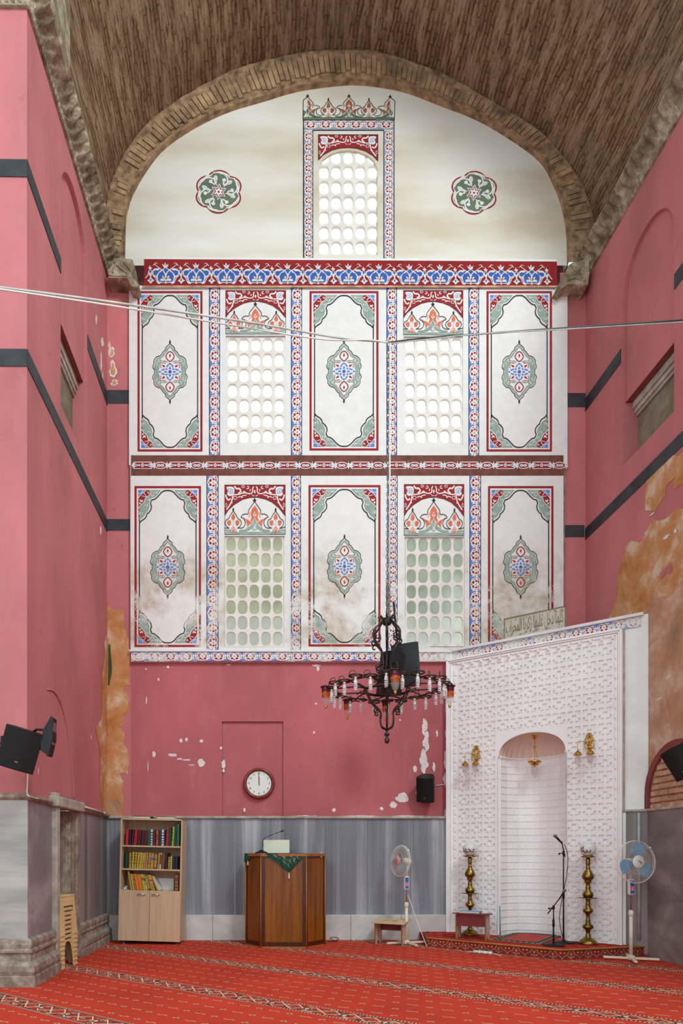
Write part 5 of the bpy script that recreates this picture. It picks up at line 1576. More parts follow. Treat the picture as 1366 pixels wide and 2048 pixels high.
def candlestick(px, py, label, word, face):
    p = onPl(px, py)
    s = .845 * p.y / 1300 / 6.044 * 1.10
    s = 8.42 / 1300 / 6.044
    t = thing('brass_candlestick', p, label, 'candlestick', group=None)
    P = [(r * s, (1485 - y) * s) for r, y in CP]
    cut = [0, 9, 29, 61, len(P)]
    m = M(); m.lathe(P[:9], 'old_brass', 32); m.build('foot', t)
    m = M(); m.lathe(P[8:29], 'old_brass', 28); m.build('lower_stem', t)
    m = M(); m.lathe(P[28:32], 'old_brass', 32); m.build('drip_disc', t)
    m = M(); m.lathe(P[31:58], 'old_brass', 28); m.build('upper_stem', t)
    m = M(); m.lathe(P[57:], 'old_brass', 28); m.build('cup', t)
    R = 92 * s; zc = (1485 - 345) * s
    m = M(); m.sphere((0, 0, zc), R, 'globe', 32); g = m.build('glass_globe', t)
    tm = M(); tm.text(word[0], word[1], I4, 'ink', 0.0, sx=word[2])
    fd = Vector((-p.x, -p.y, 0)).normalized(); fa = math.atan2(fd.y, fd.x) + face
    m = M(); vs = []
    for v in tm.v:
        an, el = v.x / R, v.y / R
        d = Vector((cos(fa + an) * cos(el), sin(fa + an) * cos(el), sin(el)))
        vs.append(Vector((0, 0, zc)) + d * (R + .0012))
    m.add(vs, tm.f, 'ink'); m.build('lettering', g, 'black calligraphy', recalc=False)
    return t
candlestick(940, 1867, 'brass candlestick with a lettered globe behind the small red-fronted bench', ('\uFEAA\uFEE4\uFEA4\uFEE3', .15, .62), -.35)
candlestick(1176, 1885, 'brass candlestick with a lettered globe right of the microphone stands', ('\uFEEA\uFEE0\uFEDF\uFE8D', .17, .8), -.12)

# ---- low reading benches
def bench(px, py, z, w_, d_, h, label, top, front, ang, sl):
    t = put('reading_bench', label, 'bench', px, py, z, ang)
    m = M()
    m.box((w_ / 2, d_ / 2, h + sl * .5), (w_ + .07, d_ + .06, .014), top, rot=Matrix.Rotation(math.atan2(sl, d_), 4, 'X'), bev=.002)
    m.build('top_board', t)
    for x in (.008, w_ - .008):
        m = M()
        poly = [(.0, 0), (.07, 0), (.085, .05), (.10, .052), (.105, .075), (d_ / 2, .095), (d_ - .105, .075), (d_ - .10, .052), (d_ - .085, .05), (d_ - .07, 0), (d_, 0), (d_, h - .01 + sl * .9), (0, h - .012)]
        m.prism(poly, lambda y, zz, dx: Vector((x + dx, y, zz)), -.008, .008, 'bench_pink')
        m.build('side_panel', t)
        m = M(); m.box((x, -.001, (h - .01) / 2), (.018, .004, h - .012), 'ply_edge'); m.build('edge_strip', t)
    m = M(); m.box((w_ / 2, .012 if front else d_ * .8, h - (.09 if front else .07)), (w_ - .03, .012, .16 if front else .11), 'bench_red'); m.build('front_board' if front else 'back_board', t, 'dark red board')
    return t
b1 = bench(749, 1889, 0, .40, .29, .31, 'small pale bench with worn top standing by the marble dado', 'bench_ply', False, ANG * .75, .03)
m = M()
a = Art(lambda x, y, k: Vector((x, y, .318 + .03 * (y / .29) + .0008 * k))); a.M = m
for q in ([(.10, .10), (.16, .14), (.20, .12), (.26, .18)], [(.12, .19), (.20, .20), (.22, .16)], [(.25, .12), (.30, .20)]): a.line(q, .008, 'light_edge', 1, 3)
m.build('scratched_marks', b1, recalc=False)
b2 = bench(911, 1875, HP, .40, .30, .35, 'small bench with a dark red front standing on the carpeted platform', 'bench_red', True, ANG * .75, -.02)
# blue book lying on it
bk = put('book', 'blue covered book lying flat on the red-fronted bench', 'book', 922, 1828, HP + .355, ANG * .75)
bk.location = b2.matrix_basis @ Vector((.13, .13, .362)) if False else (Matrix.Translation(b2.location) @ Matrix.Rotation(ANG * .75, 4, 'Z')) @ Vector((.04, .06, .352))
bk.location.z = HP + .352
m = M(); m.box((.13, .09, .012), (.26, .17, .016), 'paper'); m.build('pages', bk)
m = M(); m.box((.13, .09, .0225), (.27, .18, .004), 'b_sky'); m.box((.13, .09, .002), (.27, .18, .003), 'b_sky'); m.box((.265, .09, .012), (.004, .18, .022), 'b_blue'); m.build('cover', bk, 'blue cover')

# ---- microphone stands
def mic_stand(px, py, label, H, boom):
    t = put('microphone_stand', label, 'microphone stand', px, py, HP)
    m = M(); m.lathe([(0, 0), (.13, 0), (.13, .012), (.12, .018), (.02, .024), (.018, .04), (0, .04)], 'black_plastic', 28); m.build('round_base', t)
    m = M(); m.tube([(0, 0, .02), (0, 0, H * .55)], .011, 'black_plastic', 8); m.build('lower_tube', t)
    m = M(); m.tube([(0, 0, H * .5), (0, 0, H)], .008, 'black_plastic', 8); m.tube([(0, 0, H * .5), (0, 0, H * .5 + .09)], .015, 'black_plastic', 8); m.build('upper_tube', t)
    m = M()
    m.box((0, 0, H), (.025, .03, .05), 'black_plastic', bev=.005); m.tube([(-.05, 0, H - .01), (0, 0, H)], .006, 'black_plastic', 6); m.sphere((-.055, 0, H - .012), .014, 'black_plastic', 8)
    m.build('clamp', t)
    a, b = boom
    m = M(); m.tube([a, b], .007, 'black_plastic', 8); m.build('boom_arm', t)
    d = (Vector(b) - Vector(a)).normalized() if boom else Vector((0, 0, 1))
    return t, Vector(b), d
t, b, d = mic_stand(1127, 1883, 'tall black microphone stand on the platform beside the niche', 1.17, ((.02, 0, 1.12), (-.035, -.02, 1.32)))
def microphone(loc, d, label, s=1.0):
    t = thing('microphone', loc, label, 'microphone')
    q = d.to_track_quat('Z', 'Y').to_matrix().to_4x4()
    m = M(); m.lathe([(0, 0), (.010, 0), (.011, .05), (.015, .12), (.016, .125), (0, .125)], 'black_plastic', 14, mx=q @ Matrix.Scale(s, 4)); m.build('handle', t)
    m = M(); m.lathe([(0, .125), (.017, .125), (.018, .133), (.016, .14), (0, .14)], 'steel_grey', 14, mx=q @ Matrix.Scale(s, 4)); m.build('collar', t)
    m = M(); m.sphere((0, 0, .157), .024, 'steel_grey', 14, mx=q @ Matrix.Scale(s, 4)); m.build('mesh_head', t)
    return t
microphone(t.location + b + Vector((.01, 0, -.03)), Vector((-.72, -.3, .62)).normalized(), 'silver-headed microphone on the tall black stand')
t2, b, d = mic_stand(1107, 1888, 'short black microphone stand in front of the tall one', .48, ((-.075, 0, .40), (.07, -.02, .60)))
microphone(t2.location + b - Vector((.005, 0, .01)), Vector((.45, -.2, .86)).normalized(), 'small microphone on the short stand arm', .8)
m = M()
bs = t.location
pts = [bs + Vector(p) for p in ((0, -.02, 1.28), (.04, -.03, 1.15), (.03, -.03, .9), (-.06, -.04, .45), (-.07, -.05, .25), (-.02, -.08, .04), (.08, -.14, .012), (.17, -.10, .012), (.2, .0, .012), (.2, .05, .012), (.1, .0, .012), (.20, -.12, .014), (.24, -.05, .014))]
o = M(); o.tube([p - bs for p in catmull(pts, 6)], .0045, 'black_plastic', 5)
o = o.build('microphone_cable'); o.location = bs; tag(o, 'black cable hanging from the tall stand and coiled on the platform', 'cable')

# ---- pendant lamp in the niche, wall sconces
def glass_bulb(M_, c, s, mat='clear_glass'):
    M_.lathe([(.030 * s, 0), (.040 * s, -.03 * s), (.042 * s, -.07 * s), (.034 * s, -.11 * s), (.018 * s, -.135 * s), (.010 * s, -.14 * s), (.012 * s, -.155 * s), (.0, -.165 * s)], mat, 18, c=c, cap=False)
def spiral(M_, c, s, turns=4, n=44, R=.016, r=.0048, drop=.062):
    pts = []
    for i in range(n + 1):
        a = 2 * PI * turns * i / n
        k = 1 - .25 * (i / n)
        pts.append(Vector(c) + Vector((R * k * s * cos(a), R * k * s * sin(a), -drop * s * i / n)))
    M_.tube(pts, r * s, 'cfl', 5)
pend = thing('pendant_lamp', ml(1.19, VS + RISE - .035, .16), 'brass pendant lamp with a glass bulb hanging inside the prayer niche', 'lamp')
m = M(); m.lathe([(0, .03), (.055, .03), (.055, .02), (.03, .01), (.026, -.02), (.012, -.035), (0, -.04)], 'brass', 20); m.build('ceiling_cup', pend)
m = M(); m.tube([(0, 0, -.03), (0, 0, -.33)], .003, 'brass', 6); m.sphere((0, 0, -.145), .02, 'brass', 12)
for k in range(3):
    a = 2 * PI * k / 3 + .5; m.tube([(.006, 0, -.16), (.085 * cos(a), .085 * sin(a), -.335)], .0016, 'brass', 4)
m.build('chain', pend)
m = M(); m.lathe([(.0, -.33), (.08, -.335), (.088, -.34), (.088, -.36), (.06, -.365), (.055, -.385), (.05, -.395), (.0, -.395)], 'brass', 28); m.build('brass_ring', pend)
m = M(); glass_bulb(m, (0, 0, -.395), 1.1); m.build('glass_bell', pend)
m = M(); m.lathe([(.012, -.395), (.014, -.42), (.0, -.42)], 'cfl_base', 10); spiral(m, (0, 0, -.42), 1); m.build('bulb', pend)
def sconce(px, py, label):
    u, v = mih(px, py, -FY)
    t = thing('wall_sconce', ml(u, v, FY - .01), label, 'wall lamp', (0, 0, ANG))
    m = M()
    m.tube([(0, 0, -.10), (0, -.012, .0), (0, -.01, .11)], [.012, .016, .006], 'brass', 8)
    for s_ in (1, -1):
        for q in ([(0, 0, -.09), (.05 * s_, -.01, -.05), (.055 * s_, -.01, .0), (.02 * s_, -.012, .01), (.018 * s_, -.012, -.03)], [(0, 0, .0), (.05 * s_, -.01, .05), (.03 * s_, -.01, .085), (.012 * s_, -.012, .06)],
                  [(0, 0, .07), (.022 * s_, -.01, .10), (.028 * s_, -.01, .125), (.01 * s_, -.01, .12)], [(.01 * s_, 0, -.10), (.03 * s_, -.01, -.13), (.005 * s_, -.01, -.15)]):
            m.tube(catmull(q, 4), .0075, 'brass', 6)
    m.sphere((0, -.015, -.05), .022, 'brass', 10); m.sphere((0, -.01, .13), .014, 'brass', 8)
    m.build('scrolled_backplate', t)
    for x in (-.06, .09):
        X = x - .05
        m = M(); m.tube(catmull([(0, -.02, -.04), (X * .4, -.09, .01), (X, -.14, .01), (X, -.15, -.10)], 5), .004, 'brass', 6); arm = m.build('arm', t)
        m = M(); m.lathe([(0, .0), (.010, .0), (.014, -.012), (.035, -.026), (.046, -.045), (.05, -.058), (.054, -.06), (.054, -.064), (0, -.06)], 'brass', 22, c=(X, -.15, -.10)); m.build('brass_bell', arm)
        m = M(); glass_bulb(m, (X, -.15, -.162), .9); m.build('glass_shade', arm)
        m = M(); spiral(m, (X, -.15, -.17), .9); m.build('bulb', arm)
    return t
sconce(953, 1510, 'twin brass wall sconce on the left side of the niche fretwork')
sconce(1179, 1487, 'twin brass wall sconce on the right side of the niche fretwork')

# ---- plaque with calligraphy standing on the ledge
c = [onP(x, y, A_ - NI * .0, NI) for x, y in ((1006, 1241), (1131, 1216), (1131, 1258), (1008, 1283))]
pu0, pv1 = mih(1007, 1241); pu1, _ = mih(1131, 1216)
pw, ph = pu1 - pu0, .30
pq = thing('calligraphy_plaque', ml(pu0, 4.322, .02), 'pale oblong plaque with brown calligraphy standing on the ledge above the niche', 'plaque', (0, 0, ANG))
m = M(); m.box((pw / 2, .012, ph / 2), (pw, .022, ph), 'plaque', bev=.002); m.build('board', pq)
m = M()
for x, z, sx_, sz in ((pw / 2, .006, pw, .012), (pw / 2, ph - .006, pw, .012), (.006, ph / 2, .012, ph), (pw - .006, ph / 2, .012, ph)): m.box((x, -.002, z), (sx_, .012, sz), 'gilt')
m.build('thin_frame', pq)
words = '\uFE8F\uFE8D\uFEAE\uFEA4\uFEE4\uFEDF\uFE8D \uFE8E\uFEF3\uFEAE\uFEDB\uFEAF \uFE8E\uFEEC\uFEF4\uFEE0\uFECB \uFEDE\uFEA7\uFEA9 \uFE8E\uFEE4\uFEE0\uFEDB'
m = M()
tm = M(); tm.text(words, 1.0, I4, 'gilt', .0)
x0, x1 = min(v.x for v in tm.v), max(v.x for v in tm.v); y0, y1 = min(v.y for v in tm.v), max(v.y for v in tm.v)
m.add([(.03 + (v.x - x0) / (x1 - x0) * (pw - .06), -.001 - .004 - v.z * 0, .035 + (v.y - y0) / (y1 - y0) * (ph - .07)) for v in tm.v], tm.f, 'gilt')
rnd = random.Random(2)
for k in range(26): m.box((rnd.uniform(.05, pw - .05), -.004, rnd.choice((rnd.uniform(.03, .07), rnd.uniform(ph - .07, ph - .03)))), (.010, .004, .010), 'gilt', rot=Matrix.Rotation(.78, 4, 'Y'))
m.build('calligraphy', pq, 'brown calligraphy', recalc=False)

# ---------------------------------------------------------------- bookcase
BW, BH, BD = .885, 1.735, .34
bloc = onZ(236, 1888, 0); bloc = Vector((onY(236, 1880, 9.24).x, 9.24, 0))
case = thing('bookcase', bloc, 'beige laminate bookcase with open shelves over two doors in the left corner', 'bookcase', (0, rad(1.3), rad(-3.5)))
MC = Matrix.LocRotScale(bloc, case.rotation_euler.to_quaternion(), None)
FT = .055
T = .022
for x in (T / 2, BW - T / 2):
    m = M(); m.box((x, BD / 2, FT + BH / 2), (T, BD, BH), 'beige_laminate', bev=.002); m.build('side_panel', case)
m = M(); m.box((BW / 2, BD / 2, FT + BH - T / 2), (BW, BD, T), 'beige_laminate', bev=.002); m.build('top_panel', case)
m = M(); m.box((BW / 2, BD - .006, FT + BH / 2), (BW - .03, .008, BH - .03), 'beige_laminate'); m.build('back_panel', case)
Z1, Z2, Z3 = FT + 1.352, FT + 1.022, FT + .715
for z in (Z1, Z2, Z3): 
    m = M(); m.box((BW / 2, BD / 2 + .005, z - T / 2), (BW - 2 * T, BD - .02, T), 'beige_laminate', bev=.002); m.build('shelf', case)
m = M(); m.box((BW / 2, BD / 2, FT + T / 2), (BW - 2 * T, BD - .02, T), 'beige_laminate'); m.build('bottom_panel', case)
for x0, x1, hx in ((.002, BW * .498, BW * .37), (BW * .502, BW - .002, BW * .60)):
    m = M(); m.box(((x0 + x1) / 2, -.010, FT + .36), (x1 - x0 - .002, .018, .715), 'beige_laminate', bev=.002); d = m.build('door', case)
    m = M(); m.tube([(hx - .06, -.04, FT + .665), (hx + .06, -.04, FT + .665)], .006, 'chrome', 8)
    for s_ in (-.05, .05): m.tube([(hx + s_, -.04, FT + .665), (hx + s_, -.018, FT + .665)], .004, 'chrome', 6)
    m.build('handle', d, 'chrome bar handle')
for x, y in ((.07, .05), (BW - .05, .05), (.07, BD - .05), (BW - .05, BD - .05)):
    m = M(); m.lathe([(0, 0), (.034, 0), (.034, .008), (.02, .02), (.018, FT), (0, FT)], 'steel_grey', 16, c=(x, y, 0)); m.build('foot', case)

COLNAME = dict(b_red='bright red', b_crimson='crimson', b_navy='navy', b_maroon='dark maroon', b_green='green', b_dkgreen='dark green', b_sky='pale blue', b_rust='rust red', b_gold='gold spined',
               b_yellow='thin yellow', b_brown='brown', b_tan='tan', b_orange='orange', b_lime='lime green', b_dark='black', b_white='white', b_blue='blue')
def book(lx, z, w_, h, mat, lean, row, depth=.20, y0=.05, band=None, label=None):
    """a book standing on a shelf; lx = left foot in bookcase coordinates, lean in degrees (+ leans right)"""
    t = thing('book', (0, 0, 0), label, 'book', group=row)
    R = Matrix.Rotation(rad(lean), 4, 'Y')
    off = w_ * max(0, sin(rad(lean)))
    t.matrix_world = MC @ Matrix.Translation((lx, y0, z + (off if lean > 0 else 0))) @ R
    m = M()
    m.box((w_ / 2, .002, h / 2), (w_, .004, h), mat); m.box((.0012, depth / 2, h / 2), (.0024, depth, h), mat); m.box((w_ - .0012, depth / 2, h / 2), (.0024, depth, h), mat)
    m.build('cover', t)
    m = M(); m.box((w_ / 2, depth / 2, h / 2), (w_ - .005, depth - .01, h - .008), 'paper'); m.build('pages', t)
    if band:
        m = M()
        for z0, z1, mt in band: m.box((w_ / 2, -.0006, h * (z0 + z1) / 2), (w_ * .86, .0016, h * (z1 - z0)), mt)
        m.build('spine_decoration', t)
    return t
S = 1 / 899.0
G1, G2, G3 = 'books on the top shelf', 'books on the middle shelf', 'books on the bottom open shelf'
def row(items, x_start, z, group, where):
    x = x_start * S - .0
    seen = {}
    for i, (w_, h, mat, lean, gap, band) in enumerate(items):
        nm = COLNAME[mat]
        prev = COLNAME[items[i - 1][2]] if i else None
        nxt = COLNAME[items[i + 1][2]] if i < len(items) - 1 else None
        cnt = seen.get(nm, 0); seen[nm] = cnt + 1
        tot = sum(1 for q in items if COLNAME[q[2]] == nm)
        deco = ' with a patterned spine' if band else ''
        if tot == 1: lb = '%s book%s on the %s' % (nm, deco, where)
        else:
            ordn = ['first', 'second', 'third', 'fourth', 'fifth', 'sixth', 'seventh'][cnt]
            lb = '%s book%s, %s from left on the %s' % (nm, deco.replace(' with a', ','), ordn, where)
        book(x, z, w_ * S * .96, h * S, mat, lean, group, y0=.045 + .01 * (i % 3), band=band, label=lb)
        x += (w_ + gap) * S
gd = lambda a='b_gold', b='b_dark': [(.05, .14, a), (.2, .8, a), (.3, .34, b), (.5, .54, b), (.66, .70, b), (.86, .95, a)]
dots = [(.06, .94, 'b_white'), (.12, .2, 'b_blue'), (.26, .34, 'b_blue'), (.42, .5, 'b_blue'), (.58, .66, 'b_blue'), (.74, .82, 'b_blue')]
row([(34, 208, 'b_red', 2, 4, None), (32, 202, 'b_navy', 2, 4, None), (28, 200, 'b_maroon', 3, 4, None), (40, 202, 'b_crimson', 4, 4, None), (42, 198, 'b_maroon', 4, 4, None), (40, 196, 'b_maroon', 4, 4, None), (42, 194, 'b_maroon', 4, 4, None),
     (30, 200, 'b_green', 0, 4, None), (30, 212, 'b_sky', 0, 3, dots), (34, 200, 'b_maroon', 0, 4, None), (34, 205, 'b_rust', 0, 5, [(.15, .19, 'b_gold'), (.3, .33, 'b_gold'), (.78, .82, 'b_gold'), (.88, .91, 'b_gold')]),
     (32, 205, 'b_dkgreen', 0, 4, None), (29, 212, 'b_sky', 0, 4, dots), (14, 200, 'b_dark', 0, 4, None), (36, 245, 'b_crimson', 2, 4, None), (34, 240, 'b_dkgreen', 0, 3, None), (28, 248, 'b_gold', 2, 4, gd('b_lime', 'b_dkgreen')),
     (32, 250, 'b_dkgreen', 0, 3, None), (34, 285, 'b_green', 0, 0, None)], 262 - 168 - 38, Z1, G1, 'top shelf')
row([(42, 212, 'b_dkgreen', 0, 5, None), (26, 205, 'b_gold', 0, 6, gd()), (28, 215, 'b_lime', 2, 6, gd('b_yellow', 'b_green')), (30, 210, 'b_gold', 4, 4, gd('b_gold', 'b_brown')), (17, 208, 'b_yellow', 5, 4, None), (17, 208, 'b_yellow', 5, 4, gd('b_yellow', 'b_green')),
     (17, 204, 'b_yellow', 5, 4, None), (17, 200, 'b_yellow', 5, 5, gd('b_yellow', 'b_dark')), (30, 208, 'b_tan', 3, 4, None), (20, 208, 'b_tan', 3, 4, [(.6, .8, 'b_lime')]), (26, 206, 'b_gold', 4, 4, gd()),
     (42, 204, 'b_tan', 3, 5, [(.56, .68, 'b_blue'), (.1, .4, 'b_gold')]), (38, 206, 'b_brown', 4, 5, [(.55, .62, 'b_green'), (.1, .9, 'b_tan')]), (24, 206, 'b_lime', 4, 4, gd('b_gold', 'b_dkgreen')), (20, 206, 'b_white', 4, 4, [(.3, .9, 'b_rust')]),
     (44, 208, 'b_brown', 3, 6, None), (30, 205, 'b_dark', 0, 3, None), (34, 165, 'b_dkgreen', 2, 4, gd('b_gold', 'b_dark')), (18, 172, 'b_yellow', 1, 4, None), (32, 168, 'b_navy', 0, 2, None), (32, 168, 'b_navy', 0, 0, None)],
    262 - 168 - 35, Z2, G2, 'middle shelf')
row([(26, 238, 'b_brown', -11, 2, [(.0, 1, 'b_gold')]), (22, 210, 'b_dark', -11, 2, [(.0, 1, 'b_yellow')]), (28, 208, 'b_gold', -12, 2, [(.6, .7, 'b_blue'), (.05, .5, 'b_tan')]), (34, 208, 'b_orange', -12, 2, [(.1, .9, 'b_orange')]), (30, 206, 'b_orange', -12, 2, None),
     (22, 208, 'b_lime', -13, 2, gd('b_yellow', 'b_dark')), (22, 208, 'b_yellow', -13, 2, [(.6, .8, 'b_red')]), (24, 208, 'b_lime', -14, 2, [(.0, .3, 'b_yellow'), (.6, .75, 'b_green')]), (44, 208, 'b_brown', -16, 2, [(.1, .9, 'b_tan')]),
     (22, 204, 'b_gold', -17, 2, [(.6, .7, 'b_red')]), (22, 204, 'b_yellow', -18, 2, [(.6, .7, 'b_blue'), (.1, .5, 'b_gold')]), (20, 186, 'b_dark', -21, 2, None), (20, 194, 'b_gold', -24, 2, None), (16, 200, 'b_white', -27, 0, None)],
    325 - 168 - 20, Z3, G3, 'bottom open shelf')
book((872 - 168) * S, Z3, 46 * S, 214 * S, 'b_brown', 0, G3, band=[(.1, .15, 'b_tan'), (.3, .35, 'b_tan'), (.5, .55, 'b_tan'), (.85, .9, 'b_tan')], label='thick brown book standing alone at the right of the bottom shelf')
book((925 - 168) * S, Z3, 30 * S, 210 * S, 'b_brown', 0, G3, label='plain brown book against the right side of the bottom shelf')
t = thing('white_folder', (0, 0, 0), 'white folder standing behind the leaning books on the bottom shelf', 'folder')
t.matrix_world = MC @ Matrix.Translation((.40, .27, Z3))
m = M(); m.box((.16, .0, .085), (.33, .004, .17), 'white_paper'); m.box((.16, .008, .08), (.32, .004, .16), 'white_paper'); m.build('folder_cover', t)
m = M(); rnd = random.Random(4)
for k in range(7):
    q = [Vector((rnd.uniform(0, .05), rnd.uniform(0, .06), rnd.uniform(0, .075))) for _ in range(3)]
    q[0].z = .0
    q.append(q[0] + (q[2] - q[1]) * .6)
    q[3].z = max(0, q[3].z)
    m.add(q, [(0, 1, 2), (0, 2, 3)], 'white_paper')
o = m.build('crumpled_paper'); o.matrix_world = MC @ Matrix.Translation((.042, .05, Z3 + .001)); tag(o, 'crumpled white papers in the left corner of the bottom shelf', 'paper')
# open book lying on top
def lying(lx, w_, lab):
    t = thing('book', (0, 0, 0), lab, 'book')
    t.matrix_world = MC @ Matrix.Translation((lx, .04, FT + BH + .001))
    m = M(); m.box((w_ / 2, .12, .018), (w_ - .008, .22, .026), 'paper'); m.build('pages', t)
    m = M(); m.box((w_ / 2, .12, .0025), (w_, .24, .004), 'b_dkgreen'); m.box((w_ / 2, .12, .0335), (w_, .24, .004), 'b_dkgreen'); m.box((.002 if lab.startswith('right') else w_ - .002, .12, .018), (.004, .24, .03), 'b_dkgreen'); m.build('cover', t)
lying(.165, .25, 'green covered book lying flat at the left on top of the bookcase')
lying(.50, .25, 'right hand green covered book lying flat on top of the bookcase')

# ---------------------------------------------------------------- lectern
Lp = [onZ(491.5, 1889.5, 0), onZ(521.5, 1896, 0), onZ(613, 1896.5, 0), onZ(650, 1890, 0)]
lec = thing('lectern', Lp[1], 'dark varnished wooden lectern with three panelled faces in the middle of the back wall', 'lectern')
il = Matrix.Translation(-Lp[1])
LH = 1.285
def facet(p, q, name):
    d = (q - p); L = d.length; d.normalize(); nn = Vector((d.y, -d.x, 0))
    P = lambda x, y, z: p + d * x - nn * y + Vector((0, 0, z))
    m = M()
    def bx(x0, x1, z0, z1, y0, y1, mat): 
        m.add([P(x, y, z) for x in (x0, x1) for y in (y0, y1) for z in (z0, z1)], [(0, 1, 3, 2), (4, 6, 7, 5), (0, 4, 5, 1), (2, 3, 7, 6), (0, 2, 6, 4), (1, 5, 7, 3)], mat)
    fw = .055 if L > .5 else .03
    bx(0, fw, .02, LH - .03, .0, .02, 'dark_walnut'); bx(L - fw, L, .02, LH - .03, .0, .02, 'dark_walnut')
    bx(fw, L - fw, .02, .08, 0, .02, 'dark_walnut'); bx(fw, L - fw, LH - .06, LH - .03, 0, .02, 'dark_walnut')
    f = m.build('frame', lec, inv=il)
    m = M(); bx(fw - .002, L - fw + .002, .078, LH - .055, .008, .02, 'walnut'); m.build('panel', lec, inv=il)
facet(Lp[0], Lp[1], 'left'); facet(Lp[1], Lp[2], 'front'); facet(Lp[2], Lp[3], 'right')
for p in Lp:
    m = M(); m.tube([p + Vector((0, 0, .0)), p + Vector((0, 0, LH - .03))], .010, 'light_edge', 8); m.build('corner_strip', lec, inv=il)
bk0, bk1 = Vector((Lp[0].x, 9.5, 0)), Vector((Lp[3].x, 9.5, 0))
m = M()
out = [Lp[0] + Vector((-.01, -.005, 0)), Lp[1] + Vector((-.005, -.015, 0)), Lp[2] + Vector((.005, -.015, 0)), Lp[3] + Vector((.01, -.005, 0)), bk1, bk0]
m.prism([(p.x, p.y) for p in out], lambda x, y, z: Vector((x, y, z)), LH - .035, LH, 'light_edge')
m.build('top_board', lec, inv=il)
m = M()
for a_, b_ in ((Lp[0], bk0), (bk1, Lp[3])): m.add([a_, b_, b_ + Vector((0, 0, LH - .04)), a_ + Vector((0, 0, LH - .04))], [(0, 1, 2, 3)], 'dark_walnut')
m.build('side_panel', lec, inv=il)
m = M()
m.prism([(p.x, p.y) for p in (Lp[0], Lp[1], Lp[2], Lp[3], bk1, bk0)], lambda x, y, z: Vector((x, y, z)), 0, .02, 'light_edge'); m.build('plinth', lec, inv=il)
# green cloth
FYL = Lp[1].y - .022
cx0, cx1, ax = onY(531, 1704, FYL).x, onY(615, 1704, FYL).x, onY(578, 1745, FYL).x
cl = thing('tablecloth', Vector((ax, FYL, LH)), 'green patterned cloth draped in a point over the front of the lectern', 'cloth')
m = M()
az = onY(578, 1745, FYL).z - LH
NXc, NZc = 16, 10
def clp(s, t):
    x = (cx0 + (cx1 - cx0) * s - ax) * (1 - t)
    z = az * t
    return Vector((x, -.004 - .010 * abs(sin(s * 9 + t * 4)) * t - .006 * (1 - t) * t, z))
m.strip([[clp(i / NXc, j / NZc) + Vector((0, 0, .004 if j == 0 else 0)) for i in range(NXc + 1)] for j in range(NZc + 1)], 'green_cloth', True)
m.add([(cx0 - ax, 0, .004), (cx1 - ax, 0, .004), (cx1 - ax + .12, .42, .004), (cx0 - ax - .12, .42, .004)], [(0, 1, 2, 3)], 'green_cloth')
a = Art(lambda x, y, k: clp(min(1, max(0, x)), y) + Vector((0, -.004 - .0008 * k, 0))); a.M = m
for x, y, r in ((.2, .12, 20), (.42, .2, -30), (.62, .1, 10), (.8, .12, -20), (.36, .42, 30), (.6, .38, -10), (.52, .62, 20), (.75, .32, 40)):
    for k in range(3): a.line([(x - .03 + .02 * k, y - .09), (x - .045 + .035 * k, y), (x + .0, y + .09)], .012, 'leaf_thread', 1, 3)
    a.line([(x, y + .09), (x + .06, y + .14), (x + .10, y + .08)], .010, 'leaf_thread', 1, 3)
m.build('cloth', cl, recalc=False)
m = M()
lc = Lp[0] - Vector((ax, FYL, 0))
m.add([(lc.x - .02, lc.y - .03, .004), (lc.x + .17, lc.y - .17, .004), (lc.x + .19, lc.y + .1, .004), (lc.x - .02, lc.y + .1, .004), (lc.x - .025, lc.y - .034, -.12), (lc.x + .03, lc.y - .075, -.10), (lc.x + .16, lc.y - .172, -.005), (lc.x - .022, lc.y + .08, -.05)],
      [(0, 1, 2, 3), (0, 4, 5, 6, 1), (0, 3, 7, 4)], 'green_cloth')
m.build('hanging_corner', cl)
for x, y, z in ((0, -.006, az), (lc.x + .03, lc.y - .06, -.08), (Lp[3].x - ax - .06, Lp[3].y - FYL - .06, .03)):
    m = M(); m.lathe([(0, 0), (.006, -.003), (.010, -.014), (.007, -.022), (.012, -.05), (.017, -.085), (0, -.085)], 'tassel', 10, c=(x, y, z)); m.build('tassel', cl)
# reading board and gooseneck microphone on the lectern
p = onY(527, 1704, 9.15); q = onY(579, 1704, 9.15); hz = onY(527, 1680.5, 9.15).z
bd = thing('reading_board', Vector(((p.x + q.x) / 2, 9.15, LH + .005)), 'plain cream board standing on top of the lectern', 'board')
m = M(); m.box((0, 0, (hz - LH) / 2), (q.x - p.x, .016, hz - LH), 'cream_board', bev=.004, rot=Matrix.Rotation(rad(-4), 4, 'X')); m.build('panel', bd)
m = M(); m.box((0, .05, .008), ((q.x - p.x) * .6, .12, .012), 'cream_board'); m.build('foot', bd)
gp = onY(523, 1702, 9.05)
gm = thing('gooseneck_microphone', Vector((gp.x, 9.05, LH + .005)), 'black gooseneck microphone bent over the lectern top', 'microphone')
m = M(); m.lathe([(0, 0), (.07, 0), (.065, .012), (.03, .03), (.018, .045), (.0, .045)], 'black_plastic', 20, mx=Matrix.Diagonal((1.3, .9, 1, 1))); m.build('base', gm)
gpts = [onY(x, y, 9.05) - Vector((gp.x, 9.05, LH + .005)) for x, y in ((525, 1697), (525.5, 1686), (527, 1680), (531, 1675), (545, 1669), (562, 1663))]
m = M(); m.tube(catmull(gpts, 5), .0045, 'black_plastic', 6); m.build('neck', gm)
m = M(); m.tube([gpts[-1], gpts[-1] + (gpts[-1] - gpts[-2]).normalized() * .035], [.010, .012], 'black_plastic', 10); m.build('capsule', gm)
pb = onZ(676, 1882, 0)
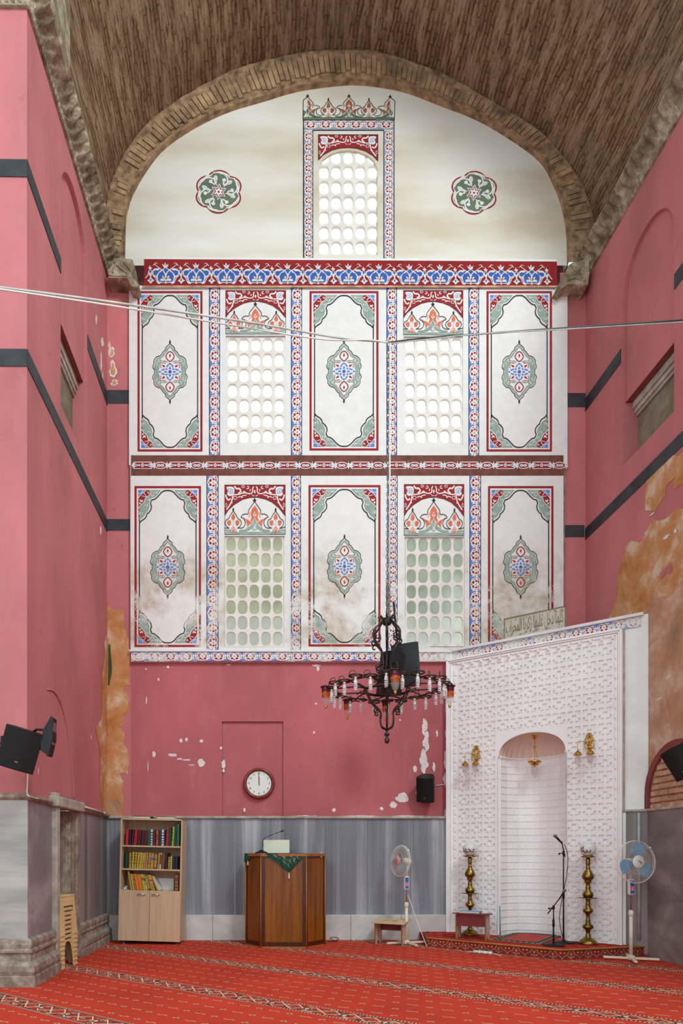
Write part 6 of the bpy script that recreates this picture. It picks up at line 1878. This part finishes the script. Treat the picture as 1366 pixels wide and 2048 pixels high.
m = M(); m.tube(catmull([(0, 0, .006), (-.06, .03, .02), (-.1, .05, .05), (-.03, .08, .055), (.03, .06, .04), (-.04, .0, .01), (-.14, -.03, .006)], 5), .005, 'black_plastic', 6)
o = m.build('power_cable'); o.location = Vector((onZ(672, 1881, 0).x, 9.45, 0)); tag(o, 'loop of black cable on the floor right of the lectern', 'cable')

# ---------------------------------------------------------------- clock
cc = onY(518, 1567, YB - .005)
ck = thing('wall_clock', cc, 'round wall clock with a red wooden rim showing noon', 'clock')
RXm = Matrix.Rotation(rad(90), 4, 'X')
r0 = 31.2 / 1300 * YB
m = M(); m.lathe([(r0 * .80, .0), (r0 * .99, 0), (r0, .012), (r0 * .97, .028), (r0 * .91, .042), (r0 * .86, .040), (r0 * .825, .028), (r0 * .80, .02)], 'cherry', 56, mx=RXm, cap=False); m.build('rim', ck)
m = M(); m.lathe([(r0 * .79, .012), (r0 * .83, .012), (r0 * .835, .03), (r0 * .80, .024)], 'black_plastic', 56, mx=RXm, cap=False); m.build('inner_ring', ck)
m = M(); m.lathe([(0, .012), (r0 * .81, .012)], 'dial', 56, mx=RXm, cap=False); dl = m.build('dial', ck)
m = M()
Mt = lambda x, z, y=-.0135: Matrix.Translation((x, y, z)) @ RXm
for h in range(1, 13):
    a = PI / 2 - h * PI / 6
    m.text(str(h), r0 * .215, Mt(r0 * .65 * cos(a), r0 * .65 * sin(a)), 'ink', 0)
for k in range(60):
    a = 2 * PI * k / 60
    m.box((r0 * .775 * cos(a), -.0135, r0 * .775 * sin(a)), (.008 if k % 5 == 0 else .004, .001, .0022), 'ink', rot=Matrix.Rotation(-a, 4, 'Y'))
m.build('numerals', dl, 'black numerals 1 to 12')
m = M(); m.add([(-.005, -.016, -.03), (.007, -.016, -.03), (.006, -.016, r0 * .42), (.001, -.016, r0 * .45), (-.003, -.016, r0 * .42)], [(0, 1, 2, 3, 4)], 'ink'); m.build('hour_hand', ck)
m = M(); m.add([(-.004, -.018, -.03), (.004, -.018, -.03), (-.003, -.018, r0 * .72), (-.008, -.018, r0 * .72)], [(0, 1, 2, 3)], 'ink'); m.build('minute_hand', ck)

# ---------------------------------------------------------------- loudspeakers
def speaker(name, label, loc, rot, w_, d_, h, parent_extra=None, bracket=None):
    """cabinet with a convex cloth front (-Y local), tapering to the back"""
    t = thing(name, loc, label, 'speaker', rot)
    m = M()
    n = 10
    front = [(-w_ / 2 + w_ * k / n, -d_ * .5 - d_ * .16 * sin(PI * k / n)) for k in range(n + 1)]
    plan = front + [(w_ / 2, -d_ * .15), (w_ * .30, d_ * .5), (-w_ * .30, d_ * .5), (-w_ / 2, -d_ * .15)]
    m.prism(plan, lambda x, y, z: Vector((x, y, z)), -h / 2, h / 2, 'dark_panel' if 'rod' in label else 'black_plastic'); m.build('cabinet', t)
    m = M(); m.strip([[(x * .96, y - .004, z) for x, y in front] for z in (-h * .48, h * .48)], 'black_cloth' if 'rod' not in label else 'dark_panel'); m.build('front_grille', t)
    m = M(); m.box((0, -d_ * .67, -h * .30), (.03, .004, .012), 'steel_grey'); m.build('badge', t)
    if bracket:
        m = M(); m.tube(bracket, .012, 'black_plastic', 6); m.build('bracket', t)
    return t
p = onY(853, 1576, YB - .20)
speaker('loudspeaker', 'small black loudspeaker on the pink wall left of the prayer niche', p, (rad(24), rad(5), rad(-26)), .25, .20, .37, bracket=[(0, .08, 0), (0, .16, .02)])
m = M(); a, b = onY(872, 1571.5, YB - .012), onY(896, 1568, YB - .012); m.tube([Vector((0, 0, 0)), b - a, b - a + Vector((.002, .0, -.25))], .009, 'white_plastic', 6); o = m.build('cable_conduit'); o.location = a; tag(o, 'white cable duct running from the small loudspeaker to the niche frame', 'cable duct')
p = onY(41, 1498, YN - .34)
speaker('loudspeaker', 'large black loudspeaker tilted down on the front of the pink left pier', p, (rad(12), rad(15), rad(20)), .33, .22, .38, bracket=[(-.02, .12, .05), (-.1, .2, .05), (-.20, .28, .04)])
pl_ = onY(9, 1482, YN - .012); t = thing('speaker_wall_plate', pl_, 'square black bracket plate screwed to the pier behind the large loudspeaker', 'bracket')
m = M(); m.box((0, 0, 0), (.075, .012, .10), 'black_plastic', bev=.003); m.build('plate', t)
m = M()
for x, z in ((-.025, .035), (.025, .035), (-.025, -.035), (.025, -.035)): m.sphere((x, -.008, z), .007, 'steel_grey', 8)
m.build('screws', t)
m = M(); m.box((0, -.03, -.03), (.05, .06, .03), 'black_plastic', bev=.006); m.build('swivel', t)
p = onY(1368, 1522, 6.9)
speaker('loudspeaker', 'black loudspeaker cut by the frame edge in front of the brick arch', p, (rad(14), rad(-24), rad(-62)), .26, .2, .34, bracket=[(0, .1, 0), (0.02, .30, .02)])
# monitor seen from the side
Xm = XL + .33
pc = onX(97, 1473, Xm); 
mon = thing('wall_monitor', pc, 'thin black monitor on arms seen nearly edge-on beside the large loudspeaker', 'monitor')
m = M()
MP = [(84, 1484), (84, 1504), (91, 1507), (96, 1511), (96, 1513.5), (101, 1512), (108.5, 1480), (109.5, 1436), (105, 1434)]
yb_ = pc.y
def mp(x, y, d): return onY(x, y, yb_) - pc + Vector((0, d, 0))
m.prism([(105, 1434), (109.5, 1437), (108.5, 1481), (101, 1512), (96.5, 1513), (99, 1470)], lambda x, y, d: mp(x, y, d), -.06, .06, 'black_plastic'); m.build('casing', mon)
m = M(); m.prism([(105, 1434), (99, 1470), (96.5, 1513), (96, 1510), (91, 1507), (84.5, 1503), (84.5, 1484), (90, 1460)], lambda x, y, d: mp(x, y, d), -.045, .045, 'black_plastic'); m.build('rear_housing', mon)
m = M(); q = [mp(107.5, 1446, -.055), mp(107.5, 1446, .055), mp(104.5, 1490, .055), mp(104.5, 1490, -.055)]
m.add([v + Vector((.012, 0, 0)) for v in q], [(0, 1, 2, 3)], 'screen'); m.build('screen', mon)
m = M(); m.tube([mp(89, 1460, .0), mp(72, 1458, .02), mp(64, 1463, .03)], .012, 'black_plastic', 6); m.build('upper_arm', mon)
m = M(); m.tube([mp(85, 1497, .0), mp(76, 1497, .02)], .012, 'black_plastic', 6); m.build('lower_arm', mon)
# cables by the left pier
a = onY(56, 1541, YN - .02)
m = M(); m.tube(catmull([Vector((0, 0, 0)), onY(55, 1570, YN - .02) - a, onY(54.5, 1585, YN - .02) - a, onX(60, 1593, XL + .06) - a, onX(90, 1600, XL + .03) - a], 4), .008, 'white_plastic', 6)
o = m.build('cable_conduit'); o.location = a; tag(o, 'white cable running down the pier corner under the large loudspeaker', 'cable')
a = onY(-20, 1498, YN - .02); m = M(); m.tube([Vector(), onY(14, 1498, YN - .02) - a], .013, 'white_plastic', 6); o = m.build('cable_conduit'); o.location = a; tag(o, 'white horizontal duct at the left edge beneath the bracket plate', 'cable duct')
a = onX(157, 1610, XL + .06); t = thing('strip_lamp', a, 'thin white tube lamp lying on the marble ledge right of the doorway', 'lamp')
e = onX(209, 1626, XL + .06) - a
m = M(); m.tube([e * .12, e * .95], .014, 'cream_plastic', 8); m.build('tube', t)
m = M(); m.box(e * .05, (.05, .12, .05), 'white_plastic', bev=.006); m.box(e * .98, (.035, .05, .03), 'white_plastic', bev=.006); m.build('end_holder', t)

# ---------------------------------------------------------------- stacked stools in the doorway
def make_stool():
    t = thing('plastic_stool', (0, 0, 0), None, 'stool', group=None)
    H, TP, BT = .45, .184, .212
    m = M(); m.box((0, 0, H - .006), (2 * TP - .01, 2 * TP - .01, .014), 'stool_plastic', bev=.005)
    for k in range(5): m.box((0, -.09 + .045 * k, H + .001), (.20, .012, .003), 'stool_plastic')
    m.box((0, 0, H - .010), (2 * TP + .012, 2 * TP + .012, .018), 'stool_plastic', bev=.006)
    m.build('seat', t)
    for sx in (1, -1):
        for sy in (1, -1):
            m = M()
            def side(fn):
                # half of one side panel with the arched opening; u from corner (1) to centre (0)
                n = 8
                pts = [(1, 1.0), (1, 0.0), (.50, 0.0)]
                for k in range(n + 1):
                    a = PI / 2 * k / n
                    pts.append((.50 * cos(a) ** .6 if k < n else 0, .12 + .52 * sin(a)))
                pts.append((0, 1.0))
                P = []
                tri = tessellate_polygon([[Vector((x, y, 0)) for x, y in pts]])
                o_ = [fn(x, y, 0) for x, y in pts]; i_ = [fn(x, y, .002) for x, y in pts]
                m.add(o_, tri, 'stool_plastic'); m.add(i_, tri, 'stool_plastic')
                L = len(pts); m.add(o_ + i_, [(k, (k + 1) % L, L + (k + 1) % L, L + k) for k in range(L)], 'stool_plastic')
            hw = lambda y: BT + (TP - BT) * y
            side(lambda x, y, d: Vector((sx * x * (hw(y) - d), sy * (hw(y) - d), y * H)))
            side(lambda x, y, d: Vector((sx * (hw(y) - d), sy * x * (hw(y) - d), y * H)))
            # rim at the foot
            c_ = BT + .004
            m.box((sx * c_, sy * (c_ - .05), .006), (.008, .10, .012), 'stool_plastic'); m.box((sx * (c_ - .05), sy * c_, .006), (.10, .008, .012), 'stool_plastic')
            m.build('leg', t)
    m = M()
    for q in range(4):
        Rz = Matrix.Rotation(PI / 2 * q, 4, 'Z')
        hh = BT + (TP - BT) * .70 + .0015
        m.box((hh, .015, .322), (.003, .22, .014), 'stool_slot_shade', mx=Rz, rot=Matrix.Rotation(-.02, 4, 'Y'))  # solid dark boxes painted as the shade inside the slots
        m.box((hh, .118, .310), (.003, .014, .030), 'stool_slot_shade', mx=Rz)
    m.build('hand_slot_shade', t, 'dark strips painted as the shade in narrow slots')
    return t
MAT['stool_slot_shade'] = pm('slot_shade_paint', (70, 52, 28), .8)
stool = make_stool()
sp = Vector((XL - .10, 7.47, 0))
NS = 8
words_ = ['lowest', 'second from the bottom', 'third from the bottom', 'fourth from the bottom', 'fourth from the top', 'third from the top', 'second from the top', 'topmost']
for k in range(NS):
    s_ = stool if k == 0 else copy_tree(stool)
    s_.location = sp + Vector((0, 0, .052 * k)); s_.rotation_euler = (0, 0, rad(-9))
    s_['label'] = 'beige plastic stool, %s of the stack in the low doorway' % words_[k]
    s_['group'] = 'stacked plastic stools'

# ---------------------------------------------------------------- pedestal fans
def fan(px, py, label, head, Rc, yaw, tilt, H, base_rot, blade):
    p = onZ(px, py, 0)
    t = thing('pedestal_fan', p, label, 'fan')
    m = M()
    for k in range(4):
        a = base_rot + PI / 2 * k
        m.box((.15 * cos(a), .15 * sin(a), .03), (.30, .035, .026), 'cream_plastic', rot=Matrix.Rotation(a, 4, 'Z'), bev=.004)
    m.box((0, 0, .035), (.07, .07, .06), 'cream_plastic', bev=.01)
    m.build('cross_base', t)
    m = M(); m.tube([(0, 0, .04), (0, 0, H * .46)], .022, 'cream_plastic', 12); m.lathe([(.022, H * .45), (.03, H * .46), (.03, H * .50), (.018, H * .515), (0, H * .515)], 'cream_plastic', 14); m.build('lower_pole', t)
    m = M(); m.tube([(0, 0, H * .5), (0, 0, H * .66)], .008, 'red_metal', 8); m.build('upper_pole', t, 'thin red rod')
    zc = H * .75
    m = M(); m.box((0, 0, zc), (.072, .055, .19), 'white_plastic', bev=.016); cb = m.build('control_box', t)
    m = M(); m.box((0, -.0285, zc + .045), (.048, .003, .07), 'panel_blue'); m.box((0, -.0285, zc - .015), (.048, .003, .05), 'panel_magenta'); m.box((0, -.0285, zc - .06), (.048, .003, .035), 'panel_blue')
    m.sphere((0, -.032, zc + .0), .006, 'white_plastic', 8); m.sphere((0, -.032, zc - .03), .009, 'white_plastic', 8); m.build('label_panel', cb, 'blue and magenta label')
    hd = Vector(head) - p
    Q = Matrix.Translation(hd) @ Matrix.Rotation(yaw, 4, 'Z') @ Matrix.Rotation(tilt, 4, 'X')     # fan looks along local -Y
    back = Q @ Vector((0, .12, -.02))
    m = M(); m.tube([Vector((0, 0, H * .82)), Vector((back.x * .5, back.y * .5, hd.z - .10)), Q @ Vector((0, .10, -.03))], [.018, .02, .022], 'cream_plastic', 8); m.build('neck', t)
    RY = Matrix.Rotation(rad(90), 4, 'X')
    m = M(); m.lathe([(0, -.17), (.03, -.168), (.048, -.15), (.052, -.09), (.05, -.05), (0, -.05)], 'cream_plastic', 20, mx=Q @ RY); m.build('motor', t)
    m = M()
    for r, y in ((Rc, 0), (Rc * .985, -.02), (Rc * .985, .02)):
        m.tube([Q @ Vector((r * cos(2 * PI * k / 48), y, r * sin(2 * PI * k / 48))) for k in range(48)], .0048 if y == 0 else .002, 'cage_wire', 5, closed=True)
    for s_, yy in ((-1, -.055), (1, .05)):
        for k in range(72):
            a = 2 * PI * k / 72
            c, s = cos(a), sin(a); c2, s2 = cos(a + .10), sin(a + .10)
            m.tube([Q @ Vector((Rc * c, 0, Rc * s)), Q @ Vector((Rc * .82 * c2, yy * .85, Rc * .82 * s2)), Q @ Vector((Rc * .30 * c2, yy, Rc * .30 * s2))], .0009, 'cage_wire', 3)
        m.tube([Q @ Vector((Rc * .6 * cos(2 * PI * k / 40), yy * .93, Rc * .6 * sin(2 * PI * k / 40))) for k in range(40)], .0012, 'cage_wire', 4, closed=True)
    m.box(Q @ Vector((Rc * .76, .0, Rc * .68)), (.03, .03, .02), 'white_plastic', bev=.004)
    m.build('wire_cage', t)
    for k in range(3):
        a0 = rad(84) + 2 * PI * k / 3
        pts = []
        for (r, da) in ((.22, -.30), (.40, -.62), (.66, -.60), (.86, -.38), (.90, -.05), (.84, .28), (.62, .46), (.36, .42), (.22, .30)):
            pts.append((r * Rc, a0 + da, da))
        m = M()
        P = [Q @ Vector((r * cos(a), -.012 + .03 * d * (r / Rc), r * sin(a))) for r, a, d in pts]
        cP = catmull(P, 4, True); ctr = sum(cP, Vector()) / len(cP)
        m.add(cP + [ctr], [(i, (i + 1) % len(cP), len(cP)) for i in range(len(cP))], blade, True)
        m.build('blade', t)
    m = M(); m.lathe([(0, .068), (Rc * .26, .064), (Rc * .31, .056), (Rc * .31, .050), (0, .05)], 'white_plastic' if blade == 'blue_blade' else 'pink_plastic', 24, mx=Q @ RY)
    hub = m.build('hub_cap', t)
    m = M()
    if blade == 'blue_blade':
        for q in ([(-.03, .02), (-.02, .005), (0, .012)], [(0, .012), (.01, -.01), (-.015, -.01)], [(-.005, .02), (.03, -.03)], [(.012, .0), (.03, -.015), (.02, -.025)]):
            m.tube([Q @ Vector((x, -.0685, z)) for x, z in q], .0018, 'ink', 4)
    else: m.tube([Q @ Vector((0, -.0685, -.02)), Q @ Vector((0, -.0685, .02))], .003, 'ink', 4)
    m.build('emblem', hub)
    return t
f1p = onZ(813, 1889, 0)
glassy('grey_blade', (206, 216, 220), .35, .2, (150, 170, 178))
fan(813, 1889, 'pedestal fan turned to the left standing between the bench and the platform', onY(801, 1722, f1p.y - .02), .222, rad(-68), rad(-4), 1.16, rad(14), 'grey_blade')
f2p = onZ(1262, 1921, 0)
fan(1262, 1921, 'pedestal fan with pale blue blades facing forward by the right wall', onY(1271, 1724, f2p.y - .12), .252, rad(8), rad(-3), 1.18, rad(-20), 'blue_blade')
a = onY(816, 1790, f1p.y); b = onZ(854, 1894, .01)
m = M(); m.tube(catmull([Vector(), (b - a) * .5 + Vector((0, 0, -.02)), b - a], 4), .0045, 'white_plastic', 6); o = m.build('power_cable'); o.location = a; tag(o, 'white cable stretched from the left fan down to the platform corner', 'cable')

# ---------------------------------------------------------------- power strips
def pstrip(loc, rot, label, n=3):
    t = thing('power_strip', loc, label, 'power strip', (0, 0, rot))
    m = M(); m.box((0, 0, .022), (.085 * n - .02, .065, .036), 'white_plastic', bev=.012); m.build('housing', t)
    for k in range(n):
        x = (k - (n - 1) / 2) * .07
        m = M(); m.lathe([(0, .0), (.022, 0), (.024, .006), (.018, .006), (.016, .001)], 'steel_grey', 16, c=(0, 0, 0), mx=Matrix.Translation((x, -.022, .030)) @ Matrix.Rotation(rad(50), 4, 'X')); m.build('socket', t)
    m = M(); m.tube(catmull([(-.13, 0, .02), (-.18, .0, .01), (-.22, .02, .006)], 3), .005, 'white_plastic', 5); m.tube(catmull([(.13, 0, .02), (.18, -.01, .012), (.24, -.03, .006)], 3), .005, 'white_plastic', 5); m.build('lead', t)
pp = onZ(966, 1908, 0); pstrip(pp + Vector((0, 0, .0)), ANG, 'white three-socket power strip on the floor before the carpeted riser')
pp = onZ(1266, 1909, 0); pstrip(Vector((pp.x, pp.y, .0)), rad(25), 'white power strip against the riser behind the right fan', 2)
m = M(); a = onZ(1268, 1909, 0); m.tube(catmull([Vector((0, 0, .02)), Vector((.10, .02, .05)), Vector((.18, .1, .09)), Vector((.2, .2, .16)), Vector((.19, .28, .2)), Vector((.17, .3, .25))], 5), .006, 'white_plastic', 6)
o = m.build('power_cable'); o.location = a; tag(o, 'white cable rising from the right power strip over the platform end', 'cable')
m = M(); a = onZ(850, 1868, 0)
for k in range(3): m.tube(catmull([Vector((-.02 * k, 0, .01)), Vector((-.10, .05 + .02 * k, .03)), Vector((-.05, .1, .10 + .015 * k)), Vector((.02, .12, .15))], 5), .006, 'dark_cable', 5)
o = m.build('cable_bundle'); o.location = Vector((onZ(848, 1880, 0).x, 9.3, 0)); tag(o, 'small bundle of dark cables at the left end of the platform', 'cable')

# ---------------------------------------------------------------- chandelier and its wires
CYc = 7.5
hub = onY(774, 1243, CYc)
ctr = onY(768, 1377, CYc)
ch = thing('chandelier', Vector((hub.x, CYc, ctr.z)), 'black wrought iron ring chandelier with spiral bulbs and painted glass lanterns', 'chandelier')
h0 = hub.z - ctr.z                     # height of the crown hub over the ring
zb_ = onY(767, 1487, CYc).z - ctr.z
RO, RI = .60, .26
def ringpts(r, z, n=64): return [Vector((r * cos(2 * PI * k / n), r * sin(2 * PI * k / n), z)) for k in range(n)]
m = M(); m.tube(ringpts(RO - .02, 0), .012, 'iron', 8, closed=True, flat=.6); m.build('outer_ring', ch)
m = M(); m.tube(ringpts(RI, -.02), .016, 'iron', 8, closed=True); m.tube(ringpts(RI * .55, .12), .010, 'iron', 8, closed=True); m.build('inner_ring', ch)
m = M(); m.lathe([(0, h0 + .04), (.05, h0 + .035), (.055, h0 + .02), (.05, h0 - .0), (.055, h0 - .02), (.04, h0 - .04), (0, h0 - .05)], 'iron', 20); m.build('crown_hub', ch)
m = M(); m.tube([(0, 0, h0 - .04), (0, 0, h0 * .35)], .006, 'chrome', 6); m.build('centre_rod', ch)
m = M(); m.lathe([(0, zb_), (.012, zb_), (.028, zb_ + .02), (.03, zb_ + .045), (.016, zb_ + .07), (.012, zb_ + .08), (.030, zb_ + .095), (.030, zb_ + .115), (.012, zb_ + .13), (.01, zb_ + .2), (0, zb_ + .2)], 'iron', 18); m.build('bottom_finial', ch)
def curl(M_, c, r, a0, a1, rot, th, fl=.45, z0=0):
    """scroll in the radial plane of angle rot; c = (radius, z)"""
    n = 12; pts = []
    for k in range(n + 1):
        a = a0 + (a1 - a0) * k / n; rr = r * (1 - .55 * k / n)
        R = c[0] + rr * cos(a); z = c[1] + rr * sin(a)
        pts.append((R * cos(rot), R * sin(rot), z))
    M_.tube(pts, th, 'iron', 6)
for k in range(6):
    a = 2 * PI * k / 6 + .3
    P = lambda r, z: Vector((r * cos(a), r * sin(a), z))
    m = M()
    m.tube(catmull([P(.11, h0 + .03), P(.085, h0 + .055), P(.055, h0 + .02), P(.10, h0 - .04), P(.165, h0 - .12), P(.172, h0 - .19), P(.13, h0 - .26), P(.07, h0 - .34), P(.045, h0 - .44), P(.05, h0 - .54), P(.09, h0 * .18), P(.16, .06)], 5), .011, 'iron', 6)
    curl(m, (.115, h0 - .17), .05, 1.2, -4.2, a, .008); curl(m, (.17, h0 - .27), .035, 2.4, -2.2, a, .008); curl(m, (.10, h0 * .30), .055, 2.6, -3.0, a, .009)
    m.build('upper_scroll', ch)
    m = M()
    m.tube(catmull([P(RI + .02, .0), P(.235, -.10), P(.16, -.20), P(.085, -.27), P(.088, -.36), P(.07, -.44), P(.03, zb_ + .17), P(.0, zb_ + .15)], 5), .010, 'iron', 6)
    curl(m, (.135, -.27), .04, 2.0, -2.8, a, .008)
    m.build('lower_scroll', ch)
    a2 = a
    m = M()
    for s_ in (-1, 1):
        Q2 = lambda r, z, da: Vector((r * cos(a2 + da), r * sin(a2 + da), z))
        m.tube(catmull([Q2(RI, -.02, 0), Q2(.36, -.0, s_ * .10), Q2(.47, .0, s_ * .22), Q2(RO - .02, 0, s_ * .32)], 4), .009, 'iron', 6)
    m.tube([P(RI, -.02), P(.36, .03), P(.42, .0)], .008, 'iron', 6)
    m.build('spoke', ch)
# small lamp rings round the rim; every fourth carries a painted lantern
NL = 24
ring0 = None; bulb0 = None; lan0 = None
root_loc = ch.location
def lring(M_): 
    M_.tube(ringpts(.072, 0, 20), .008, 'iron', 6, closed=True)
    M_.tube([(.0, .0, .0), (.0, .0, -.02)], .006, 'iron', 6); M_.tube([(-.07, 0, 0), (.07, 0, 0)], .005, 'iron', 6)
    M_.tube(catmull([(-.07, 0, 0), (-.06, 0, .05), (-.01, .0, .055), (0, 0, .0)], 4), .004, 'iron', 5)
for k in range(NL):
    a = 2 * PI * k / NL + .06
    R = RO + .055 if k % 2 else RO + .045
    loc = Vector((R * cos(a), R * sin(a), .012 if k % 2 else -.01))
    lant = k in (1, 5, 9, 14, 18)
    la_ang = {1: -94, 5: -6, 9: 80, 14: 122, 18: 182}.get(k, 0)
    if ring0 is None:
        m = M(); lring(m); ring0 = m.build('lamp_ring', ch); rg = ring0
    else:
        rg = ring0.copy(); COL.objects.link(rg); rg.parent = ch
    rg.location = loc; rg.rotation_euler = (0, 0, a + 2.1)
    if bulb0 is None:
        m = M(); m.lathe([(0, -.01), (.010, -.012), (.011, -.03), (.008, -.032), (.019, -.05), (.021, -.07), (.016, -.085), (0, -.085)], 'cfl', 14)
        m.lathe([(.010, -.018), (.016, -.022), (.016, -.03), (.01, -.032)], 'cfl_base', 14)
        spiral(m, (0, 0, -.083), 1.15, turns=4, n=44, R=.0165, r=.0052, drop=.065)
        bulb0 = m.build('bulb', ch, 'white spiral bulb'); bu = bulb0
    else:
        bu = bulb0.copy(); COL.objects.link(bu); bu.parent = ch
    bu.location = loc; bu.rotation_euler = (0, 0, k * 1.3)
    if lant:
        r2 = Vector(((RO + .11) * cos(rad(la_ang)), (RO + .11) * sin(rad(la_ang)), -.0))
        if lan0 is None:
            lan0 = bpy.data.objects.new('lantern', None); COL.objects.link(lan0); lan0.parent = ch; la = lan0
            m = M(); m.lathe([(.040, -.0), (.062, .004), (.064, .012), (.05, .018), (.038, .012)], 'iron', 24, cap=False); m.build('lantern_rim', lan0)
            m = M(); m.lathe([(.050, .0), (.048, -.045), (.047, -.05)], 'ruby_glass', 24, cap=False); m.lathe([(.047, -.05), (.045, -.115)], 'amber_glass', 24, cap=False); m.lathe([(.045, -.115), (.042, -.15), (.030, -.185), (.014, -.20), (.010, -.205)], 'clear_glass', 24, cap=False)
            for j in range(8):
                b = 2 * PI * j / 8
                m.tube([(.0475 * cos(b + d), .0475 * sin(b + d), z) for d, z in ((0, -.055), (.2, -.075), (0, -.095), (-.2, -.075), (0, -.055))], .0016, 'brass', 4)
            m.build('painted_glass', lan0, 'ruby and amber painted glass')
            m = M(); m.lathe([(0, -.20), (.012, -.205), (.020, -.212), (.012, -.225), (.014, -.232), (.0, -.242)], 'brass', 14); m.build('gilt_knob', lan0)
        else:
            la = lan0.copy(); COL.objects.link(la); la.parent = ch
            for c in list(lan0.children): d = c.copy(); COL.objects.link(d); d.parent = la
        la.location = r2
# hanging chain with its wrapped cable, from the junction of the overhead wires
J = onY(777, 685, CYc)
top = Vector((hub.x, CYc, hub.z + .04))
cht = thing('hanging_chain', top, 'long pale chain hanging from the overhead wires down to the chandelier', 'chain')
dv = J - top
m = M()
n = int(dv.length / .045)
for k in range(n):
    c = dv * ((k + .5) / n)
    e = Vector((1, 0, 0)) if k % 2 else Vector((0, 1, 0))
    pts = [c + e * (.013 * cos(t)) + Vector((0, 0, .029 * sin(t))) for t in [2 * PI * j / 8 for j in range(8)]]
    m.tube(pts, .0045, 'steel_grey', 4, closed=True)
m.build('links', cht)
m = M(); m.tube([Vector((.03, 0, 0)), dv + Vector((.018, 0, 0))], .009, 'white_plastic', 6); m.build('pale_cable', cht)
m = M(); rnd = random.Random(5)
pts = [Vector((.012 + .022 * cos(k * 1.7), .022 * sin(k * 1.7), .01 + .0042 * k)) for k in range(95)]
m.tube(pts, .005, 'grey_cable', 4)
pts = [Vector((.012 + .024 * cos(-k * 1.4), .024 * sin(-k * 1.4), .01 + .0042 * k)) for k in range(95)]
m.tube(pts, .004, 'dark_cable', 4); m.build('wound_wire', cht)
def wire(name, label, pts, r, mat):
    a = Vector(pts[0]); m = M(); m.tube(catmull([Vector(p) - a for p in pts], 8), r, mat, 6); o = m.build(name); o.location = a; tag(o, label, 'wire'); return o
L0 = onY(-60, 567, 5.6); L1 = onY(-60, 570, 5.6)
wire('overhead_wire', 'grey wire crossing from the left edge to the chain, the upper of the pair', [L0, onY(215, 603, 6.3), onY(500, 645, 7.0), onY(680, 676, 7.35), J + Vector((-.02, 0, .01))], .010, 'grey_cable')
wire('overhead_wire', 'white wire crossing from the left edge to the chain, the lower of the pair', [L1, onY(215, 610, 6.28), onY(430, 645, 6.9), onY(640, 678, 7.3), onY(735, 680, 7.42), J + Vector((-.02, -.01, -.01))], .008, 'white_plastic')
Rr = Vector((XR, 6.95, onY(1420, 635, 6.95).z))
wire('overhead_wire', 'dark wire running from the chain to the right wall', [J, onY(850, 676, 7.45), onY(960, 668, 7.35), onY(1130, 656, 7.2), onY(1300, 645, 7.05), Rr], .009, 'dark_cable')
wire('overhead_wire', 'pale wire beside the dark one running to the right wall', [J + Vector((0, 0, -.015)), onY(850, 679.5, 7.44), onY(960, 668, 7.34), onY(1130, 658.5, 7.18), onY(1300, 648, 7.04), Rr + Vector((0, 0, -.03))], .006, 'grey_cable')
# two loudspeakers hung behind the chandelier
p = onY(817, 1331, 8.35)
speaker('loudspeaker', 'flat dark grey loudspeaker hanging on a rod behind the chandelier', p, (rad(14), rad(2), rad(-38)), .34, .24, .54, bracket=[(-.14, .02, .26), (-.15, .02, .8)])
p = onY(779, 1348, 7.62)
speaker('loudspeaker', 'black loudspeaker hanging inside the chandelier rings', p, (rad(10), 0, rad(34)), .25, .22, .48)
